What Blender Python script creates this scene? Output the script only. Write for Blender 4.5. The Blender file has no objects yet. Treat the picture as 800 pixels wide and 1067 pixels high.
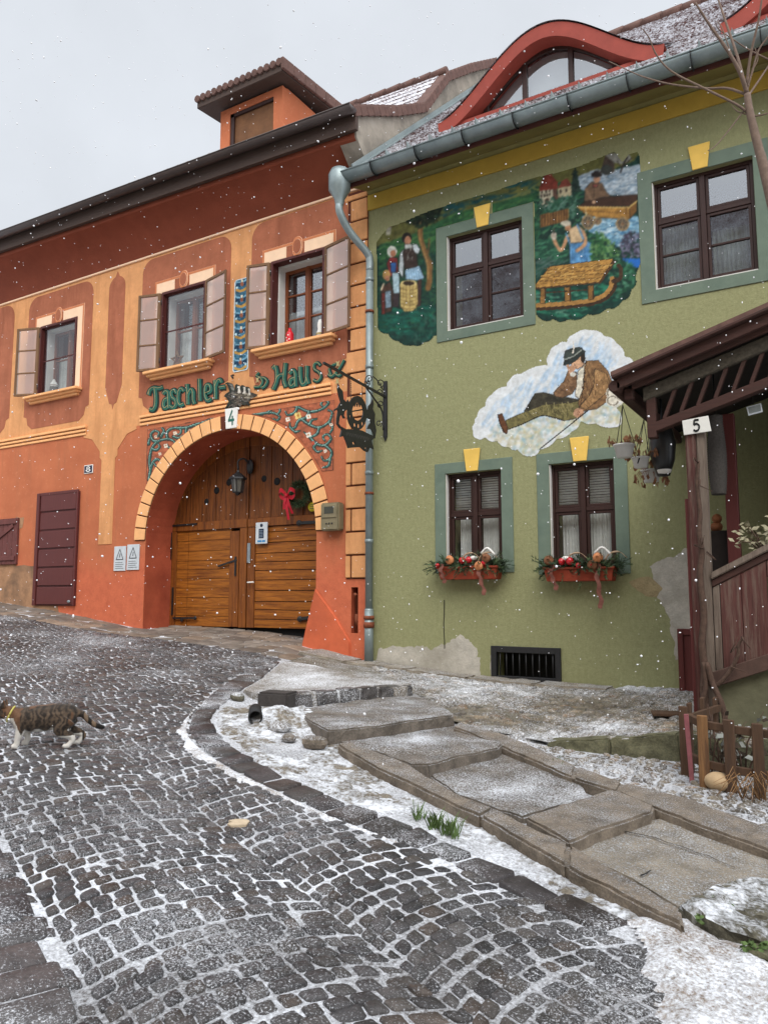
import bpy, bmesh, math, random
import numpy as np
from mathutils import Vector, Matrix, geometry

random.seed(7); RNG = np.random.default_rng(7)
sc = bpy.context.scene
COL = sc.collection

# ------------------------------------------------------------------ camera and the survey of the place
FPX, PITCH, YAW = 800.0, math.radians(6.3), math.radians(31.2)
CAM = np.array([0.0, -9.5, 1.6])
_fh = np.array([-math.sin(YAW), math.cos(YAW), 0]); _R = np.array([math.cos(YAW), math.sin(YAW), 0]); _z = np.array([0, 0, 1.0])
_F = math.cos(PITCH) * _fh + math.sin(PITCH) * _z
_U = -math.sin(PITCH) * _fh + math.cos(PITCH) * _z
def ray(px, py): return ((px - 400) / FPX) * _R + ((533.5 - py) / FPX) * _U + _F
def F(px, py, y=0.0):
    """sighted point on the vertical plane Y=y -> (X, Z)"""
    d = ray(px, py); p = CAM + d * ((y - CAM[1]) / d[1]); return (float(p[0]), float(p[2]))
def FX(px, py, x):
    d = ray(px, py); p = CAM + d * ((x - CAM[0]) / d[0]); return (float(p[1]), float(p[2]))
def proj(X, Y, Z):
    x, y, z = X - CAM[0], Y - CAM[1], Z - CAM[2]
    a = x * _R[0] + y * _R[1] + z * _R[2]; b = x * _U[0] + y * _U[1] + z * _U[2]; c = x * _F[0] + y * _F[1] + z * _F[2]
    return 400 + FPX * a / c, 533.5 - FPX * b / c
_cx = [-40, -15, -12.6, -10.7, -8.9, -7.2, -6.0, -4.0, -3.2, -1.8, 0, 30]
_cz = [.0, .09, .03, -.06, .02, .03, -.09, -.08, -.02, .06, .0, .0]
def H(X, Y):
    """street surface height"""
    X = np.asarray(X, float); Y = np.asarray(Y, float)
    s = np.clip((Y + 2.0) / 2.0, 0, 1); s = s * s * (3 - 2 * s)
    return -.074 * X + .032 * (Y + 9.5) + np.interp(X, _cx, _cz) * s
def G(px, py, dz=0.0):
    d = ray(px, py); corr = 0.0
    for _ in range(8):
        t = (CAM[2] - dz - corr) / (-.074 * d[0] + .032 * d[1] - d[2]); p = CAM + d * t
        corr = float(H(p[0], p[1])) - (-.074 * p[0] + .032 * (p[1] + 9.5))
    return (float(p[0]), float(p[1]), float(H(p[0], p[1])) + dz)

# ------------------------------------------------------------------ small maths
def s2l(c):
    c = np.asarray(c, float)
    return np.where(c <= .04045, c / 12.92, ((c + .055) / 1.055) ** 2.4)
def rgb(r, g, b, k=1.0): return tuple(float(v) * k for v in s2l(np.array([r, g, b]) / 255.0)) + (1.0,)
def vnoise(u, v, seed=0):
    iu = np.floor(u).astype(np.int64); iv = np.floor(v).astype(np.int64); fu = u - iu; fv = v - iv
    fu = fu * fu * (3 - 2 * fu); fv = fv * fv * (3 - 2 * fv)
    def h(a, b):
        n = (a * 374761393 + b * 668265263 + seed * 982451653) & 0x7fffffff
        n = ((n ^ (n >> 13)) * 1274126177) & 0x7fffffff
        return ((n ^ (n >> 16)) & 0xffff) / 65535.0
    return (h(iu, iv) * (1 - fu) + h(iu + 1, iv) * fu) * (1 - fv) + (h(iu, iv + 1) * (1 - fu) + h(iu + 1, iv + 1) * fu) * fv
def fbm(u, v, seed=0, o=4):
    r = 0; a = .5; t = 0
    for i in range(o): r = r + a * vnoise(u * 2 ** i, v * 2 ** i, seed + i * 17); t += a; a *= .55
    return r / t
def inpoly(x, y, P):
    x = np.asarray(x, float); y = np.asarray(y, float); r = np.zeros(x.shape, bool); n = len(P)
    for i in range(n):
        x1, y1 = P[i][0], P[i][1]; x2, y2 = P[(i + 1) % n][0], P[(i + 1) % n][1]
        if y1 == y2: continue
        c = ((y1 > y) != (y2 > y)) & (x < (x2 - x1) * (y - y1) / (y2 - y1) + x1); r ^= c
    return r
def segdist(x, y, pts, w0=1, w1=1):
    best = np.full(np.shape(x), 1e9); n = len(pts) - 1
    for i in range(n):
        ax, ay = pts[i]; bx, by = pts[i + 1]; dx, dy = bx - ax, by - ay; L = dx * dx + dy * dy + 1e-9
        t = np.clip(((x - ax) * dx + (y - ay) * dy) / L, 0, 1)
        d = np.hypot(x - ax - t * dx, y - ay - t * dy) / (w0 + (w1 - w0) * (i + t) / n); best = np.minimum(best, d)
    return best
def smooth(pts, n=6):
    """Catmull-Rom through pts"""
    P = [np.array(p, float) for p in pts]; P = [2 * P[0] - P[1]] + P + [2 * P[-1] - P[-2]]; out = []
    for i in range(1, len(P) - 2):
        for k in range(n):
            t = k / n
            out.append(.5 * (2 * P[i] + (P[i + 1] - P[i - 1]) * t + (2 * P[i - 1] - 5 * P[i] + 4 * P[i + 1] - P[i + 2]) * t * t + (3 * P[i] - P[i - 1] - 3 * P[i + 1] + P[i + 2]) * t ** 3))
    out.append(P[-2]); return [tuple(float(c) for c in p) for p in out]
def jag(pts, amp, step, seed=1):
    out = []; r = random.Random(seed); n = len(pts)
    for i in range(n):
        a = np.array(pts[i], float); b = np.array(pts[(i + 1) % n], float); L = np.linalg.norm(b - a); k = max(1, int(L / step))
        for j in range(k):
            p = a + (b - a) * j / k; out.append((p[0] + r.uniform(-amp, amp), p[1] + r.uniform(-amp, amp)))
    return out

# ------------------------------------------------------------------ materials
MATS = {}
def nt(name):
    m = bpy.data.materials.new(name); m.use_nodes = True; t = m.node_tree
    b = t.nodes['Principled BSDF']; return m, t, b
def N(t, kind, **kw):
    n = t.nodes.new(kind)
    for k, v in kw.items():
        if k.startswith('i_'): n.inputs[k[2:].replace('_', ' ')].default_value = v
        else: setattr(n, k, v)
    return n
def coords(t, scale=(1, 1, 1)):
    tc = N(t, 'ShaderNodeTexCoord'); mp = N(t, 'ShaderNodeMapping'); mp.inputs['Scale'].default_value = scale
    t.links.new(tc.outputs['Object'], mp.inputs['Vector']); return mp.outputs['Vector']
def noise(t, vec, scale, detail=5, rough=.6):
    n = N(t, 'ShaderNodeTexNoise'); n.inputs['Scale'].default_value = scale; n.inputs['Detail'].default_value = detail; n.inputs['Roughness'].default_value = rough
    t.links.new(vec, n.inputs['Vector']); return n.outputs['Fac']
def ramp(t, fac, a, b, ca=(0, 0, 0, 1), cb=(1, 1, 1, 1)):
    r = N(t, 'ShaderNodeValToRGB'); r.color_ramp.elements[0].position = a; r.color_ramp.elements[1].position = b
    r.color_ramp.elements[0].color = ca; r.color_ramp.elements[1].color = cb; t.links.new(fac, r.inputs['Fac']); return r.outputs['Color']
def mix(t, fac, a, b, mode='MIX'):
    m = N(t, 'ShaderNodeMix', data_type='RGBA', blend_type=mode)
    for s, v in ((0, fac), (6, a), (7, b)):
        if hasattr(v, 'is_linked'): t.links.new(v, m.inputs[s])
        else: m.inputs[s].default_value = v
    return m.outputs[2]
def bump(t, b, h, strength, dist=.01):
    n = N(t, 'ShaderNodeBump'); n.inputs['Strength'].default_value = strength; n.inputs['Distance'].default_value = dist
    t.links.new(h, n.inputs['Height']); t.links.new(n.outputs['Normal'], b.inputs['Normal'])
def mul(c, k): return (c[0] * k, c[1] * k, c[2] * k, 1)

def M(name, c, var=.2, scale=5, rough=.75, bmp=.15, bs=60, spec=.3, metal=0, stain=None, st=(.55, .75), stscale=(1, 1, 1), sts=1.5, bd=.008, aniso=(1, 1, 1), grime=.0):
    """one general weathered material: base colour with mottling, optional stains, fine bump"""
    if name in MATS: return MATS[name]
    m, t, b = nt(name); v = coords(t, aniso)
    col = mix(t, ramp(t, noise(t, v, scale, 7, .65), .3, .7), mul(c, 1 - var), mul(c, 1 + var))
    if grime: col = mix(t, ramp(t, noise(t, v, scale * 7, 8, .75), .5, .72), col, mul(c, 1 - grime))
    if stain:
        sv = coords(t, stscale); col = mix(t, ramp(t, noise(t, sv, sts, 8, .65), st[0], st[1]), col, stain)
    if hasattr(col, 'is_linked'): t.links.new(col, b.inputs['Base Color'])
    b.inputs['Roughness'].default_value = rough; b.inputs['Specular IOR Level'].default_value = spec; b.inputs['Metallic'].default_value = metal
    if bmp: bump(t, b, noise(t, v, bs, 6, .7), bmp, bd)
    MATS[name] = m; return m

def snowmix(name, c, var=.35, scale=3, amount=.5, width=.12, s1=2.0, s2=30.0, rough=.7, bmp=.5, attr=False, snow=(.8, .82, .86, 1), bs=45, fine=.55, bd=.012, updir=False):
    """ground material: wet base colour under broken snow; amount 0..1 = how much of it is white"""
    m, t, b = nt(name); v = coords(t)
    base = mix(t, ramp(t, noise(t, v, scale, 7, .65), .3, .7), mul(c, 1 - var), mul(c, 1 + var)); base = mix(t, ramp(t, noise(t, v, 75, 5, .7), .32, .68), mix(t, 1.0, base, (.62, .62, .62, 1), 'MULTIPLY'), mix(t, 1.0, base, (1.22, 1.2, 1.16, 1), 'MULTIPLY'))
    if attr:
        a = N(t, 'ShaderNodeVertexColor', layer_name='Col'); base = mix(t, 1.0, base, a.outputs['Color'], 'MULTIPLY')
        base = mix(t, 1.0, base, (2, 2, 2, 1), 'MULTIPLY')
    base = mix(t, noise(t, v, 70, 6, .75), mul((.55, .55, .55), 1), (1.25, 1.25, 1.25, 1)) if False else base
    fine_n = noise(t, v, s2, 7, .75); big = noise(t, v, s1, 5, .6)
    w = N(t, 'ShaderNodeMath', operation='MULTIPLY'); w.inputs[1].default_value = fine; t.links.new(fine_n, w.inputs[0])
    w2 = N(t, 'ShaderNodeMath', operation='MULTIPLY_ADD'); w2.inputs[1].default_value = 1 - fine; t.links.new(big, w2.inputs[0]); t.links.new(w.outputs[0], w2.inputs[2])
    th = .5 + (.5 - amount) * .5
    mask = ramp(t, w2.outputs[0], th - width / 2, th + width / 2)
    if updir: ge = N(t, 'ShaderNodeNewGeometry'); sz = N(t, 'ShaderNodeSeparateXYZ'); t.links.new(ge.outputs['True Normal'], sz.inputs[0])     # snow only settles on upward faces
    if updir: up = ramp(t, sz.outputs['Z'], .45, .8); mask = mix(t, 1.0, mask, up, 'MULTIPLY')
    grain = mix(t, noise(t, v, 220, 4, .8), mul(snow, .8), mul(snow, 1.08))
    col = mix(t, mask, base, grain); t.links.new(col, b.inputs['Base Color'])
    rr = N(t, 'ShaderNodeMapRange'); rr.inputs['To Min'].default_value = rough; rr.inputs['To Max'].default_value = .9
    t.links.new(mask, rr.inputs['Value']); t.links.new(rr.outputs[0], b.inputs['Roughness']); b.inputs['Specular IOR Level'].default_value = .35
    hh = mix(t, .35, noise(t, v, bs, 8, .75), mask); bump(t, b, hh, bmp, bd); MATS[name] = m; return m

def wood(name, c, axis='z', var=.35, rough=.65, bmp=.35, stain=None, st=(.5, .7), spec=.3):
    """grain runs along axis"""
    m, t, b = nt(name); sc_ = {'x': (.6, 9, 9), 'y': (9, .6, 9), 'z': (9, 9, .6)}[axis]
    v = coords(t, sc_); n = noise(t, v, 6, 8, .65); n2 = noise(t, coords(t), 1.7, 5)
    col = mix(t, ramp(t, n, .3, .72), mul(c, 1 - var), mul(c, 1 + var)); col = mix(t, n2, mul(c, 1 - var), col, 'MIX')
    if stain: col = mix(t, ramp(t, noise(t, coords(t, tuple(x * .25 for x in sc_)), 9, 8, .75), st[0], st[1]), col, stain)
    t.links.new(col, b.inputs['Base Color']); b.inputs['Roughness'].default_value = rough; b.inputs['Specular IOR Level'].default_value = spec
    bump(t, b, n, bmp, .006); MATS[name] = m; return m

def glass(name, ior=2.0, tint=(.75, .8, .8, 1), rough=.02):
    m, t, b = nt(name); t.nodes.remove(b); out = t.nodes['Material Output']
    fr = N(t, 'ShaderNodeFresnel'); ge = N(t, 'ShaderNodeNewGeometry'); mr_ = N(t, 'ShaderNodeMapRange'); mr_.inputs['To Min'].default_value = ior; mr_.inputs['To Max'].default_value = 1 / ior; t.links.new(ge.outputs['Backfacing'], mr_.inputs['Value']); t.links.new(mr_.outputs[0], fr.inputs['IOR'])
    gl = N(t, 'ShaderNodeBsdfGlossy'); gl.inputs['Roughness'].default_value = rough; gl.inputs['Color'].default_value = (.95, .97, 1, 1)
    tr = N(t, 'ShaderNodeBsdfTransparent'); tr.inputs['Color'].default_value = tint
    bp = N(t, 'ShaderNodeBump'); bp.inputs['Strength'].default_value = .04; bp.inputs['Distance'].default_value = .02
    t.links.new(noise(t, coords(t), 2.2, 2), bp.inputs['Height']); t.links.new(bp.outputs['Normal'], gl.inputs['Normal'])
    mx = N(t, 'ShaderNodeMixShader'); t.links.new(fr.outputs[0], mx.inputs[0]); t.links.new(tr.outputs[0], mx.inputs[1]); t.links.new(gl.outputs[0], mx.inputs[2])
    t.links.new(mx.outputs[0], out.inputs['Surface']); MATS[name] = m; return m

def painted(name, rough=.75, bmp=.25):
    m, t, b = nt(name); a = N(t, 'ShaderNodeVertexColor', layer_name='Col'); v = coords(t)
    col = mix(t, ramp(t, noise(t, v, 14, 8, .7), .35, .75), a.outputs['Color'], mix(t, 1.0, a.outputs['Color'], (.72, .7, .66, 1), 'MULTIPLY'))
    t.links.new(col, b.inputs['Base Color']); b.inputs['Roughness'].default_value = rough; b.inputs['Specular IOR Level'].default_value = .25
    bump(t, b, noise(t, v, 70, 6, .7), bmp, .006); MATS[name] = m; return m

# ------------------------------------------------------------------ mesh building
class MB:
    def __init__(s): s.v = []; s.f = []; s.m = []; s.sm = []
    def add(s, vs, fs, mi=0, smooth=False):
        o = len(s.v); s.v += [tuple(float(c) for c in p) for p in vs]
        for f in fs: s.f.append([o + i for i in f]); s.m.append(mi); s.sm.append(smooth)
        return s
    def box(s, x0, x1, y0, y1, z0, z1, mi=0):
        v = [(x0, y0, z0), (x1, y0, z0), (x1, y1, z0), (x0, y1, z0), (x0, y0, z1), (x1, y0, z1), (x1, y1, z1), (x0, y1, z1)]
        return s.add(v, [(0, 3, 2, 1), (4, 5, 6, 7), (0, 1, 5, 4), (1, 2, 6, 5), (2, 3, 7, 6), (3, 0, 4, 7)], mi)
    def obox(s, c, ax, hx, hy, hz, mi=0, az=None):
        """box about c; ax = its long axis, az = up hint"""
        a = Vector(ax).normalized(); u = Vector(az or (0, 0, 1)); b = u.cross(a)
        if b.length < 1e-5: b = Vector((0, 1, 0)).cross(a)
        b.normalize(); u = a.cross(b); c = Vector(c); v = []
        for k in (-1, 1):
            for i, j in ((-1, -1), (1, -1), (1, 1), (-1, 1)): v.append(c + a * hx * i + b * hy * j + u * hz * k)
        return s.add(v, [(0, 3, 2, 1), (4, 5, 6, 7), (0, 1, 5, 4), (1, 2, 6, 5), (2, 3, 7, 6), (3, 0, 4, 7)], mi)
    def bar(s, p, q, w, h, mi=0, up=None):
        p = Vector(p); q = Vector(q); return s.obox((p + q) / 2, q - p, (q - p).length / 2, w / 2, h / 2, mi, up)
    def prism(s, top, bottom_z=None, off=None, mi=0, side=None):
        """polygon top (3D points) with its sides dropped to bottom_z or by off"""
        n = len(top); T = [tuple(p) for p in top]
        B = [(p[0], p[1], bottom_z) for p in T] if bottom_z is not None else [(p[0] + off[0], p[1] + off[1], p[2] + off[2]) for p in T]
        tri = geometry.tessellate_polygon([[Vector((p[0], p[1], 0)) for p in T]]) if abs((off or (0, 0, 1))[2]) > 1e-9 or bottom_z is not None else geometry.tessellate_polygon([[Vector(p) for p in T]])
        s.add(T + B, [tuple(t) for t in tri], mi); o = len(s.v) - 2 * n
        for t in tri: s.f.append([o + n + i for i in reversed(t)]); s.m.append(mi); s.sm.append(False)
        for i in range(n):
            j = (i + 1) % n; s.f.append([o + i, o + j, o + n + j, o + n + i]); s.m.append(mi if side is None else side); s.sm.append(False)
        return s
    def slab(s, outer, y0, y1, holes=(), mi=0, hole_mi=None, fn=None):
        """flat polygon in X,Z (with holes), front face at y0, back at y1; fn maps (a, b, depth) -> 3D"""
        fn = fn or (lambda a, b, y: (a, y, b)); loops = [list(outer)] + [list(h) for h in holes]
        pts = []; edges = []; faces = []
        for L in loops:
            o = len(pts); pts += [Vector((p[0], p[1])) for p in L]; edges += [(o + i, o + (i + 1) % len(L)) for i in range(len(L))]
        r = geometry.delaunay_2d_cdt(pts, edges, [], 2 if holes else 1, 1e-6)
        vs = [(p[0], p[1]) for p in r[0]]; n = len(vs); T = [tuple(f) for f in r[2]]
        if holes:
            cx = np.array([sum(vs[i][0] for i in f) / len(f) for f in T]); cy = np.array([sum(vs[i][1] for i in f) / len(f) for f in T]); bad = np.zeros(len(T), bool)
            for h in holes: bad |= inpoly(cx, cy, list(h))
            T = [f for f, q in zip(T, bad) if not q]
        s.add([fn(a, b, y0) for a, b in vs], T, mi)
        if y1 is not None and y1 != y0:
            s.add([fn(a, b, y1) for a, b in vs], [tuple(reversed(f)) for f in T], mi)
            for li, L in enumerate(loops):
                k = len(L); m2 = hole_mi if (li and hole_mi is not None) else mi
                s.add([fn(a, b, y0) for a, b in L] + [fn(a, b, y1) for a, b in L], [(i, (i + 1) % k, k + (i + 1) % k, k + i) for i in range(k)], m2)
        return s
    def tube(s, pts, r, n=8, mi=0, cap=True, sm=True):
        P = [Vector(p) for p in pts]; R = r if isinstance(r, (list, tuple)) else [r] * len(P); o = len(s.v); ref = None
        for i, p in enumerate(P):
            d = (P[min(i + 1, len(P) - 1)] - P[max(i - 1, 0)])
            if d.length < 1e-9: d = Vector((0, 0, 1))
            d.normalize()
            if ref is None: ref = d.orthogonal().normalized()
            else: ref = (ref - d * ref.dot(d)).normalized()
            b = d.cross(ref)
            for k in range(n):
                a = 2 * math.pi * k / n; s.v.append(tuple(p + (ref * math.cos(a) + b * math.sin(a)) * R[i]))
        for i in range(len(P) - 1):
            for k in range(n):
                s.f.append([o + i * n + k, o + i * n + (k + 1) % n, o + (i + 1) * n + (k + 1) % n, o + (i + 1) * n + k]); s.m.append(mi); s.sm.append(sm)
        if cap:
            for q in (0, len(P) - 1):
                s.f.append([o + q * n + k for k in (range(n - 1, -1, -1) if q == 0 else range(n))]); s.m.append(mi); s.sm.append(False)
        return s
    def lathe(s, c, prof, n=16, mi=0, axis=(0, 0, 1), sm=True):
        """prof: (radius, height) list"""
        a = Vector(axis).normalized(); u = a.orthogonal().normalized(); b = a.cross(u); c = Vector(c); o = len(s.v)
        for r, h in prof:
            for k in range(n):
                t = 2 * math.pi * k / n; s.v.append(tuple(c + a * h + (u * math.cos(t) + b * math.sin(t)) * max(r, 1e-4)))
        for i in range(len(prof) - 1):
            for k in range(n):
                s.f.append([o + i * n + k, o + i * n + (k + 1) % n, o + (i + 1) * n + (k + 1) % n, o + (i + 1) * n + k]); s.m.append(mi); s.sm.append(sm)
        return s
    def ball(s, c, r, n=10, mi=0, sq=(1, 1, 1)):
        o = len(s.v); m = max(4, n // 2)
        for i in range(m + 1):
            t = math.pi * i / m
            for k in range(n):
                a = 2 * math.pi * k / n
                s.v.append((c[0] + r * sq[0] * math.sin(t) * math.cos(a), c[1] + r * sq[1] * math.sin(t) * math.sin(a), c[2] + r * sq[2] * math.cos(t)))
        for i in range(m):
            for k in range(n): s.f.append([o + i * n + k, o + i * n + (k + 1) % n, o + (i + 1) * n + (k + 1) % n, o + (i + 1) * n + k]); s.m.append(mi); s.sm.append(True)
        return s
    def ribbon(s, pts, w, fn, mi=0, w1=None):
        """flat calligraphic stroke; pts 2D, fn maps to 3D"""
        n = len(pts); L = []; Rr = []
        for i, p in enumerate(pts):
            a = np.array(pts[max(i - 1, 0)]); b = np.array(pts[min(i + 1, n - 1)]); d = b - a; d = d / (np.linalg.norm(d) + 1e-9)
            ww = (w + ((w1 if w1 is not None else w) - w) * i / max(1, n - 1)) / 2; q = np.array([-d[1], d[0]]) * ww
            L.append(fn(p[0] + q[0], p[1] + q[1])); Rr.append(fn(p[0] - q[0], p[1] - q[1]))
        return s.add(L + Rr, [(i, i + 1, n + i + 1, n + i) for i in range(n - 1)], mi)
    def build(s, name, mats, parent=None, bevel=0, seg=1, recalc=True, merge=False):
        me = bpy.data.meshes.new(name); me.from_pydata(s.v, [], s.f)
        mats = mats if isinstance(mats, (list, tuple)) else [mats]
        for m in mats: me.materials.append(m)
        me.polygons.foreach_set('material_index', s.m); me.polygons.foreach_set('use_smooth', s.sm)
        if recalc or bevel or merge:
            bm = bmesh.new(); bm.from_mesh(me)
            if merge or bevel: bmesh.ops.remove_doubles(bm, verts=bm.verts, dist=1e-5)
            if recalc: bmesh.ops.recalc_face_normals(bm, faces=bm.faces)
            if bevel:
                ed = [e for e in bm.edges if len(e.link_faces) == 2 and e.calc_face_angle(0) > .6]
                bmesh.ops.bevel(bm, geom=ed, offset=bevel, segments=seg, affect='EDGES', clamp_overlap=True)
            bm.to_mesh(me); bm.free()
        me.update(); return link(name, me, parent)
def link(name, me, parent=None):
    o = bpy.data.objects.new(name, me); COL.objects.link(o)
    if parent is not None:
        o.parent = parent
        if parent.type == 'EMPTY': o.matrix_parent_inverse = Matrix.Translation(-parent.location)
    return o
def tag(o, label=None, cat=None, group=None, kind=None):
    for k, v in (('label', label), ('category', cat), ('group', group), ('kind', kind)):
        if v: o[k] = v
    return o
def thing(name, loc, label, cat, group=None):
    o = bpy.data.objects.new(name, None); COL.objects.link(o); o.location = loc; o.empty_display_size = .2
    return tag(o, label, cat, group)
def npmesh(name, V, Fc, mats, parent=None, col=None, smoothf=True):
    """mesh from arrays; Fc (n,k) faces"""
    me = bpy.data.meshes.new(name); V = np.ascontiguousarray(V, np.float32)
    me.vertices.add(len(V)); me.vertices.foreach_set('co', V.ravel())
    tot = sum(f.size for f in Fc); npoly = sum(len(f) for f in Fc)
    me.loops.add(tot); me.polygons.add(npoly)
    me.loops.foreach_set('vertex_index', np.concatenate([f.ravel() for f in Fc]).astype(np.int32))
    sizes = np.concatenate([np.full(len(f), f.shape[1]) for f in Fc]); st = np.concatenate([[0], np.cumsum(sizes)[:-1]])
    me.polygons.foreach_set('loop_start', st.astype(np.int32))
    me.polygons.foreach_set('use_smooth', np.full(npoly, smoothf))
    for m in (mats if isinstance(mats, (list, tuple)) else [mats]): me.materials.append(m)
    if col is not None:
        a = me.color_attributes.new('Col', 'FLOAT_COLOR', 'POINT'); c = np.ones((len(V), 4), np.float32); c[:, :3] = col; a.data.foreach_set('color', c.ravel())
    me.update(calc_edges=True); me.validate(); return link(name, me, parent)

# ------------------------------------------------------------------ paint on plaster: colour laid down stroke by stroke on a fine sheet
class Paint:
    def __init__(s, x0, x1, z0, z1, step, y, seed=1):
        nx = int((x1 - x0) / step) + 1; nz = int((z1 - z0) / step) + 1
        s.X, s.Z = np.meshgrid(np.linspace(x0, x1, nx), np.linspace(z0, z1, nz)); s.y = y
        s.u, s.v = proj(s.X, np.full_like(s.X, y), s.Z); s.c = np.zeros(s.X.shape + (3,)); s.r = random.Random(seed)
        s.n1 = fbm(s.u * .35, s.v * .35, seed); s.n2 = fbm(s.u * .12, s.v * .9, seed + 5); s.mask = np.ones(s.X.shape, bool)
    def put(s, m, c, var=.25, a=1.0):
        c = np.array(c, float) / 255; k = 1 + var * 2 * (s.n1[m] - .5) + var * (s.n2[m] - .5)
        s.c[m] = s.c[m] * (1 - a) + np.clip(c[None] * k[:, None], 0, 1) * a
    ol = None
    def poly(s, P, c, var=.25, a=1.0):
        s.put(inpoly(s.u, s.v, P), c, var, a)
        if s.ol: s.line(list(P) + [P[0]], .85, s.ol, .1, a=.6)
    def soft(s, n):
        for _ in range(n):
            q = np.pad(s.c, ((1, 1), (1, 1), (0, 0)), 'edge'); s.c = (q[1:-1, 1:-1] * 4 + (q[:-2, 1:-1] + q[2:, 1:-1] + q[1:-1, :-2] + q[1:-1, 2:]) * 2 + q[:-2, :-2] + q[2:, 2:] + q[:-2, 2:] + q[2:, :-2]) / 16
    def ell(s, cx, cy, rx, ry, c, var=.2, a=1.0): s.put(((s.u - cx) / rx) ** 2 + ((s.v - cy) / ry) ** 2 < 1, c, var, a)
    def ring(s, cx, cy, rx, ry, w, c):
        q = np.sqrt(((s.u - cx) / rx) ** 2 + ((s.v - cy) / ry) ** 2); s.put(np.abs(q - 1) < w, c)
    def line(s, P, w, c, var=.2, w1=None, a=1.0): s.put(segdist(s.u, s.v, P, w / 2, (w1 if w1 is not None else w) / 2) < 1, c, var, a)
    def dabs(s, P, n, ln, w, cols, ang=0, spread=.5, a=.85):
        xs = [p[0] for p in P]; ys = [p[1] for p in P]; k = 0; tries = 0
        while k < n and tries < n * 20:
            tries += 1; x = s.r.uniform(min(xs), max(xs)); y = s.r.uniform(min(ys), max(ys))
            if not inpoly(np.array([x]), np.array([y]), P)[0]: continue
            t = math.radians(ang) + s.r.uniform(-spread, spread); l = ln * s.r.uniform(.5, 1.3)
            dx, dy = math.cos(t) * l / 2, math.sin(t) * l / 2; q = s.r.uniform(-.15, .15) * l
            P2 = [(x - dx, y - dy), (x + q * math.sin(t), y - q * math.cos(t)), (x + dx, y + dy)]
            b = (np.abs(s.u - x) < l + w + 1) & (np.abs(s.v - y) < l + w + 1); ii = np.nonzero(b)
            if len(ii[0]):
                m = segdist(s.u[ii], s.v[ii], P2, w / 2, w / 5) < 1; mm = np.zeros_like(b); mm[ii[0][m], ii[1][m]] = True
                s.put(mm, s.r.choice(cols), .15, a)
            k += 1
    def keep(s, P): s.mask &= inpoly(s.u, s.v, P)
    def cut(s, P): s.mask &= ~inpoly(s.u, s.v, P)
    def build(s, name, mat, parent, gain=1.0, blur=0):
        nz, nx = s.X.shape; I = np.arange(nz * nx).reshape(nz, nx)
        fm = s.mask[:-1, :-1] & s.mask[1:, :-1] & s.mask[:-1, 1:] & s.mask[1:, 1:]
        Fc = np.stack([I[:-1, :-1][fm], I[:-1, 1:][fm], I[1:, 1:][fm], I[1:, :-1][fm]], 1)
        us, inv = np.unique(Fc, return_inverse=True); Fc = inv.reshape(Fc.shape)
        V = np.stack([s.X.ravel()[us], np.full(len(us), s.y), s.Z.ravel()[us]], 1)
        k_ = s.c.copy()
        for _ in range(blur):
            q = np.pad(k_, ((1, 1), (1, 1), (0, 0)), 'edge'); k_ = (q[1:-1, 1:-1] * 4 + (q[:-2, 1:-1] + q[2:, 1:-1] + q[1:-1, :-2] + q[1:-1, 2:]) * 2 + q[:-2, :-2] + q[2:, 2:] + q[:-2, 2:] + q[2:, :-2]) / 16
        c = np.clip(s2l(k_.reshape(-1, 3)[us]) * gain, 0, .9)
        return npmesh(name, V, [Fc], mat, parent, c, False)
# ------------------------------------------------------------------ camera, daylight
cam = bpy.data.cameras.new('camera'); co = bpy.data.objects.new('camera', cam); COL.objects.link(co); sc.camera = co
co.location = CAM; co.rotation_euler = (math.pi / 2 + PITCH, 0, YAW)
cam.sensor_fit = 'VERTICAL'; cam.sensor_height = 24; cam.lens = 24 * FPX / 1067.0; cam.clip_start = .05; cam.clip_end = 2000
SUN_EL, SUN_AZ = math.radians(50), math.radians(32)      # veiled sun behind the viewer, a little to the right
sd = Vector((math.sin(SUN_AZ) * math.cos(SUN_EL), -math.cos(SUN_AZ) * math.cos(SUN_EL), math.sin(SUN_EL)))
w = bpy.data.worlds.new('World'); sc.world = w; w.use_nodes = True; t = w.node_tree
bg = t.nodes['Background']; sky = N(t, 'ShaderNodeTexSky', sky_type='NISHITA', sun_disc=False, sun_elevation=SUN_EL, sun_rotation=math.atan2(sd.x, sd.y), air_density=1.5, dust_density=3.0)
tc = N(t, 'ShaderNodeTexCoord'); sx = N(t, 'ShaderNodeSeparateXYZ'); t.links.new(tc.outputs['Generated'], sx.inputs[0])
dv = N(t, 'ShaderNodeVectorMath', operation='DOT_PRODUCT'); dv.inputs[1].default_value = sd; t.links.new(tc.outputs['Generated'], dv.inputs[0])
mr = N(t, 'ShaderNodeMapRange', interpolation_type='SMOOTHSTEP'); mr.inputs['From Min'].default_value = .05; mr.inputs['From Max'].default_value = .9
mr.inputs['To Min'].default_value = 6.5; mr.inputs['To Max'].default_value = 18.0; t.links.new(dv.outputs['Value'], mr.inputs['Value'])
cl = noise(t, tc.outputs['Generated'], 2.6, 6, .6)
clm = N(t, 'ShaderNodeMapRange'); clm.inputs['From Min'].default_value = .3; clm.inputs['From Max'].default_value = .72; clm.inputs['To Min'].default_value = .93; clm.inputs['To Max'].default_value = 1.07; t.links.new(cl, clm.inputs['Value'])
mm = N(t, 'ShaderNodeMath', operation='MULTIPLY'); t.links.new(mr.outputs[0], mm.inputs[0]); t.links.new(clm.outputs[0], mm.inputs[1])
gcol = mix(t, 1.0, (.94, .985, 1.05, 1), mm.outputs[0], 'MULTIPLY')
scol = mix(t, .93, sky.outputs['Color'], gcol); t.links.new(scol, bg.inputs['Color']); bg.inputs['Strength'].default_value = .1
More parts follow.
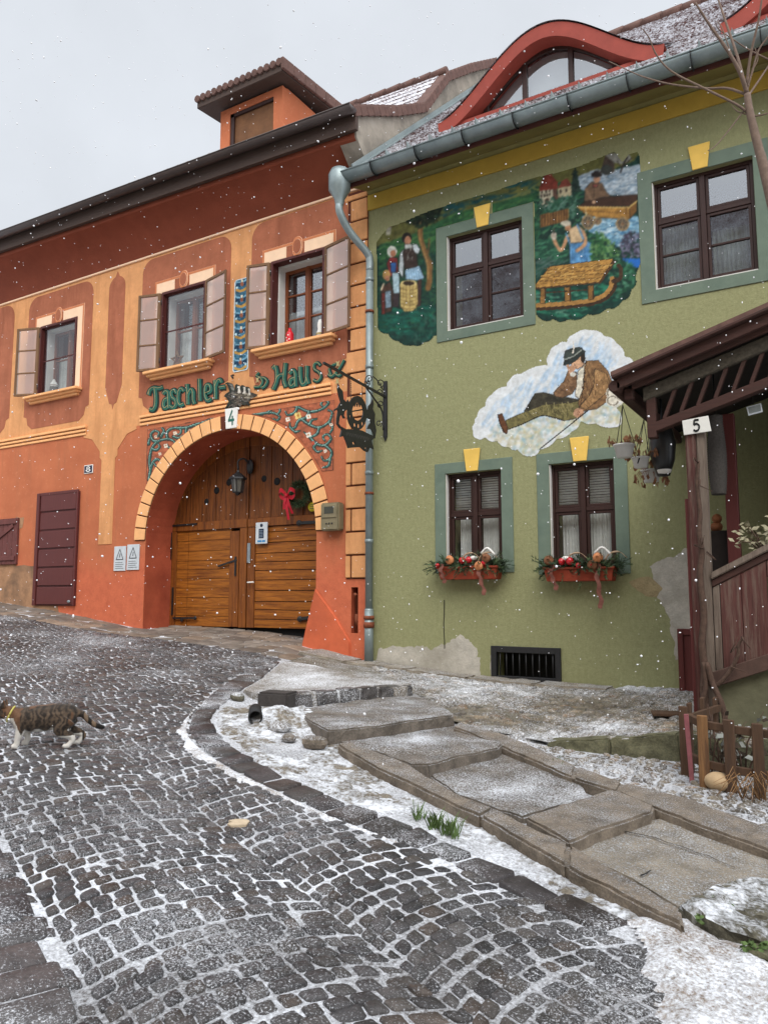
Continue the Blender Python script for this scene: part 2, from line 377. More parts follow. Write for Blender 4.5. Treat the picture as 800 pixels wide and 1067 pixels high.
sl = bpy.data.lights.new('veiled_sun', 'SUN'); sl.energy = 1.5; sl.angle = math.radians(35); sl.color = (1, .96, .9)
so = bpy.data.objects.new('veiled_sun', sl); COL.objects.link(so); so.rotation_euler = sd.to_track_quat('Z', 'Y').to_euler(); so.location = (0, -12, 12)
vs = sc.view_settings; vs.view_transform = 'Standard'; vs.look = 'None'; vs.exposure = .40; vs.gamma = 1; vs.use_curve_mapping = False
sc.cycles.use_denoising = True; sc.cycles.max_bounces = 6; sc.cycles.transparent_max_bounces = 8

# ------------------------------------------------------------------ materials
M('plaster_yellow', rgb(214, 154, 104), .16, 2.5, .9, .45, 30, .15, stain=rgb(186, 128, 84), st=(.48, .75), stscale=(2.5, 2.5, .4), grime=.14)
M('plaster_brick', rgb(166, 102, 76), .2, 2.5, .9, .45, 30, .15, stain=rgb(138, 82, 60), st=(.46, .74), stscale=(2.5, 2.5, .4), grime=.16)
m_, t, b = nt('plaster_terra'); v = coords(t); c1 = mix(t, noise(t, v, 1.8, 6), rgb(160, 90, 62), rgb(206, 124, 86)); c1 = mix(t, ramp(t, noise(t, coords(t, (3, 3, .3)), 1.8, 8, .7), .5, .78), c1, rgb(168, 104, 74)); c1 = mix(t, ramp(t, noise(t, v, 9, 9, .8), .55, .75), c1, rgb(204, 134, 98))
sxz = N(t, 'ShaderNodeSeparateXYZ'); t.links.new(v, sxz.inputs[0]); nz = N(t, 'ShaderNodeMath', operation='MULTIPLY_ADD'); nz.inputs[1].default_value = 1.5; t.links.new(noise(t, v, .9, 8, .7), nz.inputs[0]); t.links.new(sxz.outputs['Z'], nz.inputs[2])
zm = N(t, 'ShaderNodeMapRange'); zm.inputs['From Min'].default_value = 2.7; zm.inputs['From Max'].default_value = 3.25; t.links.new(nz.outputs[0], zm.inputs['Value']); c2 = mix(t, ramp(t, noise(t, v, 5, 9, .75), .42, .7), rgb(202, 110, 78), rgb(180, 94, 68)); c1 = mix(t, zm.outputs[0], c2, c1)
t.links.new(c1, b.inputs['Base Color']); b.inputs['Roughness'].default_value = .92; b.inputs['Specular IOR Level'].default_value = .15; bump(t, b, noise(t, v, 26, 9, .8), .6, .012); MATS['plaster_terra'] = m_
M('plaster_base', rgb(196, 100, 68), .18, 2.2, .9, .45, 30, .15, stain=rgb(176, 92, 66), st=(.5, .75))
M('plaster_reveal_shade', rgb(164, 82, 58), .18, 2.2, .9, .4, 30, .1, stain=rgb(140, 66, 48), st=(.5, .75))  # darker plaster for the reveals, the recess's shade put into the colour
M('plaster_cornice', rgb(126, 66, 48), .12, 2, .9, .15, 40, .15)
M('plaster_dark_line', rgb(92, 48, 34), .15, 6, .9, .1)
M('cream', rgb(240, 205, 172), .06, 5, .85, .15, 50, .2)
M('band_peach', rgb(236, 178, 122), .08, 5, .85, .15, 50, .2)
M('terra_trim', rgb(196, 122, 82), .1, 6, .85, .15)
M('bare_plaster', rgb(166, 128, 98), .22, 5, .95, .5, 30, .1, stain=rgb(120, 96, 78), st=(.45, .65))
M('grey_plaster', rgb(184, 178, 166), .2, 7, .95, .7, 22, .1, stain=rgb(150, 144, 130), st=(.45, .7), grime=.2, bd=.015)
M('firewall', rgb(150, 142, 130), .2, 4, .95, .5, 30, .1, stain=rgb(105, 100, 92), st=(.45, .7))
m_green, t, b = nt('plaster_green'); v = coords(t)
c1 = mix(t, ramp(t, noise(t, v, 1.3, 8, .65), .32, .68), rgb(172, 168, 124), rgb(216, 212, 172)); c1 = mix(t, ramp(t, noise(t, coords(t, (4, 4, .28)), 2.2, 8, .7), .46, .68), c1, rgb(158, 156, 116))
c1 = mix(t, ramp(t, noise(t, v, 6, 9, .8), .54, .7), c1, rgb(220, 216, 186))
sxz = N(t, 'ShaderNodeSeparateXYZ'); t.links.new(v, sxz.inputs[0])
nz = N(t, 'ShaderNodeMath', operation='MULTIPLY_ADD'); nz.inputs[1].default_value = 1.6; t.links.new(noise(t, coords(t, (1, 1, .8)), 1.1, 8, .7), nz.inputs[0]); t.links.new(sxz.outputs['Z'], nz.inputs[2])
c1 = mix(t, ramp(t, nz.outputs[0], 1.62, 2.25, (1, 1, 1, 1), (0, 0, 0, 1)), c1, rgb(152, 152, 112))
c1 = mix(t, ramp(t, noise(t, coords(t, (1, 1, .5)), 24, 8, .8), .35, .62), mix(t, 1.0, c1, (.78, .78, .76, 1), 'MULTIPLY'), c1)
t.links.new(c1, b.inputs['Base Color']); b.inputs['Roughness'].default_value = .92; b.inputs['Specular IOR Level'].default_value = .15
bump(t, b, noise(t, v, 24, 9, .8), .8, .016); MATS['plaster_green'] = m_green
M('trim_green', rgb(106, 120, 106), .1, 5, .85, .25, 50, .2, stain=rgb(88, 104, 94), st=(.5, .75))
M('keystone_yellow', rgb(226, 186, 92), .08, 5, .85, .15)
M('band_olive', rgb(178, 148, 62), .1, 3, .85, .2)
M('soffit_green', rgb(128, 120, 72), .15, 3, .85, .2)
wood('frame_brown', rgb(58, 36, 31), 'z', .3, .5, .2)
wood('frame_maroon', rgb(86, 40, 36), 'z', .25, .5, .2)
wood('frame_chestnut', rgb(132, 72, 40), 'z', .3, .45, .15)
wood('shutter_wood', rgb(128, 96, 68), 'z', .35, .7, .3, rgb(92, 66, 48))
wood('gate_wood_v', rgb(134, 76, 30), 'z', .5, .55, .4, rgb(62, 30, 14), (.46, .66), .3)
wood('gate_wood_h', rgb(176, 106, 36), 'x', .45, .5, .4, rgb(98, 50, 20), (.44, .66), .3)
wood('gate_frame', rgb(146, 84, 32), 'z', .45, .5, .35, rgb(82, 40, 18), (.46, .66), .3)
wood('door_red', rgb(96, 46, 43), 'z', .2, .55, .2)
wood('porch_red', rgb(94, 58, 52), 'z', .45, .85, .7, rgb(104, 86, 76), (.46, .62))
wood('porch_dark', rgb(74, 48, 41), 'x', .35, .8, .5, rgb(58, 42, 36), (.46, .68))
wood('porch_grey', rgb(124, 110, 98), 'z', .35, .9, .6, rgb(80, 66, 58))
wood('picket_brown', rgb(88, 66, 50), 'z', .35, .85, .5, rgb(60, 46, 38))
wood('picket_bare', rgb(134, 98, 64), 'z', .35, .85, .5, rgb(92, 66, 46), (.5, .62))
wood('fascia', rgb(74, 58, 50), 'x', .3, .7, .3)
M('iron', (.012, .012, .013, 1), .3, 20, .5, .25, 80, .5)
M('black', (.01, .01, .01, 1), .1, 5, .8, 0)
M('gutter_brown', rgb(62, 50, 46), .2, 4, .45, .1, 40, .5)
M('zinc', rgb(140, 152, 152), .15, 4, .42, .1, 30, .5, metal=.35, stain=rgb(100, 112, 114), st=(.45, .75), stscale=(1, 1, .5))
M('rust', rgb(120, 66, 44), .35, 20, .8, .3)
M('tile_brown', rgb(96, 70, 62), .3, 9, .75, .3, 40)
M('tile_red', rgb(142, 62, 50), .15, 5, .7, .2)
M('gauze', rgb(205, 205, 200), .05, 8, .9, .1)
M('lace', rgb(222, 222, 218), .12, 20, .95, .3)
M('room_dark', rgb(60, 54, 50), .2, 3, .95, 0)
M('reveal_white', rgb(205, 202, 196), .06, 4, .9, .1)
M('white_paint', rgb(228, 226, 220), .05, 8, .6, .05)
M('letter_green', rgb(42, 98, 84), .2, 12, .8, .1)
M('letter_dark', rgb(40, 46, 40), .2, 12, .8, .1)
M('letter_gold', rgb(176, 158, 112), .2, 12, .8, .1)
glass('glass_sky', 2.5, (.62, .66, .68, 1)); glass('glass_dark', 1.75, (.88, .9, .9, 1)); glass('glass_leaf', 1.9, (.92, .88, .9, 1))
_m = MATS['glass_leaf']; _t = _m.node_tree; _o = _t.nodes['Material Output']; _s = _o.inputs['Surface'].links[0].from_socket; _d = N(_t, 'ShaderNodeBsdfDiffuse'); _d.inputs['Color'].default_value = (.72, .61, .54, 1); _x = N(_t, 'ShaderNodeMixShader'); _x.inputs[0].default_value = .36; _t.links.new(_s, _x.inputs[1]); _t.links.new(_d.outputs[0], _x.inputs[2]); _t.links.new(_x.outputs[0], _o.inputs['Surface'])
PAINT = painted('mural_paint')
snowmix('cobble', (.056, .054, .055, 1), .5, 9, .36, .09, .9, 110, .36, .7, True, fine=.72, bs=60)
snowmix('joint', (.09, .08, .075, 1), .4, 8, .55, .2, 1.1, 60, .8, .9, fine=.6)
snowmix('kerb_dark', (.052, .048, .047, 1), .5, 7, .37, .09, 1.6, 90, .45, .6, True, fine=.6)
snowmix('slab_dark', (.07, .066, .067, 1), .5, 6, .37, .08, 1.6, 100, .45, .5, True, fine=.65)
snowmix('gutter_snow', (.21, .18, .14, 1), .5, 14, .51, .10, 2.6, 26, .85, .9, fine=.5, bd=.025)
snowmix('platform_snow', (.22, .195, .165, 1), .4, 20, .46, .12, 1.4, 60, .85, .8, fine=.62)
snowmix('snow_patch', (.24, .185, .14, 1), .5, 10, .57, .14, 3.0, 60, .85, .8, fine=.6)
snowmix('kerb_stone', (.195, .160, .125, 1), .45, 7, .37, .10, 3, 110, .9, 1.0, fine=.75, bs=80, updir=True)
snowmix('step_stone', (.155, .132, .11, 1), .45, 7, .43, .10, 1.8, 80, .85, 1.0, fine=.65, bs=70, updir=True)
snowmix('concrete_path', (.25, .215, .17, 1), .4, 5, .40, .10, 2.2, 90, .85, .9, fine=.82, updir=True)
snowmix('terrace', (.15, .13, .095, 1), .45, 8, .40, .14, 1.2, 45, .85, .9, fine=.6)
snowmix('rubble', (.15, .13, .10, 1), .5, 8, .42, .14, 1.2, 60, .8, .7, True, fine=.6)
snowmix('moss_stone', (.13, .125, .075, 1), .5, 9, .2, .15, 2, 20, .9, .9, fine=.5, bd=.02, updir=True)
snowmix('apron', (.19, .16, .135, 1), .35, 5, .16, .2, 1, 30, .7, .6, True, fine=.6)
snowmix('roof_tile_snow', rgb(92, 54, 46), .35, 12, .50, .12, 1.1, 26, .75, .4, fine=.78)
snowmix('earth', (.07, .055, .045, 1), .5, 12, .3, .2, 2, 30, .9, .8)
M('snow_white', (.82, .84, .88, 1), .06, 30, .9, .5, 60, .3)

# ------------------------------------------------------------------ ground
def stones(name, Q, mat, tint, parent=None, top=.0, zf=None, joint=.012, tilt=.006, dome=.005, depth=.05, seed=3, kind='structure', inner=.88, round_=.75):
    """bevelled, slightly tilted stones from plan quads Q (n,4,2)"""
    r = np.random.default_rng(seed); Q = np.asarray(Q, float); n = len(Q); c = Q.mean(1, keepdims=True)
    sz = np.linalg.norm(Q - c, axis=2).mean(1)[:, None, None]; q = c + (Q - c) * np.clip(1 - joint / sz / .72, .5, 1) + r.normal(0, 1, Q.shape) * np.minimum(.006, sz * .06)
    nx = np.roll(q, -1, 1); pv = np.roll(q, 1, 1); ek = np.linalg.norm(nx - q, axis=2, keepdims=True); ep = np.linalg.norm(pv - q, axis=2, keepdims=True); kd = r.uniform(.12, .26, (n, 4, 1)) * np.minimum(ek, ep).min(1, keepdims=True) * round_
    ring = np.stack([q + (pv - q) * np.minimum(kd / ep, .45), q + (nx - q) * np.minimum(kd / ek, .45)], 2).reshape(n, 8, 2)
    cc = ring.mean(1, keepdims=True); zf = zf or H
    tl = r.normal(0, 1, (n, 1, 2)) * tilt / .1; zo = r.normal(0, 1, (n, 1)) * tilt * .6
    def lay(s, dz):
        p = cc + (ring - cc) * s; z = zf(p[..., 0], p[..., 1]) + ((p - cc) * tl).sum(2) + zo + dz; return np.concatenate([p, z[..., None]], 2)
    A, B, D = lay(1.02, -depth), lay(1.0, top - .0055), lay(inner, top)
    E = np.concatenate([cc, (zf(cc[..., 0], cc[..., 1]) + zo + top + dome)[..., None]], 2)
    V = np.concatenate([A, B, D, E], 1).reshape(-1, 3); base = (np.arange(n) * 25)[:, None, None]; i = np.arange(8); j = (i + 1) % 8
    q1 = np.stack([i, j, j + 8, i + 8], 1)[None] + base; q2 = np.stack([i + 8, j + 8, j + 16, i + 16], 1)[None] + base
    t3 = np.stack([i + 16, j + 16, np.full(8, 24)], 1)[None] + base
    tn = np.asarray(tint)[r.integers(0, len(tint), n)] * r.uniform(.7, 1.3, (n, 1)); col = np.repeat(np.clip(tn, 0, 1), 25, 0)
    o = npmesh(name, V, [q1.reshape(-1, 4), q2.reshape(-1, 4), t3.reshape(-1, 3)], mat, parent, col)
    if kind: o['kind'] = kind
    return o
def rough(o, amp, cell=.07, seed=0):
    bm = bmesh.new(); bm.from_mesh(o.data)
    for _ in range(4):
        ed = [e for e in bm.edges if e.calc_length() > cell]
        if not ed: break
        bmesh.ops.subdivide_edges(bm, edges=ed, cuts=1, use_grid_fill=True)
    bmesh.ops.triangulate(bm, faces=[f for f in bm.faces if len(f.verts) > 4])
    for v in bm.verts:
        p = np.array(v.co[:]) * 9 + seed; n1 = fbm(p[0] + p[2], p[1] - p[2], 3, 3) - .5; n2 = fbm(p[1] + p[2] * 1.3, p[0], 7, 3) - .5; n3 = fbm(p[0] * .7, p[1] * .7 + p[2], 11, 3) - .5
        v.co += Vector((float(n1), float(n2), float(n3) * .8)) * amp * 2
    for f in bm.faces: f.smooth = False
    bm.to_mesh(o.data); bm.free()
TINT = [(.5, .5, .5), (.5, .48, .47), (.58, .53, .48), (.42, .42, .44), (.62, .6, .58), (.34, .33, .34), (.5, .49, .5), (.44, .43, .44), (.54, .52, .5), (.62, .51, .43)]

def sheet(name, P, mat, zf, cell, kind='structure', seed=2, edge=None):
    """fine ground sheet clipped to plan polygon P; edge: fall-off distance at the rim (dz = -.03)"""
    xs = [p[0] for p in P]; ys = [p[1] for p in P]; nx = int((max(xs) - min(xs)) / cell) + 2; ny = int((max(ys) - min(ys)) / cell) + 2
    X, Y = np.meshgrid(min(xs) + np.arange(nx) * cell, min(ys) + np.arange(ny) * cell); Z = zf(X, Y)
    if edge:
        d = segdist(X, Y, list(P) + [P[0]]); d = np.where(inpoly(X, Y, P), d, 0); Z = Z - (1 - np.clip(d / edge, 0, 1)) ** 2 * .03
    I = np.arange(nx * ny).reshape(ny, nx); cx = (X[:-1, :-1] + cell / 2); cy = (Y[:-1, :-1] + cell / 2); m = inpoly(cx, cy, P)
    Fc = np.stack([I[:-1, :-1][m], I[:-1, 1:][m], I[1:, 1:][m], I[1:, :-1][m]], 1); us, inv = np.unique(Fc, return_inverse=True); Fc = inv.reshape(Fc.shape)
    o = npmesh(name, np.stack([X.ravel()[us], Y.ravel()[us], Z.ravel()[us]], 1), [Fc], mat); o['kind'] = kind; return o

# one sheet out to the horizon, the joints between the cobbles show it
gx = np.concatenate([[-400, -150, -60, -30], np.arange(-20, 8.01, .1), [12, 30, 100, 400]]); gy = np.concatenate([[-400, -150, -50, -20], np.arange(-13, 2.01, .1), [5, 20, 80, 400]])
X, Y = np.meshgrid(gx, gy); Z = H(X, Y) - .009 + (fbm(X * 9, Y * 9, 4) - .5) * .012
Z = np.where((X < -60) | (X > 30) | (np.abs(Y) > 60), H(np.clip(X, -60, 30), np.clip(Y, -60, 60)) - .05, Z)
I = np.arange(X.size).reshape(X.shape); Fc = np.stack([I[:-1, :-1].ravel(), I[:-1, 1:].ravel(), I[1:, 1:].ravel(), I[1:, :-1].ravel()], 1)
o = npmesh('ground', np.stack([X.ravel(), Y.ravel(), Z.ravel()], 1), [Fc], MATS['joint']); o['kind'] = 'structure'

BAND_OUT = [(287, 689), (266, 697), (244, 706), (213, 730), (197, 753), (202, 772), (233, 796), (287, 823), (345, 850), (440, 886), (520, 924), (570, 946), (625, 972)]
BAND_IN = [(292, 690), (274, 706), (254, 718), (229, 737), (221, 751), (236, 772), (267, 794), (318, 819), (364, 838), (422, 858), (475, 882), (565, 922), (660, 962)]
bo = smooth([G(*p)[:2] for p in BAND_OUT], 8); bi = smooth([G(*p)[:2] for p in BAND_IN], 8)
# cobbles: segmental arches either side of a lane of large slabs
LA, LB = np.array([-3.87, -6.98]), np.array([-2.21, -7.68]); ax = (LB - LA) / np.linalg.norm(LB - LA); nrm = np.array([-ax[1], ax[0]])
def lane_uv(P): d = np.asarray(P) - LA; return d @ ax, d @ nrm     # v>0: towards the houses
STREET = [(-17, -1.05), (-10.8, -1.0), (-6.75, -1.05)] + bo + [(-.3, -6.2), (1.5, -6.9), (1.5, -11.5), (-17, -11.5)]
AM = 30.0; Rr = 1.03; Wc = 2 * Rr * math.sin(math.radians(AM)); p_ = .085; quads = []; rg = random.Random(5)
for k in range(-5, 9):
    for j in range(-152, 80):
        off = rg.random(); phs = [-AM]; st_ = 2 * AM / 10.6; a0 = -AM + st_ * (.5 + .5 * off)
        while a0 < AM - 3.2: phs.append(a0 + rg.uniform(-1.2, 1.2)); a0 += st_ * rg.uniform(.9, 1.12)
        phs.append(AM)
        for i in range(len(phs) - 1):
            cs = []
            for ph, dv in ((phs[i], 0), (phs[i + 1], 0), (phs[i + 1], 1), (phs[i], 1)):
                a = math.radians(ph); u = Rr * math.sin(a) + (k + .5) * Wc; vv = (j + dv) * p_ - Rr * (math.cos(a) - .87) + .012 * math.sin(j * 1.7 + u * 3 + k * 2); cs.append(LA + ax * vv + nrm * (u + .02))
            quads.append(cs)
Q = np.array(quads); c = Q.mean(1); vv = (c - LA) @ nrm
ok = inpoly(c[:, 0], c[:, 1], STREET) & ((vv > -.035) | (vv < -.27)) & (c[:, 1] > -11)
dc = np.hypot(c[:, 0] - CAM[0], c[:, 1] - CAM[1]); ok &= (dc < 17)
stones('street', Q[ok], MATS['cobble'], TINT, joint=.0078, tilt=.005, dome=.003, seed=8)
lane = []; x = -9.0
while x < 4:
    l = rg.uniform(.17, .27); e0 = rg.uniform(-.02, .02); e1 = rg.uniform(-.035, .02); lane.append([LA + ax * a_ + nrm * b_ for a_, b_ in ((x, -.3 + e0), (x + l, -.3 + e0), (x + l, -.005 + e1), (x, -.005 + e1))]); x += l
stones('slab_path', np.array(lane), MATS['slab_dark'], [(.5, .5, .5), (.6, .55, .54), (.42, .42, .45)], joint=.012, tilt=.003, dome=.003, top=.006, seed=4, inner=.94, round_=.3)
# kerb band of dark blocks that swings round to the gate
L = [np.array(p) for p in bi]; acc = 0; cuts = [0]; target = .15
for i in range(1, len(L)):
    acc += np.linalg.norm(L[i] - L[i - 1])
    if acc > target * rg.uniform(.85, 1.2): cuts.append(i); acc = 0; target = .15 + .09 * (i / len(L)) ** 1.5
cuts[-1] = len(L) - 1
BO = np.array(smooth(bo, 6)); near = lambda p: BO[np.argmin(((BO - p) ** 2).sum(1))]
kb = [[near(L[cuts[i]]), near(L[cuts[i + 1]]), L[cuts[i + 1]], L[cuts[i]]] for i in range(len(cuts) - 1)]
stones('street_kerb', np.array(kb), MATS['kerb_dark'], [(.5, .5, .5), (.55, .48, .45), (.42, .4, .42)], joint=.010, tilt=.005, dome=.003, top=.010, seed=11, inner=.92, round_=.5)
# swept snow along the outer edge of the band
sn = []; n = len(bo)
for i in range(n):
    a = np.array(bo[max(i - 1, 0)]); b_ = np.array(bo[min(i + 1, n - 1)]); d = b_ - a; q = np.array([d[1], -d[0]]) / (np.linalg.norm(d) + 1e-9); f_ = i / n
    wd = (.10 * math.exp(-((f_ - .47) / .17) ** 2) + .012) * (.5 + 1.0 * float(fbm(i * .31, 2.0, 4))); sn.append(tuple(np.array(bo[i]) + q * wd * (1 if np.dot(q, np.array([-1.0, -.6])) > 0 else -1)))
P = [tuple(p) for p in bo] + sn[::-1]
sheet('kerb_snow', jag(P, .006, .02, 6), MATS['snow_patch'], lambda X, Y: H(X, Y) + .003 + .016 * fbm(X * 25, Y * 25, 3), .012, 'stuff', edge=.03)

# pavement slabs along the orange house and into the gate
ap = []
for j, (ya, yb) in enumerate(((-1.05, -.72), (-.72, -.38), (-.38, -.04))):
    x = -17 + j * .2
    while x < -6.75:
        l = rg.uniform(.28, .5); ap.append([(x, ya), (x + l, ya), (x + l, yb), (x, yb)]); x += l
for j in range(3):
    x = -10.6
    while x < -7.1:
        l = rg.uniform(.28, .45); ap.append([(x, j * .24 - .04), (min(x + l, -7.0), j * .24 - .04), (min(x + l, -7.0), j * .24 + .2), (x, j * .24 + .2)]); x += l
stones('pavement', np.array(ap), MATS['apron'], [(.5, .5, .5), (.58, .52, .46), (.45, .43, .42)], joint=.012, tilt=.004, dome=.002, top=.004, seed=21, inner=.93, zf=lambda X, Y: H(X, np.minimum(Y, 0)) + np.clip(Y, 0, 1) * .08)
# stone strip at the foot of the two houses
mb = MB(); strip = [(-6.85, -.62, -.6), (-6.1, -.5, -.5), (-5.2, -.42, -.38), (-4.3, -.40, -.36), (-3.4, -.42, -.38), (-2.5, -.4, -.3)]
for i in range(len(strip) - 1):
    a, b_ = strip[i], strip[i + 1]; g = .02
    top = [(a[0] + g, -.002, float(H(a[0], -.1)) + .03), (a[0] + g, a[1], float(H(a[0], a[1])) + .035), (b_[0], b_[1], float(H(b_[0], b_[1])) + .035), (b_[0], -.002, float(H(b_[0], -.1)) + .03)]
    mb.prism(top, off=(0, 0, -.15))
o = mb.build('plinth_pavement', MATS['concrete_path'], bevel=.02, seg=2); rough(o, .02); o['kind'] = 'structure'

def topz(P, dzs): return [G(p[0], p[1], d) for p, d in zip(P, dzs)]
def step(name, px, dz, mat, depth=.16, bev=.012, side=None, subdiv=True):
    T = topz(px, dz); mb = MB(); mb.prism(T, off=(0, 0, -depth)); o = mb.build(name, mat, bevel=bev, seg=2); rough(o, .014); o['kind'] = 'structure'; return T
# snow-covered landing above the first riser
plat = [(292, 691), (300, 689), (330, 694), (372, 704), (402, 709), (428, 712), (424, 716), (400, 716), (300, 723), (285, 722), (262, 722), (254, 718), (274, 706)]
pd = [.02, .02, .03, .06, .09, .125, .13, .13, .13, .10, .05, .03, .02]
step('landing_path', plat, pd, MATS['platform_snow'], .25, .01)
a, b_ = np.array(G(298, 722, .14)), np.array(G(431, 713, .14)); d = b_ - a; Ld = np.linalg.norm(d[:2]); dd = d / Ld; nn = np.array([-dd[1], dd[0], 0]); x = 0; mb = None; kk = 0
cols = [rgb(58, 52, 52), rgb(84, 60, 54), rgb(96, 80, 70), rgb(110, 100, 92), rgb(60, 58, 58)]
mb = MB()
while x < Ld - .05:
    l = min(rg.uniform(.2, .36), Ld - x); c = a + dd * (x + l / 2) + nn * .07; c[2] -= .10 + rg.uniform(0, .012)
    mb.obox(c, d, l / 2 - .008, .09 + rg.uniform(-.01, .01), .10, az=(0, 0, 1)); x += l
o = mb.build('riser_stones', MATS['kerb_dark'], bevel=.02, seg=2); rough(o, .022, .05); o['kind'] = 'structure'
at = o.data.color_attributes.new('Col', 'FLOAT_COLOR', 'POINT'); cc_ = np.ones((len(o.data.vertices), 4), np.float32); cc_[:, :3] = .7; at.data.foreach_set('color', cc_.ravel())
# treads
step('step', [(309, 742), (318, 738), (415, 722), (432, 722), (471, 742), (473, 745), (408, 754), (341, 762)], [.06, .035, .012, .012, .10, .11, .11, .11], MATS['step_stone'], .17)
step('step', [(353, 773), (470, 756), (480, 756), (523, 775), (519, 779), (480, 788), (445, 797), (427, 797), (400, 786)], [.012, .012, .012, .08, .09, .09, .09, .06, .02], MATS['step_stone'], .16)
step('step', [(445, 806), (519, 787), (526, 777), (597, 808), (615, 830), (545, 851), (515, 843), (475, 827)], [.012, .012, .012, .03, .035, .035, .03, .015], MATS['step_stone'], .15)
step('step', [(547, 851), (612, 829), (640, 822), (682, 839), (678, 846), (634, 861), (592, 877)], [.055, .055, .06, .075, .08, .08, .08], MATS['kerb_stone'], .15, .014)
step('path', [(592, 888), (683, 853), (690, 846), (740, 866), (810, 893), (810, 925), (745, 932), (708, 946), (650, 912)], [.01, .01, .01, .012, .012, .015, .015, .015, .012], MATS['concrete_path'], .12)
# long side kerbs
kl = [(351, 775), (392, 800), (417, 810), (460, 831), (500, 850), (545, 876), (590, 901), (640, 927), (712, 963)]; ki = [(362, 772), (400, 785), (427, 797), (475, 826), (515, 842), (552, 861), (592, 878), (650, 911), (708, 945)]
def kerb_run(outer, inner, dz, mat, depth, groups):
    for g in groups:
        T = topz(outer[g[0]:g[1] + 1] + inner[g[0]:g[1] + 1][::-1], [dz] * (2 * (g[1] - g[0] + 1))); mb = MB(); mb.prism(T, off=(0, 0, -depth)); o = mb.build('path_kerb', mat, bevel=.016, seg=2); rough(o, .010, .045); o['kind'] = 'structure'
kerb_run(kl, ki, .065, MATS['kerb_stone'], .22, [(0, 4), (4, 6), (6, 8)])
kr_u = [(477, 752), (505, 758), (530, 767), (600, 797), (648, 814), (722, 833), (830, 874)]; kr_l = [(472, 757), (500, 768), (527, 779), (597, 810), (643, 825), (712, 853), (830, 896)]
kerb_run(kr_u, kr_l, .07, MATS['kerb_stone'], .22, [(0, 3), (3, 4), (4, 6)])
# snow that lies in the angles of kerbs and risers, and cracks in the old concrete
snowmix('strip_snow', (.16, .14, .12, 1), .4, 12, .56, .12, 7, 60, .9, .8, fine=.5)
for P in ([(480, 757), (527, 777), (597, 807), (642, 822), (634, 826), (590, 813), (522, 784), (470, 763)], [(688, 846), (712, 854), (760, 872), (815, 893), (815, 902), (750, 878), (706, 862), (683, 852)]):
    sheet('kerb_snow', jag([G(*p)[:2] for p in P], .012, .04, 5), MATS['strip_snow'], lambda X, Y: H(X, Y) + .028 + .026 * (fbm(X * 14, Y * 14, 8) - .35), .012, 'stuff', edge=.05)
mb = MB()
for P in ([(647, 869), (686, 878), (710, 887), (728, 893), (764, 908)], [(668, 917), (678, 911), (689, 908)], [(770, 878), (782, 884), (800, 886)]):
    q = jag([G(*p, .0)[:2] for p in P], .012, .05, 7); q = q[:max(3, int(len(q) * .55))]
    mb.ribbon(q, .012, lambda a, b_: (a, b_, float(H(a, b_)) + .0235), w1=.005)
o = mb.build('path_crack', MATS['black'], recalc=False); o['kind'] = 'structure'
# snow in the hollow between the band and the path
gut = [(262, 721), (240, 728), (229, 737), (221, 751), (236, 772), (267, 794), (318, 819), (364, 838), (422, 858), (475, 882), (565, 922), (615, 947), (662, 964), (716, 968), (712, 958), (640, 920), (590, 894), (500, 843), (400, 782), (368, 775), (343, 758), (320, 735), (300, 722)]
GP = [G(*p)[:2] for p in gut]; pc = np.array(G(269, 752)[:2])
def gz(X, Y):
    d = np.hypot(X - pc[0] - .12, Y - pc[1] - .18); h = .12 * np.exp(-(d / .32) ** 2)
    return H(X, Y) - .012 + .05 * (fbm(X * 4, Y * 4, 9) - .4) + .045 * (fbm(X * 16, Y * 16, 12) - .5) + h
o = sheet('gutter_snow', GP, MATS['gutter_snow'], gz, .02, 'stuff', edge=.06)
# snow at the lower end of the path
sp = [(655, 958), (672, 985), (668, 1010), (690, 1040), (690, 1090), (860, 1090), (860, 960), (800, 985), (752, 978), (715, 955)]
sheet('ground_snow', jag(jag([G(*p)[:2] for p in sp], .03, .12, 3), .010, .03, 4), MATS['snow_patch'], lambda X, Y: H(X, Y) + .018 + .03 * (fbm(X * 7, Y * 7, 5) - .4) + .012 * fbm(X * 30, Y * 30, 6), .018, 'stuff', edge=.14)
# terrace in front of the green house with a low edge, and the lower snowy footpath
def TZ(X, Y):
    s = np.clip(-np.asarray(Y) / 3.0, 0, 1); wz = np.interp(X, [-6, -4.5, -4, -2, 6], [.66, .54, .52, .53, .53]); ez = np.interp(X, [-4.5, -3.2, -2.2, -1.28, 6], [.5, .45, .385, .50, .52]); return np.where(np.asarray(X) < -3.0, np.maximum(wz + (ez - wz) * s, H(X, Y) + .012), wz + (ez - wz) * s)
TE = [(-2.25, -3.16), (-1.75, -3.05), (-1.25, -2.88), (-.9, -2.8), (4, -2.7)]
TQ = [(-6.7, -.55), (-6.5, -1.3), (-5.7, -1.7), (-5.0, -1.7), (-4.62, -1.85), (-4.30, -2.0), (-3.95, -2.15), (-3.3, -2.95), (-3.0, -3.05)] + TE + [(4, .0), (-2.4, -.0), (-2.5, -.36)]
TP = [(-5.7, -.42), (-5.0, -1.1), (-4.62, -1.55), (-4.30, -1.9), (-3.95, -2.15), (-3.3, -2.95), (-3.0, -3.05)] + TE + [(4, .0), (-2.4, -.0), (-2.5, -.36)]
sheet('terrace_ground', TQ, MATS['terrace'], lambda X, Y: TZ(X, Y) + .03 * (fbm(X * 3, Y * 3, 31) - .5), .06)
mb = MB()
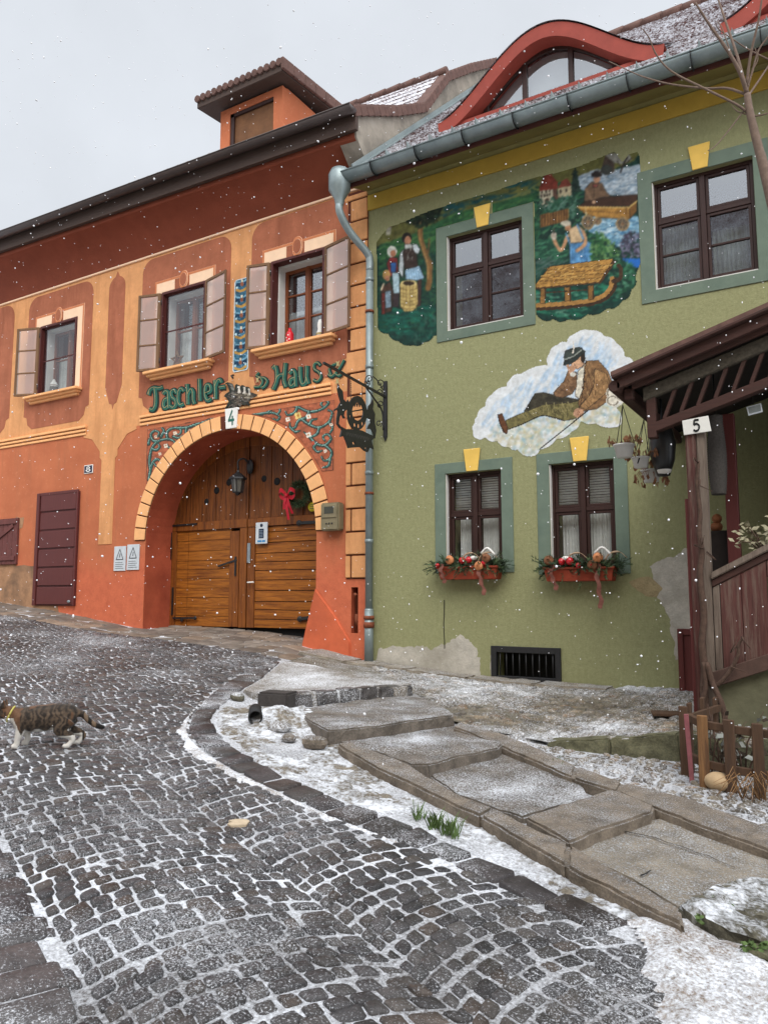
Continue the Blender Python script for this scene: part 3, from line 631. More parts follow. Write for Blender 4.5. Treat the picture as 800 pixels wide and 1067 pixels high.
for i in range(len(TE) - 1):
    a, b_ = TE[i], TE[i + 1]; za, zb = float(TZ(*a)) + .012, float(TZ(*b_)) + .012; o_ = .16
    mb.prism([(a[0], a[1] - .03, za), (b_[0] - .004, b_[1] - .03, zb), (b_[0] - .004, b_[1] + o_, zb), (a[0], a[1] + o_, za)], off=(0, 0, -.5))
o = mb.build('terrace_kerb', MATS['moss_stone'], bevel=.012, seg=2); rough(o, .02); o['kind'] = 'structure'
def rubble(P, size, seed, name, mat, zf, top, keep=1.0):
    r = random.Random(seed); qs = []; xs = [p[0] for p in P]; ys = [p[1] for p in P]; nx = int((max(xs) - min(xs)) / size) + 1; ny = int((max(ys) - min(ys)) / size) + 1
    g = {(i, j): (min(xs) + (i + r.uniform(-.24, .24) + .5 * (j % 2)) * size, min(ys) + (j + r.uniform(-.24, .24)) * size) for i in range(nx + 1) for j in range(ny + 1)}
    for i in range(nx):
        for j in range(ny):
            if r.random() < keep: qs.append([g[i, j], g[i + 1, j], g[i + 1, j + 1], g[i, j + 1]])
    Q = np.array(qs); c = Q.mean(1); m = inpoly(c[:, 0], c[:, 1], P); return stones(name, Q[m], mat, TINT, zf=zf, joint=.016, tilt=.008, dome=.008, top=top, seed=seed, inner=.75)
rubble(TP, .11, 31, 'terrace_pavement', MATS['rubble'], TZ, .012, .8)
FP = [(-3.1, -3.05)] + [(x, y - .04) for x, y in TE] + [(4, -6.5)] + [G(*p)[:2] for p in kr_u[::-1]]
rubble(FP, .09, 32, 'footpath', MATS['rubble'], H, .004, .93)
# ------------------------------------------------------------------ orange house
XJ = -6.03                                                    # party line of the two houses
OH = thing('orange_house', (-10.5, 0, 1.0), 'orange plastered house with arched wooden gate, glazed shutters and gothic lettering', 'house')
mt = MATS.__getitem__
W1 = (-14.04, -12.88, 5.68, 7.15); W2 = (-10.49, -9.39, 5.66, 7.13); W3 = (-7.93, -6.83, 5.64, 7.12)
def rect(w, g=0): return [(w[0] - g, w[2] - g), (w[1] + g, w[2] - g), (w[1] + g, w[3] + g), (w[0] - g, w[3] + g)]
ACX, ACZ, ARX, ARZ = -8.84, 2.60, 1.88, 1.79
def arc(rx, rz, a0=0, a1=180, n=40): return [(ACX + rx * math.cos(math.radians(a0 + (a1 - a0) * i / n)), ACZ + rz * math.sin(math.radians(a0 + (a1 - a0) * i / n))) for i in range(n + 1)]
ARCH = [(ACX + ARX, -.4)] + arc(ARX, ARZ) + [(ACX - ARX, -.4)]
n0 = F(366, 612); n1 = F(373, 660); NI = (n0[0], n1[0], n1[1], n0[1])
mb = MB(); mb.slab([(-22, -1), (XJ, -1), (XJ, 8.05), (-22, 8.05)], 0, .66, [rect(W1), rect(W2), rect(W3), ARCH, rect(NI)], 0, 1)
WALL = mb.build('wall', [mt('plaster_yellow'), mt('plaster_reveal_shade')], OH)
mb = MB(); mb.box(NI[0] - .1, NI[1] + .1, .2, .25, NI[2] - .1, NI[3] + .1); xc = (NI[0] + NI[1]) / 2
mb.build('niche_back', mt('black'), OH)
mb = MB(); mb.tube([(xc, .06, NI[2]), (xc, .06, NI[3] - .12), (xc + .02, -.02, NI[3] - .1)], .022); mb.tube([(xc, .06, NI[2] + .1), (xc, .06, NI[2] + .28)], .032); mb.build('niche_pipe', mt('rust'), OH)
mb = MB(); mb.box(-22, -21.7, .7, 7, -1, 9); mb.box(-22, XJ - .2, 6.8, 7, -1, 9); mb.box(XJ - .25, XJ - .01, .7, 7, -1, 8.3); mb.box(-21.7, XJ - .25, .66, 7, 5.0, 5.2); mb.build('inner_walls', mt('room_dark'), OH)
# painted fields
mb = MB(); ov = lambda P, mi, y=-.004, holes=(): mb.slab(P, y, .012, holes, mi)
SZ = 4.72
pil = [F(105, 520)[0], F(119, 520)[0]]
arch_cut = [(ACX + ARX + .002, -.4)] + arc(ARX + .002, ARZ + .002) + [(ACX - ARX - .002, -.4)]
ov([(-22, -.9), (XJ, -.9), (XJ, SZ), (-22, SZ)], 0, -.004, [[(p[0], max(p[1], -.5)) for p in arch_cut], rect(NI, .002)])
ov(jag([(-22, -.8), (-13.0, -.8), (-13.1, 1.6), (-13.7, 2.2), (-14.3, 2.15), (-15.2, 2.9), (-16.2, 2.5), (-22, 2.6)], .09, .16, 8), 2, -.0075)
ov(jag([F(18, 537), F(25, 540), F(24, 549), F(17, 552)], .03, .08, 4), 2, -.009)
PW = mb.build('lower_plaster', [mt('plaster_terra'), mt('plaster_base'), mt('bare_plaster')], OH)
mb = MB()
# lower pilaster with its flared head
pz0 = F(112, 567)[1]; pw = pil[1] - pil[0]; pc = (pil[0] + pil[1]) / 2
mb.slab([(pil[0], pz0), (pil[1], pz0), (pil[1], SZ - .55), (pil[1] + .06, SZ - .5), (pil[1] + .06, SZ - .38), (pil[1] + .3, SZ - .12), (pil[1] + .55, SZ - .06), (pil[1] + .55, SZ + .004), (pil[0] - .55, SZ + .004), (pil[0] - .55, SZ - .06), (pil[0] - .3, SZ - .12), (pil[0] - .06, SZ - .38), (pil[0] - .06, SZ - .5), (pil[0], SZ - .55)], -.012, .012)
mb.build('pilaster', mt('plaster_yellow'), OH)
def panel(x0, x1, z0, z1, r=.22, holes=(), top='round', bot='notch'):
    P = []
    if bot == 'notch': P += [(x0, z0 + r), (x0 + r * .35, z0 + r * .9), (x0 + r * .5, z0 + r * .35), (x0 + r, z0), (x1 - r, z0), (x1 - r * .5, z0 + r * .35), (x1 - r * .35, z0 + r * .9), (x1, z0 + r)]
    elif bot == 'point': P += [(x0, z0 + .45), ((x0 + x1) / 2 - .1, z0 + .12), ((x0 + x1) / 2 - .03, z0 + .1), ((x0 + x1) / 2, z0), ((x0 + x1) / 2 + .03, z0 + .1), ((x0 + x1) / 2 + .1, z0 + .12), (x1, z0 + .45)]
    else: P += [(x0, z0), (x1, z0)]
    if top == 'round':
        for i in range(9): a = math.pi / 2 * i / 8; P.append((x1 - r + r * math.cos(a), z1 - r + r * math.sin(a)))
        for i in range(9): a = math.pi / 2 * (1 + i / 8); P.append((x0 + r + r * math.cos(a), z1 - r + r * math.sin(a)))
    elif top == 'point':
        h = (x1 - x0) / 2
        for i in range(8): a = math.pi * .42 * i / 7; P.append((x1 - h + h * math.cos(a), z1 - .1 - h + h * math.sin(a)))
        P.append(((x0 + x1) / 2, z1))
        for i in range(8): a = math.pi * (.58 + .42 * i / 7); P.append((x0 + h + h * math.cos(a), z1 - .1 - h + h * math.sin(a)))
    return mb.slab(P, -.005, .012, holes)
mb = MB(); ZT = 7.86
panel(-17.6, F(14, 360)[0], 5.05, ZT, .3)
panel(F(28, 380)[0], F(95, 370)[0], 5.02, ZT - .02, .28, [rect(W1, -.004)])
panel(F(112, 360)[0], F(129, 350)[0], 5.12, ZT - .02, .2, top='point', bot='point')
panel(F(147.5, 340)[0], F(239.5, 330)[0], 4.99, ZT, .26, [rect(W2, -.004)])
panel(F(261.5, 320)[0], F(362, 310)[0], 4.99, ZT + .02, .26, [rect(W3, -.004)])
panel(-20.5, -18.2, 5.05, ZT, .3)
mb.build('wall_panels', mt('plaster_brick'), OH)
# string course in two runs
mb = MB()
for xa, xb, cut in ((-22, F(91, 447)[0], 0), (F(147, 439)[0], F(346, 402)[0], 0)):
    mb.box(xa, xb, -.05, -.001, 4.845, 4.89, 0); mb.box(xa, xb, -.022, -.001, 4.82, 4.843, 1); mb.box(xa, xb, -.04, -.001, 4.775, 4.818, 0); mb.box(xa, xb, -.018, -.001, 4.75, 4.773, 1); mb.box(xa, xb, -.028, -.001, 4.705, 4.748, 0)
mb.build('string_course', [mt('band_peach'), mt('plaster_dark_line')], OH, bevel=.006)
mb = MB(); mb.box(-22, XJ, -.03, -.001, 7.905, 7.935); mb.build('cornice_line', mt('cream'), OH)
# cove and eaves (the old eaves line sags slightly to the right)
def EZ(x): return 8.80 + (-5.9 - x) * .027
prof = [(-.002, 7.935), (-.04, 8.03), (-.12, 8.16), (-.25, 8.28), (-.40, 8.36), (-.52, 8.40), (-.52, 8.52), (.3, 8.6)]
prof = [tuple(p) for p in smooth([(p[0], p[1]) for p in prof[:6]], 5)] + prof[6:]
mb = MB(); xs = (-22, -5.96); n = len(prof)
mb.add([(x, y, z + (EZ(x) - 8.80) * min(1, -y / .5) if y < 0 else z) for x in xs for y, z in prof], [(i, i + 1, n + i + 1, n + i) for i in range(n - 1)] + [tuple(range(n)), tuple(range(2 * n - 1, n - 1, -1))], 0, True)
mb.build('eaves_cove', mt('plaster_cornice'), OH)
mb = MB()
mb.add([(x, y, EZ(x) + dz) for x in (-22, -5.88) for y, dz in ((-.60, -.32), (-.60, -.06), (-.53, -.06), (-.53, -.32))], [(0, 1, 5, 4), (1, 2, 6, 5), (2, 3, 7, 6), (3, 0, 4, 7), (0, 3, 2, 1), (4, 5, 6, 7)])
mb.build('fascia_board', mt('fascia'), OH)
def gutter(mb, x0, x1, y, zf, r, mi=0):
    m = 12; V = []
    for x in (x0, x1):
        for rr in (r, r - .008):
            for i in range(m + 1): a = math.pi + math.pi * i / m; V.append((x, y + rr * math.cos(a), zf(x) + rr * math.sin(a)))
    k = m + 1; fs = []
    for i in range(m): fs += [(i, i + 1, 2 * k + i + 1, 2 * k + i), (k + i + 1, k + i, 3 * k + i, 3 * k + i + 1)]
    fs += [(0, k, 3 * k, 2 * k), (m, 2 * k + m, 3 * k + m, k + m)] + [tuple(range(0, k)), tuple(range(3 * k - 1, 2 * k - 1, -1))]; mb.add(V, fs, mi, True)
    mb.tube([(x0, y - r, zf(x0)), (x1, y - r, zf(x1))], .012, 6, mi)
mb = MB(); gutter(mb, -22, -5.86, -.70, lambda x: EZ(x) - .03, .095)
x = -21
while x < -6: mb.bar((x, -.80, EZ(x) - .03), (x, -.60, EZ(x) - .03), .03, .012); x += .9
mb.build('gutter', mt('gutter_brown'), OH)
# roof: bell-cast slope, ridge, hipped left end
XR = F(127, 190, 2.5)[0]; RZ = F(300, 129, 2.5)[1] - .24
RP = [(-.66, 8.80), (.5, 9.42), (1.6, 10.14), (2.5, RZ)]
def rowpts(P, pitch):
    out = [P[0]]; 
    for a, b_ in zip(P, P[1:]):
        L = math.hypot(b_[0] - a[0], b_[1] - a[1]); k = max(1, round(L / pitch)); out += [(a[0] + (b_[0] - a[0]) * i / k, a[1] + (b_[1] - a[1]) * i / k) for i in range(1, k + 1)]
    return out
def tiled(mb, P, x0f, x1f, pitch, tw, th, seed, zf=None, mi=0):
    r = random.Random(seed); R_ = rowpts(P, pitch)
    for i in range(len(R_) - 1):
        (ya, za), (yb, zb) = R_[i], R_[i + 1]; L = math.hypot(yb - ya, zb - za); s = (yb - ya) / L; c = (zb - za) / L; f = i / (len(R_) - 1); xa, xb = x0f(f), x1f(f); x = xa - (tw / 2 if i % 2 else 0)
        while x < xb:
            p, q = max(x, xa), min(x + tw, xb)
            if q - p > .02:
                o_ = th * .9 + r.uniform(0, th * .35); e = zf((p + q) / 2) if zf else 0
                v = []
                for xx in (p + .003, q - .003):
                    v += [(xx, ya - c * o_ * 1, za + s * o_ + e), (xx, yb - c * .004 + s * .03, zb + s * .004 + c * .03 + e), (xx, yb - c * (-th) + s * .03, zb - s * th + e), (xx, ya - c * (o_ - th), za + s * (o_ - th) + e)]
                mb.add(v, [(0, 1, 5, 4), (1, 2, 6, 5), (2, 3, 7, 6), (3, 0, 4, 7), (0, 3, 2, 1), (4, 5, 6, 7)], mi)
            x += tw
mb = MB(); tiled(mb, RP, lambda f: -22 + (XR + 22) * f, lambda f: -6.05, .2, .2, .02, 3, lambda x: EZ(x) - 8.8)

for (ya, za), (yb, zb) in zip(RP, RP[1:]):
    fa, fb = (ya + .66) / 3.16, (yb + .66) / 3.16; mb.add([(-22 + (XR + 22) * fa, ya, za - .06 + EZ(-22 + (XR + 22) * fa) - 8.8), (-6.0, ya, za - .06), (-6.0, yb, zb - .06), (-22 + (XR + 22) * fb, yb, zb - .06 + EZ(-22 + (XR + 22) * fb) - 8.8)], [(0, 1, 2, 3)])
RL = RZ + EZ(XR) - 8.8
mb.add([(-6.0, 2.5, RZ), (XR, 2.5, RL), (-22, 7, 8.2), (-6.0, 7, 8.2)], [(0, 1, 2, 3)]); mb.add([(-22, -.5, EZ(-22)), (XR, 2.5, RL), (-22, 7, 8.2)], [(0, 1, 2)])
ROOF = mb.build('roof', mt('roof_tile_snow'), OH)
mb = MB(); x = XR
while x < -6.1: mb.tube([(x, 2.5, RZ + EZ(x) - 8.8), (x + .36, 2.5, RZ + EZ(x) - 8.785)], .085, 8); x += .33
mb.build('ridge_tiles', mt('tile_brown'), ROOF)
# verge tiles and rendered firewall over the neighbour's roof
vp = [(-.64, 8.80), (.6, 9.50), (1.6, 10.14), (2.53, 11.30), (3.6, 12.15), (4.9, 13.1)]
mb = MB(); R_ = rowpts(vp, .21)
for i, ((ya, za), (yb, zb)) in enumerate(zip(R_, R_[1:])):
    mb.bar((-6.0, ya, za + .02), (-6.0, yb + .03 * (yb - ya), zb + .035), .24, .045); mb.bar((-5.885, ya + .006, za - .065), (-5.885, yb - .006, zb - .055), .03, .15)
mb.build('verge_tiles', mt('tile_brown'), ROOF, bevel=.006)
mb = MB(); fwp = [(-.50, 8.42), (-.56, 8.72)] + [(y, z - .09) for y, z in vp[1:]] + [(6.0, 13.4), (7, 8.2), (.3, 7.2), (.0, 7.95)]
mb.slab(fwp, -6.24, -5.93, fn=lambda a, b_, x: (x, a, b_)); mb.build('firewall', mt('firewall'), OH)
# dormer
DM = MB(); DM.slab([(-9.16, 8.6), (-7.76, 8.6), (-7.76, 10.22), (-9.16, 10.22)], 0, .12, [[(-8.94, 9.05), (-7.95, 9.05), (-7.95, 10.1), (-8.94, 10.1)]])
DM.box(-9.16, -9.04, .12, 2.4, 8.6, 10.22); DM.box(-7.88, -7.76, .12, 2.4, 8.6, 10.24); dm = DM.build('dormer', mt('plaster_terra'), OH)
mb = MB(); mb.box(-8.94, -7.95, .055, .07, 9.05, 10.1); mb.build('dormer_panel', M('brown_board', rgb(112, 76, 48), .3, 3, .7, .4, 25), dm)
mb = MB(); mb.box(-8.94, -8.86, .02, .055, 9.05, 10.1); mb.box(-8.94, -7.95, .02, .054, 10.04, 10.1); mb.build('dormer_frame', mt('frame_brown'), dm)
mb = MB(); sl_ = .09
def dz(y): return (y + .27) * sl_
mb.prism([(-9.48, -.27, 10.24), (-7.56, -.27, 10.24), (-7.56, 2.5, 10.24 + dz(2.5)), (-9.48, 2.5, 10.24 + dz(2.5))], off=(0, 0, .14)); mb.build('dormer_roof', mt('fascia'), dm, bevel=.008)
mb = MB(); x = -9.45
while x < -7.55: mb.tube([(x, -.31, 10.40), (x, 2.5, 10.40 + dz(2.46))], .062, 8); x += .132
mb.build('dormer_tiles', mt('tile_brown'), dm)
mb = MB(); y = -.31
while y < 2.3: mb.obox((-7.53, y + .15, 10.36 + dz(y + .15)), (0, 1, sl_), .148, .03, .10); y += .305
mb.build('dormer_verge', mt('tile_brown'), dm, bevel=.01)

# ---- windows of the orange house
def sash(mb, x0, x1, z0, z1, y0, y1, cols, rows, fw=.05, bw=.025, mi=0):
    """a glazed frame: outer members and glazing bars; rows = list of cut heights 0..1"""
    mb.box(x0, x0 + fw, y0, y1, z0, z1, mi); mb.box(x1 - fw, x1, y0, y1, z0, z1, mi); mb.box(x0 + fw, x1 - fw, y0, y1, z0, z0 + fw, mi); mb.box(x0 + fw, x1 - fw, y0, y1, z1 - fw, z1, mi)
    for c in cols: xx = x0 + (x1 - x0) * c; mb.box(xx - bw / 2, xx + bw / 2, y0 + .004, y1 - .004, z0 + fw, z1 - fw, mi)
    for r in rows: zz = z0 + (z1 - z0) * r; mb.box(x0 + fw, x1 - fw, y0 + .006, y1 - .006, zz - bw / 2, zz + bw / 2, mi)
def leaf(win, hinge, wd, z0, z1, side, ang):
    """glazed outer leaf folded back on the wall"""
    a = math.radians(ang); dx, dy = side * math.cos(a), -math.sin(a); fn = lambda s, z, d: (hinge + dx * s - dy * d * side, -.02 + dy * s - abs(dx) * d, z)
    mb = MB(); fw = .045; h = z1 - z0
    def bx(s0, s1, za, zb, d0=0, d1=.035):
        v = [fn(s, z, d) for d in (d0, d1) for s, z in ((s0, za), (s1, za), (s1, zb), (s0, zb))]; mb.add(v, [(0, 1, 2, 3), (7, 6, 5, 4), (0, 4, 5, 1), (1, 5, 6, 2), (2, 6, 7, 3), (3, 7, 4, 0)])
    bx(0, fw, z0, z1); bx(wd - fw, wd, z0, z1); bx(fw, wd - fw, z0, z0 + fw); bx(fw, wd - fw, z1 - fw, z1)
    for k in (1, 2): zz = z0 + h * k / 3; bx(fw, wd - fw, zz - .015, zz + .015, .004, .03)
    s = mb.build('shutter', mt('shutter_wood'), OH, bevel=.004)
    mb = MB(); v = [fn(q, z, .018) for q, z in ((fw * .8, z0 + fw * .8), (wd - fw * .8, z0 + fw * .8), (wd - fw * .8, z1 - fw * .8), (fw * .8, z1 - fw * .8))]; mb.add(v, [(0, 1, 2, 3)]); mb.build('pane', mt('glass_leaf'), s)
    for q in (.12, .88): zz = z0 + h * q; mb = MB(); mb.tube([fn(-.005, zz - .05, .01), fn(-.005, zz + .05, .01)], .014, 6); mb.build('hinge', mt('iron'), s)
def owindow(W, leaves, inner='set'):
    x0, x1, z0, z1 = W; mb = MB()
    jw = .045
    for b_ in ((x0 + .001, x0 + jw, z0 + .002, z1 - .002), (x1 - jw, x1 - .001, z0 + .002, z1 - .002), (x0 + jw, x1 - jw, z1 - jw, z1 - .002), (x0 + jw, x1 - jw, z0 + .002, z0 + .03)): mb.box(b_[0], b_[1], -.03, .12, b_[2], b_[3])
    win = mb.build('window', mt('frame_maroon'), OH, bevel=.004)
    mb = MB(); yi = .27; a, c, lo, hi = x0 + jw, x1 - jw, z0 + .03, z1 - jw
    # rendered reveal lining
    rv = MB(); rv.box(a + .0005, a + .03, .12, yi + .02, lo, hi); rv.box(c - .03, c - .0005, .12, yi + .02, lo, hi); rv.box(a + .03, c - .03, .12, yi + .02, hi - .04, hi - .0005); rv.box(a + .03, c - .03, .12, yi + .02, lo, lo + .02); rv.build('reveal', mt('reveal_white'), win)
    mid = (a + c) / 2
    sash(mb, a + .03, mid - .002, lo + .02, hi - .04, yi, yi + .05, [], [.36, .67] if inner == 'set' else [.55], .055, .028); sash(mb, mid + .002, c - .03, lo + .02, hi - .04, yi, yi + .05, [], [.36, .67] if inner == 'set' else [.55], .055, .028)
    mb.box(mid - .03, mid + .03, yi - .015, yi - .0005, lo + .02, hi - .04)
    mb.build('inner_sash', mt('frame_chestnut'), win, bevel=.004)
    mb = MB(); mb.add([(a, yi + .03, lo), (c, yi + .03, lo), (c, yi + .03, hi), (a, yi + .03, hi)], [(0, 1, 2, 3)]); mb.build('pane', mt('glass_sky' if inner == 'set' else 'glass_dark'), win)
    if inner != 'set':   # outer single-glazed light still shut
        mb = MB(); sash(mb, a, c, lo, hi, .02, .05, [], [.5], .02, .022); mb.build('outer_sash', mt('frame_maroon'), win)
        mb = MB(); mb.add([(a, .035, lo), (c, .035, lo), (c, .035, hi), (a, .035, hi)], [(0, 1, 2, 3)]); mb.build('pane', mt('glass_dark'), win)
    cur = MB(); nn_ = 60; V = []
    for k in range(nn_ + 1):
        xx = a + (c - a) * k / nn_; yy = yi + .16 + .018 * math.sin(k * 1.15)
        V += [(xx, yy, lo), (xx, yy, lo + (hi - lo) * (.5 if inner == 'set' else .62))]
    cur.add(V, [(2 * k, 2 * k + 2, 2 * k + 3, 2 * k + 1) for k in range(nn_)], 0, True); cur.build('curtain', mt('lace'), win)
    # cream painted surround, terracotta edge and medallion
    mb = MB(); bw_ = .15; top = z1 + .2
    mb.slab([(x0 - .15, z1 - .05), (x0 - .15, top), (mid - .24, top), (mid - .24, z1 + .01), (x0 - .01, z1 + .01), (x0 - .01, z1 - .05)], -.014, .01, (), 0); mb.slab([(x1 + .15, z0 + .02), (x1 + .15, top), (mid + .13, top), (mid + .13, z1 + .01), (x1 + .01, z1 + .01), (x1 + .01, z0 + .02)], -.014, .01, (), 0)
    mb.slab([(x0 - .15, z0 + .02), (x0 - .15, z1 - .052), (x0 - .01, z1 - .052), (x0 - .01, z0 + .02)], -.014, .01, (), 0)
    e = .05
    mb.slab([(x0 - .15 - e, z0), (x0 - .15 - e, top + e), (x1 + .15 + e, top + e), (x1 + .15 + e, z0), (x1 + .151, z0), (x1 + .151, top + .001), (x0 - .151, top + .001), (x0 - .151, z0)], -.01, .01, (), 1)
    mb.slab([(mid + .12 * math.cos(t_) * (1 - .1 * math.cos(2 * t_)), z1 + .14 + .17 * math.sin(t_)) for t_ in [2 * math.pi * i / 20 for i in range(20)]], -.03, .01, (), 1)
    mb.slab([(mid + .085 * math.cos(t_), z1 + .14 + .125 * math.sin(t_)) for t_ in [2 * math.pi * i / 20 for i in range(20)]], -.036, -.025, (), 2)
    mb.build('surround', [mt('cream'), mt('terra_trim'), mt('plaster_brick')], win, bevel=.004)
    mb = MB(); mb.box(x0 - .28, x1 + .24, -.17, -.001, z0 - .055, z0 - .004, 0); mb.box(x0 - .24, x1 + .2, -.12, -.001, z0 - .10, z0 - .057, 0); mb.box(x0 - .2, x1 + .16, -.07, -.001, z0 - .15, z0 - .102, 0)
    mb.build('window_sill', mt('band_peach'), win, bevel=.008, seg=2)
    for hx, wd_, side, ang in leaves: leaf(win, hx, wd_, z0 + .02, z1 - .01, side, ang)
    return win
lfw = lambda hx, px, py, ang: abs(F(px, py, -.13)[0] - hx) / math.cos(math.radians(ang))
owindow(W1, [(W1[0], lfw(W1[0], 21, 380, 20), -1, 20)], 'shut'); owindow(W2, [(W2[0], lfw(W2[0], 145.5, 350, 16), -1, 16), (W2[1], lfw(W2[1], 237.5, 330, 14), 1, 14)], 'shut'); owindow(W3, [(W3[0], lfw(W3[0], 257.5, 320, 14), -1, 14), (W3[1], lfw(W3[1], 366, 300, 13), 1, 13)], 'set')

# ---- quoins
mb = MB(); z = 1.88; i = 0; qx0, qx1 = F(362, 420)[0], XJ - .004
while z < 7.75:
    h = .345; zt = min(z + h, 7.85)
    if z < 4.6 and i % 2 == 0: mb.box(qx0 + .0, qx0 + .085, -.04, -.0125, z, zt - .025); mb.box(qx0 + .11, qx1, -.04, -.0125, z, zt - .025)
    elif z > 4.6 and i % 2 == 0: mb.box(qx0 + .07, qx1, -.04, -.0125, z, zt - .025)
    else: mb.box(qx0, qx1, -.04, -.0125, z, zt - .025)
    z += h; i += 1
mb.build('quoins', mt('plaster_yellow'), OH, bevel=.008, seg=2)
mb = MB(); mb.box(qx0 + .002, qx1 + .002, -.0115, .01, 1.86, 7.88); mb.build('quoin_backing', mt('plaster_dark_line'), OH)
# ---- arch ring of painted voussoirs
mb = MB(); nv = 27
for i in range(nv):
    a0, a1 = 180 * i / nv + .35, 180 * (i + 1) / nv - .35
    if abs((a0 + a1) / 2 - 90) < 3.4: continue
    mb.slab(arc(ARX + .004, ARZ + .004, a0, a1, 4) + arc(ARX + .27, ARZ + .25, a1, a0, 4), -.035, -.0125)
mb.build('arch_ring', mt('band_peach'), OH, bevel=.006)
mb = MB(); mb.slab(arc(ARX + .003, ARZ + .003, 0, 180, 60) + arc(ARX + .265, ARZ + .245, 180, 0, 60), -.012, .01); mb.build('arch_backing', mt('plaster_dark_line'), OH)
# ---- flared guard foot at the right of the gate
mb = MB(); b0 = F(315, 673); v = [(-6.965, 1.75), (-7.05, 1.45), (b0[0] - .02, b0[1] - .05), (b0[0] - .02, .2), (-6.3, .2), (-6.3, .95), (-6.6, 1.35)]
mb.slab(v, -.035, .3); mb.build('guard_foot', mt('plaster_base'), OH, bevel=.03, seg=3)

# ---- gate
GY = .62
def gx(px, py): return F(px, py, GY)
gb = 1.075; gm = gx(257, 600)[0]; gtr = gx(250, 550)[1]; gl, gr = gx(177, 600)[0], ACX + ARX - .05
GATE = MB(); GATE.box(gl - .2, gr + .4, GY + .11, GY + .14, .7, 4.8); gate = GATE.build('gate_backing', mt('black'), OH)
def gz_top(x): q = 1 - ((x - ACX - .02) / 2.02) ** 2; return ACZ + 1.92 * math.sqrt(max(q, 0))
for (xa, xb, sgn) in ((gl, gm - .012, -1), (gm + .012, gr, 1)):
    mb = MB(); r = random.Random(3 + sgn)
    # lower field of horizontal boards between stiles
    st = .16; xi0, xi1 = xa + st, xb - st
    mb.box(xa, xi0 - .003, GY, GY + .1, gb, gtr, 2); mb.box(xi1 + .003, xb, GY, GY + .1, gb, gtr + .02, 2); z = gb
    k = 0
    while z < gtr - .02:
        h = min(r.uniform(.135, .19), gtr - z)
        if sgn < 0:
            xm = xi0 + .28; mb.box(xi0, xm - .004, GY + .02, GY + .09, z + .003, z + h - .003, 1); mb.box(xm + .004, xi1 - .22, GY + .02 + r.uniform(-.004, .004), GY + .09, z + .003, z + h - .003, 1)
        else: mb.box(xi0, xi1, GY + .02 + r.uniform(-.005, .004), GY + .09, z + .004, z + h - .004, 1)
        z += h
    if sgn < 0: mb.box(xi1 - .214, xi1 - .004, GY - .012, GY + .09, gb + .01, gtr - .05, 2)
    mb.box(xa, xb, GY - .01, GY + .1, gtr + .003, gtr + .15, 2)
    # upper field of vertical boards under an arched head rail
    x = xa
    while x < xb - .01:
        w_ = min(r.uniform(.19, .26), xb - x); za = gz_top(x + .004) - .28; zb = gz_top(x + w_ - .004) - .28; a_, b2 = x + .004, x + w_ - .004; y0 = GY + .02 + r.uniform(-.006, .004)
        if max(za, zb) > gtr + .2:
            za, zb = max(za, gtr + .155), max(zb, gtr + .155)
            mb.add([(a_, y0, gtr + .153), (b2, y0, gtr + .153), (b2, y0, zb), (a_, y0, za), (a_, GY + .09, gtr + .153), (b2, GY + .09, gtr + .153), (b2, GY + .09, zb), (a_, GY + .09, za)], [(0, 1, 2, 3), (7, 6, 5, 4), (0, 4, 5, 1), (1, 5, 6, 2), (2, 6, 7, 3), (3, 7, 4, 0)], 0)
        x += w_
    ang = [(a / 40) for a in range(41)]; xs_ = [xa + (xb - xa) * q for q in ang]; low = [(q, max(gz_top(q) - .3, gtr + .153)) for q in xs_]; up = [(q, max(gz_top(q), gtr + .3)) for q in xs_]
    mb.slab(low + up[::-1], GY + .006, GY + .1, (), 2)
    lf = mb.build('gate_leaf', [mt('gate_wood_v'), mt('gate_wood_h'), mt('gate_frame')], OH, bevel=.005)
    irs = []
    if sgn < 0:
        for P, q in ((((181, 548), (206, 546)), .035), (((179.5, 553), (178.5, 583)), .03), (((181, 612), (180, 641)), .03), (((181, 644), (204, 644)), .035), (((228, 590), (246, 584)), .03)):
            a_, c_ = gx(*P[0]), gx(*P[1]); ir = MB(); ir.bar((a_[0], GY - .016, a_[1]), (c_[0], GY - .016, c_[1]), .02, q); irs.append(ir)
        for px_ in ((204, 644), (190, 646), (246, 584)): a_ = gx(*px_); ir = MB(); ir.ball((a_[0], GY - .015, a_[1]), .035, 8, sq=(1.2, .4, 1)); irs.append(ir)
        a_, c_ = gx(246.5, 580), gx(246, 600); ir = MB(); irs.append(ir); ir.bar((a_[0], GY - .02, a_[1]), (c_[0], GY - .02, c_[1]), .02, .035)
    else:
        for P, q in ((((312, 545), (330, 544)), .05), (((313, 645), (332, 642)), .05)):
            a_, c_ = gx(*P[0]), gx(*P[1]); ir = MB(); irs.append(ir); ir.bar((a_[0], GY - .016, a_[1]), (c_[0], GY - .016, c_[1]), .02, q); ir.ball((a_[0], GY - .015, a_[1]), .05, 8, sq=(1.2, .4, 1))
    for ir in irs: ir.build('strap_hinge', mt('iron'), lf)
    for px_, py_, q in ((214.6, 522.5, .058), (225, 511, .065), (238, 502.5, .065)) if sgn < 0 else ((274.6, 498.7, .062), (288, 501.5, .068)):
        a_ = gx(px_, py_); hm = MB(); hm.lathe((a_[0], GY + .03, a_[1]), [(.0, -.022), (q * .8, -.022), (q, -.013), (q, .0)], 14, axis=(0, 1, 0)); hm.build('peep_hole', mt('black'), lf)
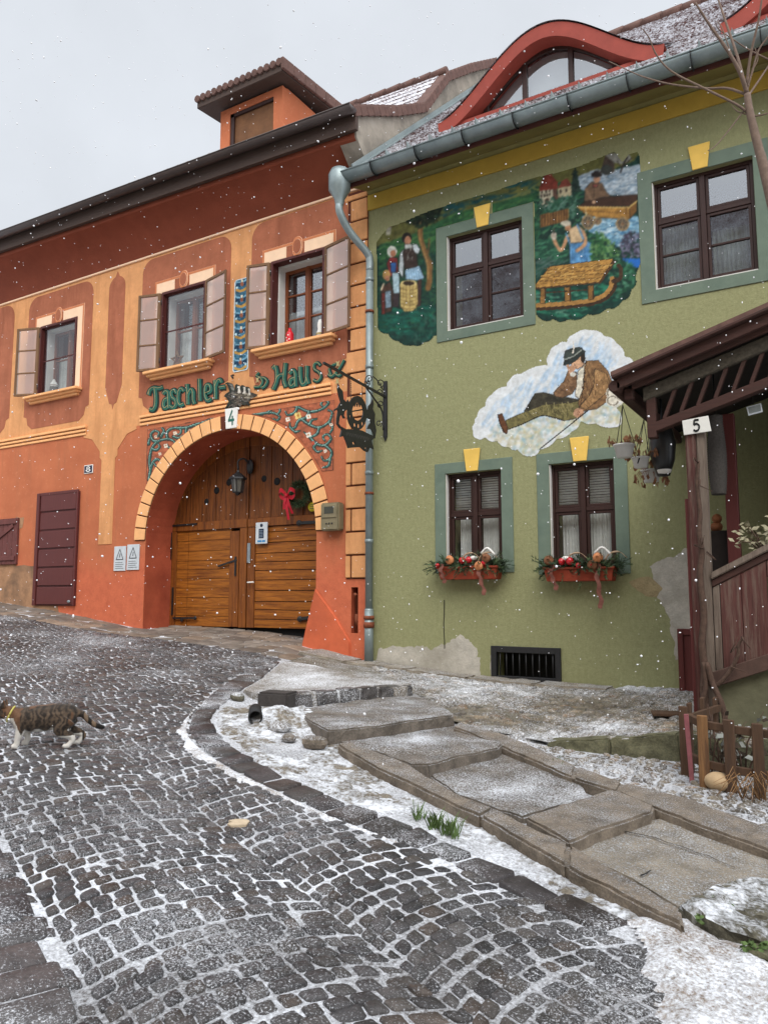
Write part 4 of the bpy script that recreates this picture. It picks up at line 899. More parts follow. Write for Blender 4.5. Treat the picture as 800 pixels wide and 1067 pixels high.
    if sgn > 0:
        hd = MB(); a_ = gx(260, 572); hd.box(a_[0] - .03, a_[0] + .035, GY - .03, GY - .001, a_[1] - .24, a_[1] + .1); hd.build('lock_plate', M('steel', rgb(150, 160, 165), .1, 9, .4, 0, metal=.6), lf, bevel=.006)
        hd = MB(); a_ = gx(261, 607); hd.tube([(a_[0] - .01, GY, a_[1]), (a_[0] - .01, GY - .06, a_[1]), (a_[0] + .12, GY - .06, a_[1] + .005)], .014, 8); hd.build('handle', mt('white_paint'), lf)
# ---- cellar doors
mb = MB(); x0, x1, z0, z1 = -13.78, -12.56, 1.43, 3.62; mb.box(x0, x1, -.035, .01, z0, z1); k = 6
for i in range(k): a_ = z0 + (z1 - z0) * i / k; mb.box(x0 + .09, x1 - .05, -.062 if i != 4 else -.056, -.034, a_ + .022, a_ + (z1 - z0) / k - .012)
mb.box(x0 - .03, x0 + .06, -.075, -.034, z0, z1 + .03); mb.box(x1 - .035, x1 + .01, -.07, -.034, z0, z1 + .03); mb.box(x0 + .06, x1 - .035, -.068, -.034, z1 - .03, z1 + .03)
cd = mb.build('cellar_door', mt('door_red'), OH, bevel=.008)
mb = MB(); mb.ball((x1 - .12, -.075, z0 + .08), .04, 8, sq=(1.2, .4, .7)); mb.build('latch', mt('steel'), cd)
a_, c_ = F(0, 538), F(18, 588); x0, x1, z1, z0 = -15.9, c_[0], F(18, 540)[1], c_[1]; mb = MB()
xx = x0
while xx < x1 - .05: mb.box(xx + .004, xx + .16, -.05, .01, z0, z1); xx += .164
for q in (z0 + .08, z1 - .12): mb.box(x0, x1, -.075, -.051, q, q + .09)
mb.bar((x0 + .1, -.064, z0 + .2), (x1 - .1, -.064, z1 - .15), .022, .09); mb.build('cellar_shutter', M('shutter_plum', rgb(100, 56, 52), .25, 8, .7, .3), OH, bevel=.006)

# ---- lettering on the fascia, gothic strokes in green with dark edges
def lt(x, y, d=-.02): a = F(150 + x / 4, 380 + y / 4); return a[0], a[1]
STRK = [  # Taschler
 [(22, 128), (30, 108), (46, 98), (66, 101), (84, 95)], [(50, 102), (54, 140), (52, 172), (42, 190), (26, 186)], [(30, 112), (26, 130)],
 [(84, 126), (94, 114), (105, 118), (107, 150), (108, 184)], [(106, 142), (92, 148), (86, 168), (92, 184), (106, 174)],
 [(141, 122), (130, 108), (118, 118), (122, 138), (135, 150), (138, 168), (127, 182), (113, 174)],
 [(172, 114), (160, 102), (149, 118), (147, 152), (156, 170), (171, 164)],
 [(184, 82), (187, 125), (188, 168)], [(187, 128), (200, 106), (209, 116), (210, 148), (216, 166)],
 [(236, 60), (237, 110), (238, 154)],
 [(262, 122), (282, 112), (281, 92), (268, 86), (260, 104), (262, 138), (272, 152), (286, 142)],
 [(300, 66), (303, 110), (303, 146)], [(303, 92), (312, 70), (322, 66), (328, 78)], [(318, 98), (344, 94)],
 # Haus
 [(552, 6), (558, 34), (557, 70), (542, 106)], [(540, 20), (552, 6)], [(594, -6), (589, 40), (588, 70), (596, 96)], [(556, 62), (572, 46), (590, 44)],
 [(610, 40), (624, 26), (634, 40), (635, 70), (637, 94)], [(634, 58), (617, 64), (612, 82), (621, 92), (634, 80)],
 [(655, 10), (656, 54), (664, 84), (676, 80), (682, 60), (683, 6)], [(683, 56), (690, 82)],
 [(740, 6), (727, -6), (713, 2), (715, 22), (733, 34), (741, 54), (727, 72), (708, 64)],
 # flourishes beside the name
 [(462, 96), (488, 92), (498, 72), (488, 56), (474, 48), (484, 34)], [(488, 56), (506, 58), (518, 72), (508, 92), (494, 100)],
 [(770, 42), (786, 52), (800, 40), (816, 20), (838, -18)], [(786, 52), (776, 22), (790, 4), (812, -4)], [(800, 40), (818, 48), (832, 30)]]
mb = MB()
for i, sk in enumerate(STRK):
    P = smooth(sk, 6); big = i < 22 and i != 2
    mb.ribbon(P, 25 if big else 17, lambda a, b_: (lambda q: (q[0], -.0075 - .0002 * i, q[1]))(lt(a, b_)), 1)
    mb.ribbon([(p[0] - 1.2, p[1] - 1.2) for p in P], 14.5 if big else 9, lambda a, b_: (lambda q: (q[0], -.0145 - .0002 * i, q[1]))(lt(a, b_)), 0)
    mb.ribbon([(p[0] - 3.4, p[1] - 3.4) for p in P], 1.6, lambda a, b_: (lambda q: (q[0], -.0205 - .0002 * i, q[1]))(lt(a, b_)), 2)
for px_, py_ in ((478, 65), (810, 70), (812, -2)):
    q = lt(px_, py_); mb.slab([(q[0] + .05 * (1 if k % 2 else .4) * math.cos(k * math.pi / 4), q[1] + .07 * (1 if k % 2 else .4) * math.sin(k * math.pi / 4)) for k in range(8)], -.028, None, (), 2)
mb.build('lettering', [mt('letter_green'), mt('letter_dark'), mt('letter_gold')], OH)
# ---- scrollwork in the spandrels
def spandrel(P, vines, flowers, name):
    xs = [F(*p)[0] for p in P]; zs = [F(*p)[1] for p in P]; pt = Paint(min(xs), max(xs), min(zs), max(zs), .011, -.0095, 4); pt.c[:] = np.array([.66, .38, .27]); pt.put(pt.mask, (170, 96, 68), .25); pt.keep(P)
    e = P + [P[0]]; pt.line(e, 1.6, (96, 62, 50))
    for s in vines:
        q = smooth(s, 8); pt.line(q, 4.2, (58, 54, 50), w1=2.4)
    for s in vines:
        q = smooth(s, 8); pt.line(q, 1.9, (58, 100, 92), w1=.9); pt.line([(x - .6, y - .6) for x, y in q], .6, (150, 190, 180), w1=.3)
    for fx_, fy_, r_, c_ in flowers:
        for k in range(4): pt.ell(fx_ + r_ * .6 * math.cos(k * 1.57 + .5), fy_ + r_ * .6 * math.sin(k * 1.57 + .5), r_ * .5, r_ * .5, c_)
        pt.ell(fx_, fy_, r_ * .35, r_ * .35, (190, 130, 60))
    pt.cut([tuple(proj(np.array(a), np.array(0.), np.array(b_))) for a, b_ in arc(ARX + .285, ARZ + .265, -5, 185, 60)]); pt.build(name, PAINT, OH, 1.0)
k4 = lambda L: [(150 + x / 4, 380 + y / 4) for x, y in L]
def spiral(cx, cy, r, a0, turns, dirn=1): return [(cx + r * (1 - .75 * i / 14) * math.cos(a0 + dirn * turns * 6.283 * i / 14), cy + r * (1 - .75 * i / 14) * math.sin(a0 + dirn * turns * 6.283 * i / 14)) for i in range(15)]
spandrel(k4([(14, 268), (120, 252), (330, 212), (330, 260), (180, 320), (60, 470), (8, 500)]),
         [k4([(22, 480), (28, 440), (40, 405), (60, 395), (70, 410), (55, 425), (44, 412)]), k4([(28, 440), (24, 400), (34, 350), (60, 320), (100, 310), (128, 322), (124, 344), (104, 346), (98, 334)]), k4([(60, 320), (40, 316), (30, 292), (46, 276), (64, 284), (58, 300)]),
          k4([(100, 310), (96, 286), (112, 268), (140, 264), (156, 276), (148, 292), (134, 288)]), k4([(140, 264), (180, 262), (214, 250), (250, 240), (290, 224), (316, 218)]), k4([(180, 262), (176, 282), (192, 290), (204, 278)]), k4([(214, 250), (226, 262), (244, 256)]), k4([(34, 350), (52, 356), (66, 344), (62, 332)]), k4([(72, 300), (84, 276), (76, 264)]), k4([(20, 330), (26, 306)]), k4([(124, 300), (146, 306), (164, 296)])],
         [(150 + 92 / 4, 380 + 338 / 4, 2.2, (226, 214, 196)), (150 + 130 / 4, 380 + 285 / 4, 2.0, (222, 210, 190)), (150 + 68 / 4, 380 + 372 / 4, 1.6, (222, 210, 190)), (150 + 50 / 4, 380 + 300 / 4, 1.6, (222, 210, 190)), (150 + 190 / 4, 380 + 275 / 4, 1.4, (222, 210, 190))], 'scroll_painting')
spandrel(k4([(436, 206), (600, 176), (796, 146), (790, 440), (740, 445), (690, 360), (600, 260), (520, 222)]),
         [k4([(446, 204), (480, 206), (520, 200), (548, 204), (566, 218), (556, 232), (540, 226)]), k4([(520, 200), (534, 180), (556, 176), (568, 190), (560, 204)]), k4([(556, 176), (600, 168), (640, 176), (690, 196), (740, 186), (770, 160), (752, 150), (738, 164), (748, 176)]), k4([(640, 176), (628, 200), (600, 210), (590, 196)]), k4([(690, 196), (676, 220), (656, 226), (640, 240), (630, 262), (610, 262), (608, 244)]), k4([(656, 226), (690, 250), (730, 262), (770, 240), (784, 200), (768, 190)]), k4([(730, 262), (720, 290), (690, 300), (668, 282)]), k4([(690, 300), (720, 330), (754, 336), (780, 310), (764, 290), (746, 302), (754, 316)]), k4([(754, 336), (780, 360), (776, 390), (752, 400), (740, 384)]), k4([(776, 390), (770, 420), (746, 430)]), k4([(720, 330), (708, 346), (724, 364), (742, 358)]), k4([(770, 240), (786, 262), (776, 284)]), k4([(690, 250), (700, 232), (720, 226)]), k4([(610, 262), (630, 280), (650, 276)])],
         [(150 + 642 / 4, 380 + 212 / 4, 3.6, (226, 196, 120)), (150 + 600 / 4, 380 + 228 / 4, 2.4, (230, 222, 208)), (150 + 686 / 4, 380 + 216 / 4, 2.6, (230, 222, 208)), (150 + 686 / 4, 380 + 292 / 4, 2.8, (230, 222, 208)), (150 + 780 / 4, 380 + 250 / 4, 1.8, (230, 222, 208)), (150 + 756 / 4, 380 + 360 / 4, 1.8, (230, 222, 208)), (150 + 705 / 4, 380 + 326 / 4, 1.8, (190, 70, 60))], 'scroll_painting')
# ---- blue ornament panel between the windows
a_, c_ = F(242, 388), F(259, 385); zt = F(250, 290)[1]; pt = Paint(a_[0], c_[0], a_[1] - .02, zt, .009, -.0095, 9); pt.put(pt.mask, (58, 104, 128), .5)
xw = c_[0] - a_[0]; hh = zt - a_[1] + .02
def uvp(s, t_): q = proj(np.array(a_[0] + xw * s), np.array(0.), np.array(a_[1] - .02 + hh * t_)); return (float(q[0]), float(q[1]))
for k in range(6):
    t0_ = (k + .08) / 6
    for s in (-1, 1):
        pt.line(smooth([uvp(.5 + s * .08, t0_ + .02), uvp(.5 + s * .3, t0_ + .035), uvp(.5 + s * .36, t0_ + .075), uvp(.5 + s * .2, t0_ + .1), uvp(.5 + s * .16, t0_ + .07)], 6), 2.2, (28, 58, 84)); pt.line(smooth([uvp(.5 + s * .12, t0_ + .11), uvp(.5 + s * .34, t0_ + .125), uvp(.5 + s * .4, t0_ + .15)], 6), 1.5, (120, 170, 196))
        pt.ell(*uvp(.5 + s * .32, t0_ + .06), 1.0, 1.3, (176, 208, 220))
    pt.line(smooth([uvp(.18, t0_ + .035), uvp(.4, t0_ + .015), uvp(.6, t0_ + .015), uvp(.82, t0_ + .035)], 6), 2.6, (186, 146, 76)); pt.ell(*uvp(.5, t0_ + .085), 1.7, 2.4, (140, 84, 60)); pt.ell(*uvp(.5, t0_ + .12), 1.2, 1.6, (206, 200, 180))
out_ = [uvp(.1, .005), uvp(.9, .005), uvp(.995, .03), uvp(.995, .97), uvp(.9, .995), uvp(.1, .995), uvp(.005, .97), uvp(.005, .03)]
pt.line(out_ + [out_[0]], 2.4, (206, 220, 224)); pt.keep(out_); pt.build('ornament_painting', PAINT, OH, 1.05)
# ---- nest emblem over the keystone
k7 = lambda L: [(225 + x / 7.11, 280 + y / 7.11) for x, y in L]
em = k7([(76, 950), (92, 930), (118, 915), (108, 880), (100, 864), (82, 858), (104, 846), (124, 852), (134, 872), (140, 905), (156, 900), (158, 872), (168, 860), (182, 868), (184, 900), (197, 902), (200, 876), (210, 866), (222, 874), (222, 905), (233, 905), (238, 882), (248, 878), (256, 890), (254, 915), (290, 925), (322, 938), (296, 948), (262, 962), (244, 990), (262, 1022), (236, 1004), (214, 1016), (196, 1004), (178, 1030), (164, 1008), (128, 1040), (112, 1052), (118, 1018), (84, 1040), (112, 990), (96, 962)])
xs = [F(*p)[0] for p in em]; zs = [F(*p)[1] for p in em]; pt = Paint(min(xs), max(xs), min(zs), max(zs), .008, -.058, 6); pt.put(pt.mask, (70, 62, 54), .5); pt.keep(em); pt.poly(k7([(100, 850), (124, 852), (136, 876), (140, 940), (116, 960), (112, 890)]), (120, 120, 114))
pt.dabs(em, 120, 5, .9, [(30, 30, 30), (120, 112, 104), (70, 70, 60), (44, 52, 48)], 15, .7)
for q in ((170, 874, -.8), (210, 880, .4), (247, 892, .7)):
    x_, y_ = 225 + q[0] / 7.11, 280 + q[1] / 7.11; pt.line([(x_, y_ - 1.2), (x_ + q[2] * .4, y_ + 2), (x_ - q[2] * .5, y_ + 5.4)], 2.2, (206, 200, 188), w1=3.4); pt.line([(x_ - .9, y_ + 1.5), (x_ - 1.4, y_ + 5)], .9, (52, 50, 48)); pt.ell(x_, y_ - 1.2, .9, .7, (50, 46, 44))
pt.dabs(k7([(130, 930), (250, 925), (280, 955), (150, 965)]), 30, 4, .8, [(170, 160, 140), (110, 100, 84)], 5, .4); pt.build('nest_painting', PAINT, OH, 1.0)
mb = MB(); a_ = F(245, 393.5); mb.tube([(a_[0] - .03, -.004, a_[1] + .05), (a_[0] - .03, -.06, a_[1] + .02), (a_[0] + .02, -.07, a_[1] - .03)], .015, 6); mb.build('wall_hook', mt('iron'), OH)
mb = MB(); mb.slab([F(*p) for p in em], -.056, -.0005); mb.build('nest_relief', mt('letter_dark'), OH)
# ------------------------------------------------------------------ green house
GH = thing('green_house', (-2.5, 0, .5), 'green plastered house with painted craft scenes and an eyebrow dormer in its snowy roof', 'house')
U1 = (-4.70, -3.56, 5.35, 6.75); U2 = (-1.85, -.71, 5.35, 6.74); L1 = (-4.75, -3.925, 2.02, 3.30); L2 = (-3.26, -2.435, 1.98, 3.30); BG = (-4.07, -3.18, .53, .93)
DOOR = (-1.74, -.95, .45, 1.42)
mb = MB(); mb.slab([(XJ, -1), (6, -1), (6, 7.9), (XJ, 7.9)], 0, .5, [rect(w_) for w_ in (U1, U2, L1, L2, BG)]); mb.build('wall', mt('plaster_green'), GH)
mb = MB(); mb.box(5.7, 6, .5, 8, -1, 8); mb.box(XJ + .01, 6, 7.7, 8, -1, 8); mb.box(XJ + .01, XJ + .26, .5, 8, -1, 8); mb.box(XJ + .26, 5.7, .501, 7.7, 4.6, 4.8); mb.build('inner_walls', mt('room_dark'), GH)
mb = MB(); mb.box(XJ + .002, 6, -.035, -.001, 7.50, 7.745); mb.build('frieze_band', mt('band_olive'), GH, bevel=.006)
mb = MB(); mb.add([(x, y, z) for x in (XJ + .002, 6) for y, z in ((-.002, 7.747), (-.055, 7.80), (-.47, 7.66), (-.47, 7.70), (-.06, 7.90), (.2, 8.1))], [(0, 1, 7, 6), (1, 2, 8, 7), (2, 3, 9, 8), (3, 4, 10, 9), (4, 5, 11, 10), (0, 5, 4, 3, 2, 1), (6, 7, 8, 9, 10, 11)]); mb.build('eaves_soffit', mt('soffit_green'), GH)
mb = MB(); mb.add([(x, y, z) for x in (XJ + .002, 6) for y, z in ((-.475, 7.655), (-.50, 7.655), (-.50, 7.86), (-.475, 7.86))], [(0, 1, 5, 4), (1, 2, 6, 5), (2, 3, 7, 6), (3, 0, 4, 7), (0, 3, 2, 1), (4, 5, 6, 7)]); mb.build('fascia_board', M('fascia_red', rgb(86, 50, 44), .2, 4, .7, .2), GH)
mb = MB(); gutter(mb, -6.12, 6, -.60, lambda x: 7.80, .125); g_ob = mb.build('gutter', mt('zinc'), GH)
mb = MB(); x = -5.55
while x < 6: 
    m_ = 9; mb = MB(); P = [(x, -.60 + .132 * math.cos(math.pi + math.pi * i / m_), 7.80 + .132 * math.sin(math.pi + math.pi * i / m_)) for i in range(m_ + 1)]
    for a_, c_ in zip(P, P[1:]): mb.bar(a_, c_, .035, .008, up=(1, 0, 0))
    mb.build('gutter_bracket', mt('iron'), g_ob); x += .72
# rain pipe: hopper, swan neck, downpipe
dx_ = -5.945
mb = MB(); hx, hz = -6.16, 7.74
mb.lathe((hx, -.60, hz - .28), [(.06, -.10), (.08, .0), (.165, .14), (.17, .36), (.13, .45), (.0, .49)], 18)
mb.tube(smooth([(hx, -.60, hz - .30), (hx, -.59, hz - .48), (hx + .06, -.42, hz - .72), (dx_ - .02, -.14, hz - .98), (dx_, -.10, hz - 1.10), (dx_, -.10, hz - 1.25)], 6), .058, 14)
mb.tube([(dx_, -.10, hz - 1.2), (dx_, -.10, 1.35)], .056, 14); mb.tube([(dx_, -.10, 1.4), (dx_, -.10, .62)], .066, 14)
for z in (6.35, 5.0, 3.4, 2.4, 1.40): mb.tube([(dx_, -.10, z - .03), (dx_, -.10, z + .03)], .064, 14)
dp = mb.build('downpipe', mt('zinc'), GH)
mb = MB()
for za, zb, q in ((5.832, 5.868, .068), (3.082, 3.118, .068), (1.16, 1.24, .079), (1.28, 1.33, .079)): mb = MB(); mb.tube([(dx_, -.10, za), (dx_, -.10, zb)], q, 12); mb.build('pipe_clamp', mt('rust'), dp)
# roof
rz = lambda y: 7.90 + .889 * (y + .50); RY = 4.3
mb = MB(); tiled(mb, [(-.66, rz(-.66)), (RY, rz(RY))], lambda f: -5.92, lambda f: 6.0, .17, .18, .022, 5)
mb.add([(-6.0, -.5, rz(-.5) - .04), (6, -.5, rz(-.5) - .04), (6, RY, rz(RY) - .05), (-6.0, RY, rz(RY) - .05)], [(0, 1, 2, 3)]); mb.add([(-6.0, RY, rz(RY)), (6, RY, rz(RY)), (6, 8.6, 7.9), (-6.0, 8.6, 7.9)], [(0, 1, 2, 3)]); mb.add([(6, -.5, rz(-.5)), (6, RY, rz(RY)), (6, 8.6, 7.9)], [(0, 1, 2)])
GR = mb.build('roof', mt('roof_tile_snow'), GH)
mb = MB(); x = -5.9
while x < 5.9: mb.tube([(x, RY, rz(RY) + .02), (x + .38, RY, rz(RY) + .035)], .10, 8); x += .35
mb.build('ridge_tiles', mt('tile_brown'), GR)
mb = MB(); mb.bar((-5.95, -.62, rz(-.62) + .04), (-5.95, RY + .6, rz(RY + .6) + .04), .15, .02); mb.bar((-5.915, -.62, rz(-.62) + .075), (-5.915, RY, rz(RY) + .075), .02, .10); mb.build('flashing', mt('zinc'), GR)
mb = MB(); x = -5.5
while x < 5.9:
    y = -.36; mb = MB(); mb.add([(x - .02, y, rz(y) + .03), (x + .02, y, rz(y) + .03), (x, y - .03, rz(y) + .13), (x - .02, y + .1, rz(y + .1) + .03), (x + .02, y + .1, rz(y + .1) + .03)], [(0, 1, 2), (1, 4, 2), (4, 3, 2), (3, 0, 2)]); mb.build('snow_guard', mt('zinc'), GR); x += .36
# eyebrow dormers: a red bow board over a low band of panes
def eyebrow(cx, half, hgt, visible=True):
    y0 = .22; zb = rz(y0) + .02; n = 48
    def bow(s): return (.5 + .5 * math.cos(math.pi * s)) ** .85
    ks = [(-1 + 2 * i / n) for i in range(n + 1)]; th = .20
    up = [(cx + half * s, zb + .06 + hgt * bow(s)) for s in ks]
    lo = []
    for i in range(n + 1):
        a_ = np.array(up[max(i - 1, 0)]); c_ = np.array(up[min(i + 1, n)]); d = (c_ - a_) / np.linalg.norm(c_ - a_); lo.append((up[i][0] + d[1] * th * .9, max(up[i][1] - d[0] * th, zb - .2)))
    mb = MB(); mb.add([(p[0], y0 - .10, p[1]) for p in up] + [(p[0], y0 - .10, p[1]) for p in lo] + [(p[0], y0 + .25, p[1]) for p in up] + [(p[0], y0 + .25, p[1]) for p in lo],
        sum([[(i, i + 1, n + 2 + i, n + 1 + i), (2 * n + 2 + i, 2 * n + 3 + i, i + 1, i), (n + 1 + i, n + 2 + i, 3 * n + 4 + i, 3 * n + 3 + i)] for i in range(n)], []), 0, False)
    eb = mb.build('eyebrow_dormer', mt('tile_red'), GH)
    mb = MB(); V = []
    for i, s in enumerate(ks):
        yb = y0 + .25 + (up[i][1] - rz(y0 + .2)) * 1.9 + .5; V += [(up[i][0], y0 - .12, up[i][1] + .02), (up[i][0], max(yb, .5), rz(max(yb, .5)) + .03)]
    mb.add(V, [(2 * i, 2 * i + 2, 2 * i + 3, 2 * i + 1) for i in range(n)], 0, True); mb.build('bowed_tiles', mt('roof_tile_snow'), eb)
    # glazing set back under the bow
    yg = y0 + .16; w3 = half * .58; mb = MB(); top = lambda x: zb + .06 + hgt * bow((x - cx) / half) - .20
    xs_ = [cx - w3, cx - w3 * .36, cx + w3 * .36, cx + w3]
    mb.box(cx - w3 - .05, cx + w3 + .05, yg - .04, yg + .04, zb - .1, zb + .09)
    for x in xs_: mb.box(x - .035, x + .035, yg - .035, yg + .035, zb + .09, top(x) + .1)
    q = [cx - w3 + 2 * w3 * i / 20 for i in range(21)]
    for a_, c_ in zip(q, q[1:]): mb.bar((a_, yg, top(a_) - .01), (c_, yg, top(c_) - .01), .06, .09)
    fr = mb.build('window', mt('frame_brown'), eb, bevel=.004)
    mb = MB(); m_ = 20; qa = [cx - w3 + 2 * w3 * i / m_ for i in range(m_ + 1)]; mb.add([(x, yg, zb + .05) for x in qa] + [(x, yg, top(x)) for x in qa], [(i, i + 1, m_ + 2 + i, m_ + 1 + i) for i in range(m_)]); mb.build('pane', mt('glass_sky'), eb)
    mb = MB(); mb.add([(x, yg + .12, zb - .1) for x in qa] + [(x, yg + .12, top(x)) for x in qa], [(i, i + 1, m_ + 2 + i, m_ + 1 + i) for i in range(m_)]); mb.build('pane_backing', mt('gauze'), eb)
    mb = MB(); mb.add([(cx - half * .9, yg + .06, zb - .15), (cx + half * .9, yg + .06, zb - .15)] + [(p[0], yg + .06, p[1] - .1) for p in up[::-1] if abs(p[0] - cx) < half * .9], [tuple(range(2 + len([p for p in up if abs(p[0] - cx) < half * .9])))]); mb.v[0] = (mb.v[0][0], yg + .2, mb.v[0][2]); 
    mb = MB(); mb.box(cx - half * .92, cx + half * .92, y0 - .06, y0 + .14, zb - .12, zb + .0); mb.build('dormer_sill', mt('tile_red'), eb)
    # dark cheeks either side of the panes
    mb = MB()
    for s in (-1, 1):
        xx = [cx + s * (w3 + .02 + (half - w3) * .62 * i / 8) for i in range(9)]; mb.add([(x, yg + .02, zb - .1) for x in xx] + [(x, yg + .02, max(top(x) + .14, zb - .08)) for x in xx], [(i, i + 1, 10 + i, 9 + i) for i in range(8)])
    mb.build('cheek', mt('frame_brown'), eb)
eyebrow(-3.27, 1.62, .92); eyebrow(.62, 1.62, .92)

# ---- windows of the green house
def gwindow(W, upper, seed, trim=(.16, .17), curtain=None, gl='glass_dark'):
    x0, x1, z0, z1 = W; yf = .07; mid = (x0 + x1) / 2; mb = MB(); f = .042
    for b_ in ((x0 + .001, x0 + f, z0 + .001, z1 - .001), (x1 - f, x1 - .001, z0 + .001, z1 - .001), (x0 + f, x1 - f, z1 - f, z1 - .001), (x0 + f, x1 - f, z0 + .001, z0 + f)): mb.box(b_[0], b_[1], yf, yf + .09, b_[2], b_[3])
    tz = z0 + (z1 - z0) * (.635 if upper else .55)
    mb.box(mid - .032, mid + .032, yf - .012, yf + .09, z0 + f, z1 - f); mb.box(x0 + f, mid - .032, yf + .004, yf + .085, tz - .028, tz + .028); mb.box(mid + .032, x1 - f, yf + .004, yf + .085, tz - .028, tz + .028)
    win = mb.build('window', mt('frame_brown'), GH, bevel=.005)
    mb = MB()
    for a_, c_ in ((x0 + f, mid - .032), (mid + .032, x1 - f)):
        sash(mb, a_ + .003, c_ - .003, z0 + f + .003, tz - .030, yf + .015, yf + .06, [], [.5] if upper else [], .034, .026); sash(mb, a_ + .003, c_ - .003, tz + .030, z1 - f - .003, yf + .015, yf + .06, [], [], .034, .03)
    mb.build('sash', mt('frame_brown'), win, bevel=.004)
    mb = MB(); mb.add([(x0 + f, yf + .04, z0 + f), (x1 - f, yf + .04, z0 + f), (x1 - f, yf + .04, z1 - f), (x0 + f, yf + .04, z1 - f)], [(0, 1, 2, 3)]); mb.build('pane', mt(gl), win)
    # painted surround
    a_, b_ = trim; mb = MB(); mb.slab([(x0 - a_, z0 - b_ + (0.02 if upper else .05)), (x1 + a_, z0 - b_ + (.02 if upper else .05)), (x1 + a_, z1 + b_), (x0 - a_, z1 + b_)], -.014, .002, [rect(W, .002)]); mb.build('surround', mt('trim_green'), win, bevel=.004)
    mb = MB(); kz = z1 + .005; mb.slab([(mid - .085, kz), (mid + .085, kz), (mid + .125, kz + .31), (mid - .125, kz + .31)], -.032, -.0145); mb.build('keystone', mt('keystone_yellow'), win, bevel=.006)
    rv = MB(); rv.box(x0 + .0012, x0 + .012, .003, yf - .001, z0 + .003, z1 - .003); rv.box(x0 + .012, x1 - .001, .003, yf - .001, z0 + .002, z0 + .014); rv.build('reveal', mt('reveal_white'), win)
    if curtain:
        for (ca, cb, za, zb, folds, mat_) in curtain:
            cur = MB(); nn_ = 70; V = []; xa, xb = x0 + (x1 - x0) * ca, x0 + (x1 - x0) * cb; zl, zh = z0 + (z1 - z0) * za, z0 + (z1 - z0) * zb
            for k in range(nn_ + 1): xx = xa + (xb - xa) * k / nn_; yy = yf + .20 + .022 * math.sin(k * folds + seed) + .012 * math.sin(k * folds * 2.3); V += [(xx, yy, zl), (xx, yy, zh)]
            cur.add(V, [(2 * k, 2 * k + 2, 2 * k + 3, 2 * k + 1) for k in range(nn_)], 0, True); cur.build('curtain', mt(mat_), win)
    return win
M('drape_green', rgb(150, 156, 140), .12, 8, .9, .2)
gwindow(U1, True, 1, (.165, .165), None, 'glass_sky')
gwindow(U2, True, 2, (.17, .175), [(.0, .5, .0, .62, 1.3, 'drape_green'), (.55, 1, 0, .5, .9, 'drape_green')], 'glass_sky')
gwindow(L1, False, 3, (.165, .15), [(.12, .46, 0, .52, .8, 'lace'), (.54, .93, 0, .52, .85, 'lace')])
lw = gwindow(L2, False, 4, (.165, .15), [(.1, .48, 0, .54, .7, 'lace'), (.53, .95, 0, .54, .75, 'lace')])
# pale slats imitating a roof reflection behind the upper panes of the lower windows
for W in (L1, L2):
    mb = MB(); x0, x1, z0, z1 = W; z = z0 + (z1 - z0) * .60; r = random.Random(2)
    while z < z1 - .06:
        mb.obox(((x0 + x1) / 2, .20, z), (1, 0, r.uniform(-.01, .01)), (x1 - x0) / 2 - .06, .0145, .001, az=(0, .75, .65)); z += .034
    mb.build('pane_backing', mt('lace'), GH)
# basement grille
mb = MB(); x0, x1, z0, z1 = BG; e = .05
for b_ in ((x0 - .03, x0 + e, z0 - .02, z1 + .03), (x1 - e, x1 + .02, z0 - .02, z1 + .03), (x0 + e, x1 - e, z1 - e, z1 + .03), (x0 + e, x1 - e, z0 - .02, z0 + e)): mb.box(b_[0], b_[1], -.03, .03, b_[2], b_[3])
gv = mb.build('basement_grille', mt('iron'), GH, bevel=.004)
mb = MB()
for i in range(1, 10): x = x0 + (x1 - x0) * i / 10; mb = MB(); mb.tube([(x, 0, z0), (x, 0, z1)], .009, 6); mb.build('bar', mt('iron'), gv)
mb = MB(); mb.box(x0 - .05, x1 + .05, .35, .4, z0 - .05, z1 + .05); mb.build('grille_back', mt('black'), gv)
# bare patches where the green coat has come away, and cracks
M('worn_plaster', rgb(158, 142, 108), .25, 9, .95, .7, 22, .1, grime=.35, bd=.015)
def patch(px, seed, y=-.003, amp=.035, mat_='grey_plaster'):
    mb = MB(); mb.slab(jag(jag([F(*p) for p in px], amp, .11, seed), amp * .35, .03, seed + 1), y, .01); mb.build('plaster_patch', mt(mat_), GH)
patch([(393, 700), (393, 676), (420, 672), (448, 678), (452, 672), (480, 664), (498, 672), (500, 690), (498, 712)], 2, amp=.045)
patch([(678, 590), (690, 583), (716, 572), (730, 574), (730, 680), (704, 690), (700, 660), (690, 632), (680, 612)], 3, amp=.03)
patch([(656, 605), (668, 599), (679, 600), (688, 614), (682, 622), (672, 619), (664, 612)], 4, -.004, .03, 'worn_plaster')
patch([(513, 716), (511, 684), (515, 678), (517, 716)], 6, -.0035, .02)
mb = MB(); mb.ribbon(jag([F(463, 625), F(462.5, 650), F(463, 676)], .004, .1, 3)[:8], .012, lambda a, b_: (a, -.0045, b_)); mb.build('crack', mt('black'), GH)
# small maroon cellar door behind the porch post
a_ = F(706, 655); c_ = F(722, 716); mb = MB(); x0, x1, z0, z1 = a_[0], a_[0] + .6, .5, a_[1]; mb.box(x0, x1, -.05, .01, z0, z1); mb.box(x0, x0 + .06, -.075, -.051, z0, z1); mb.box(x0 + .06, x1, -.07, -.051, z1 - .07, z1)
mb.build('cellar_door', mt('door_red'), GH, bevel=.005)

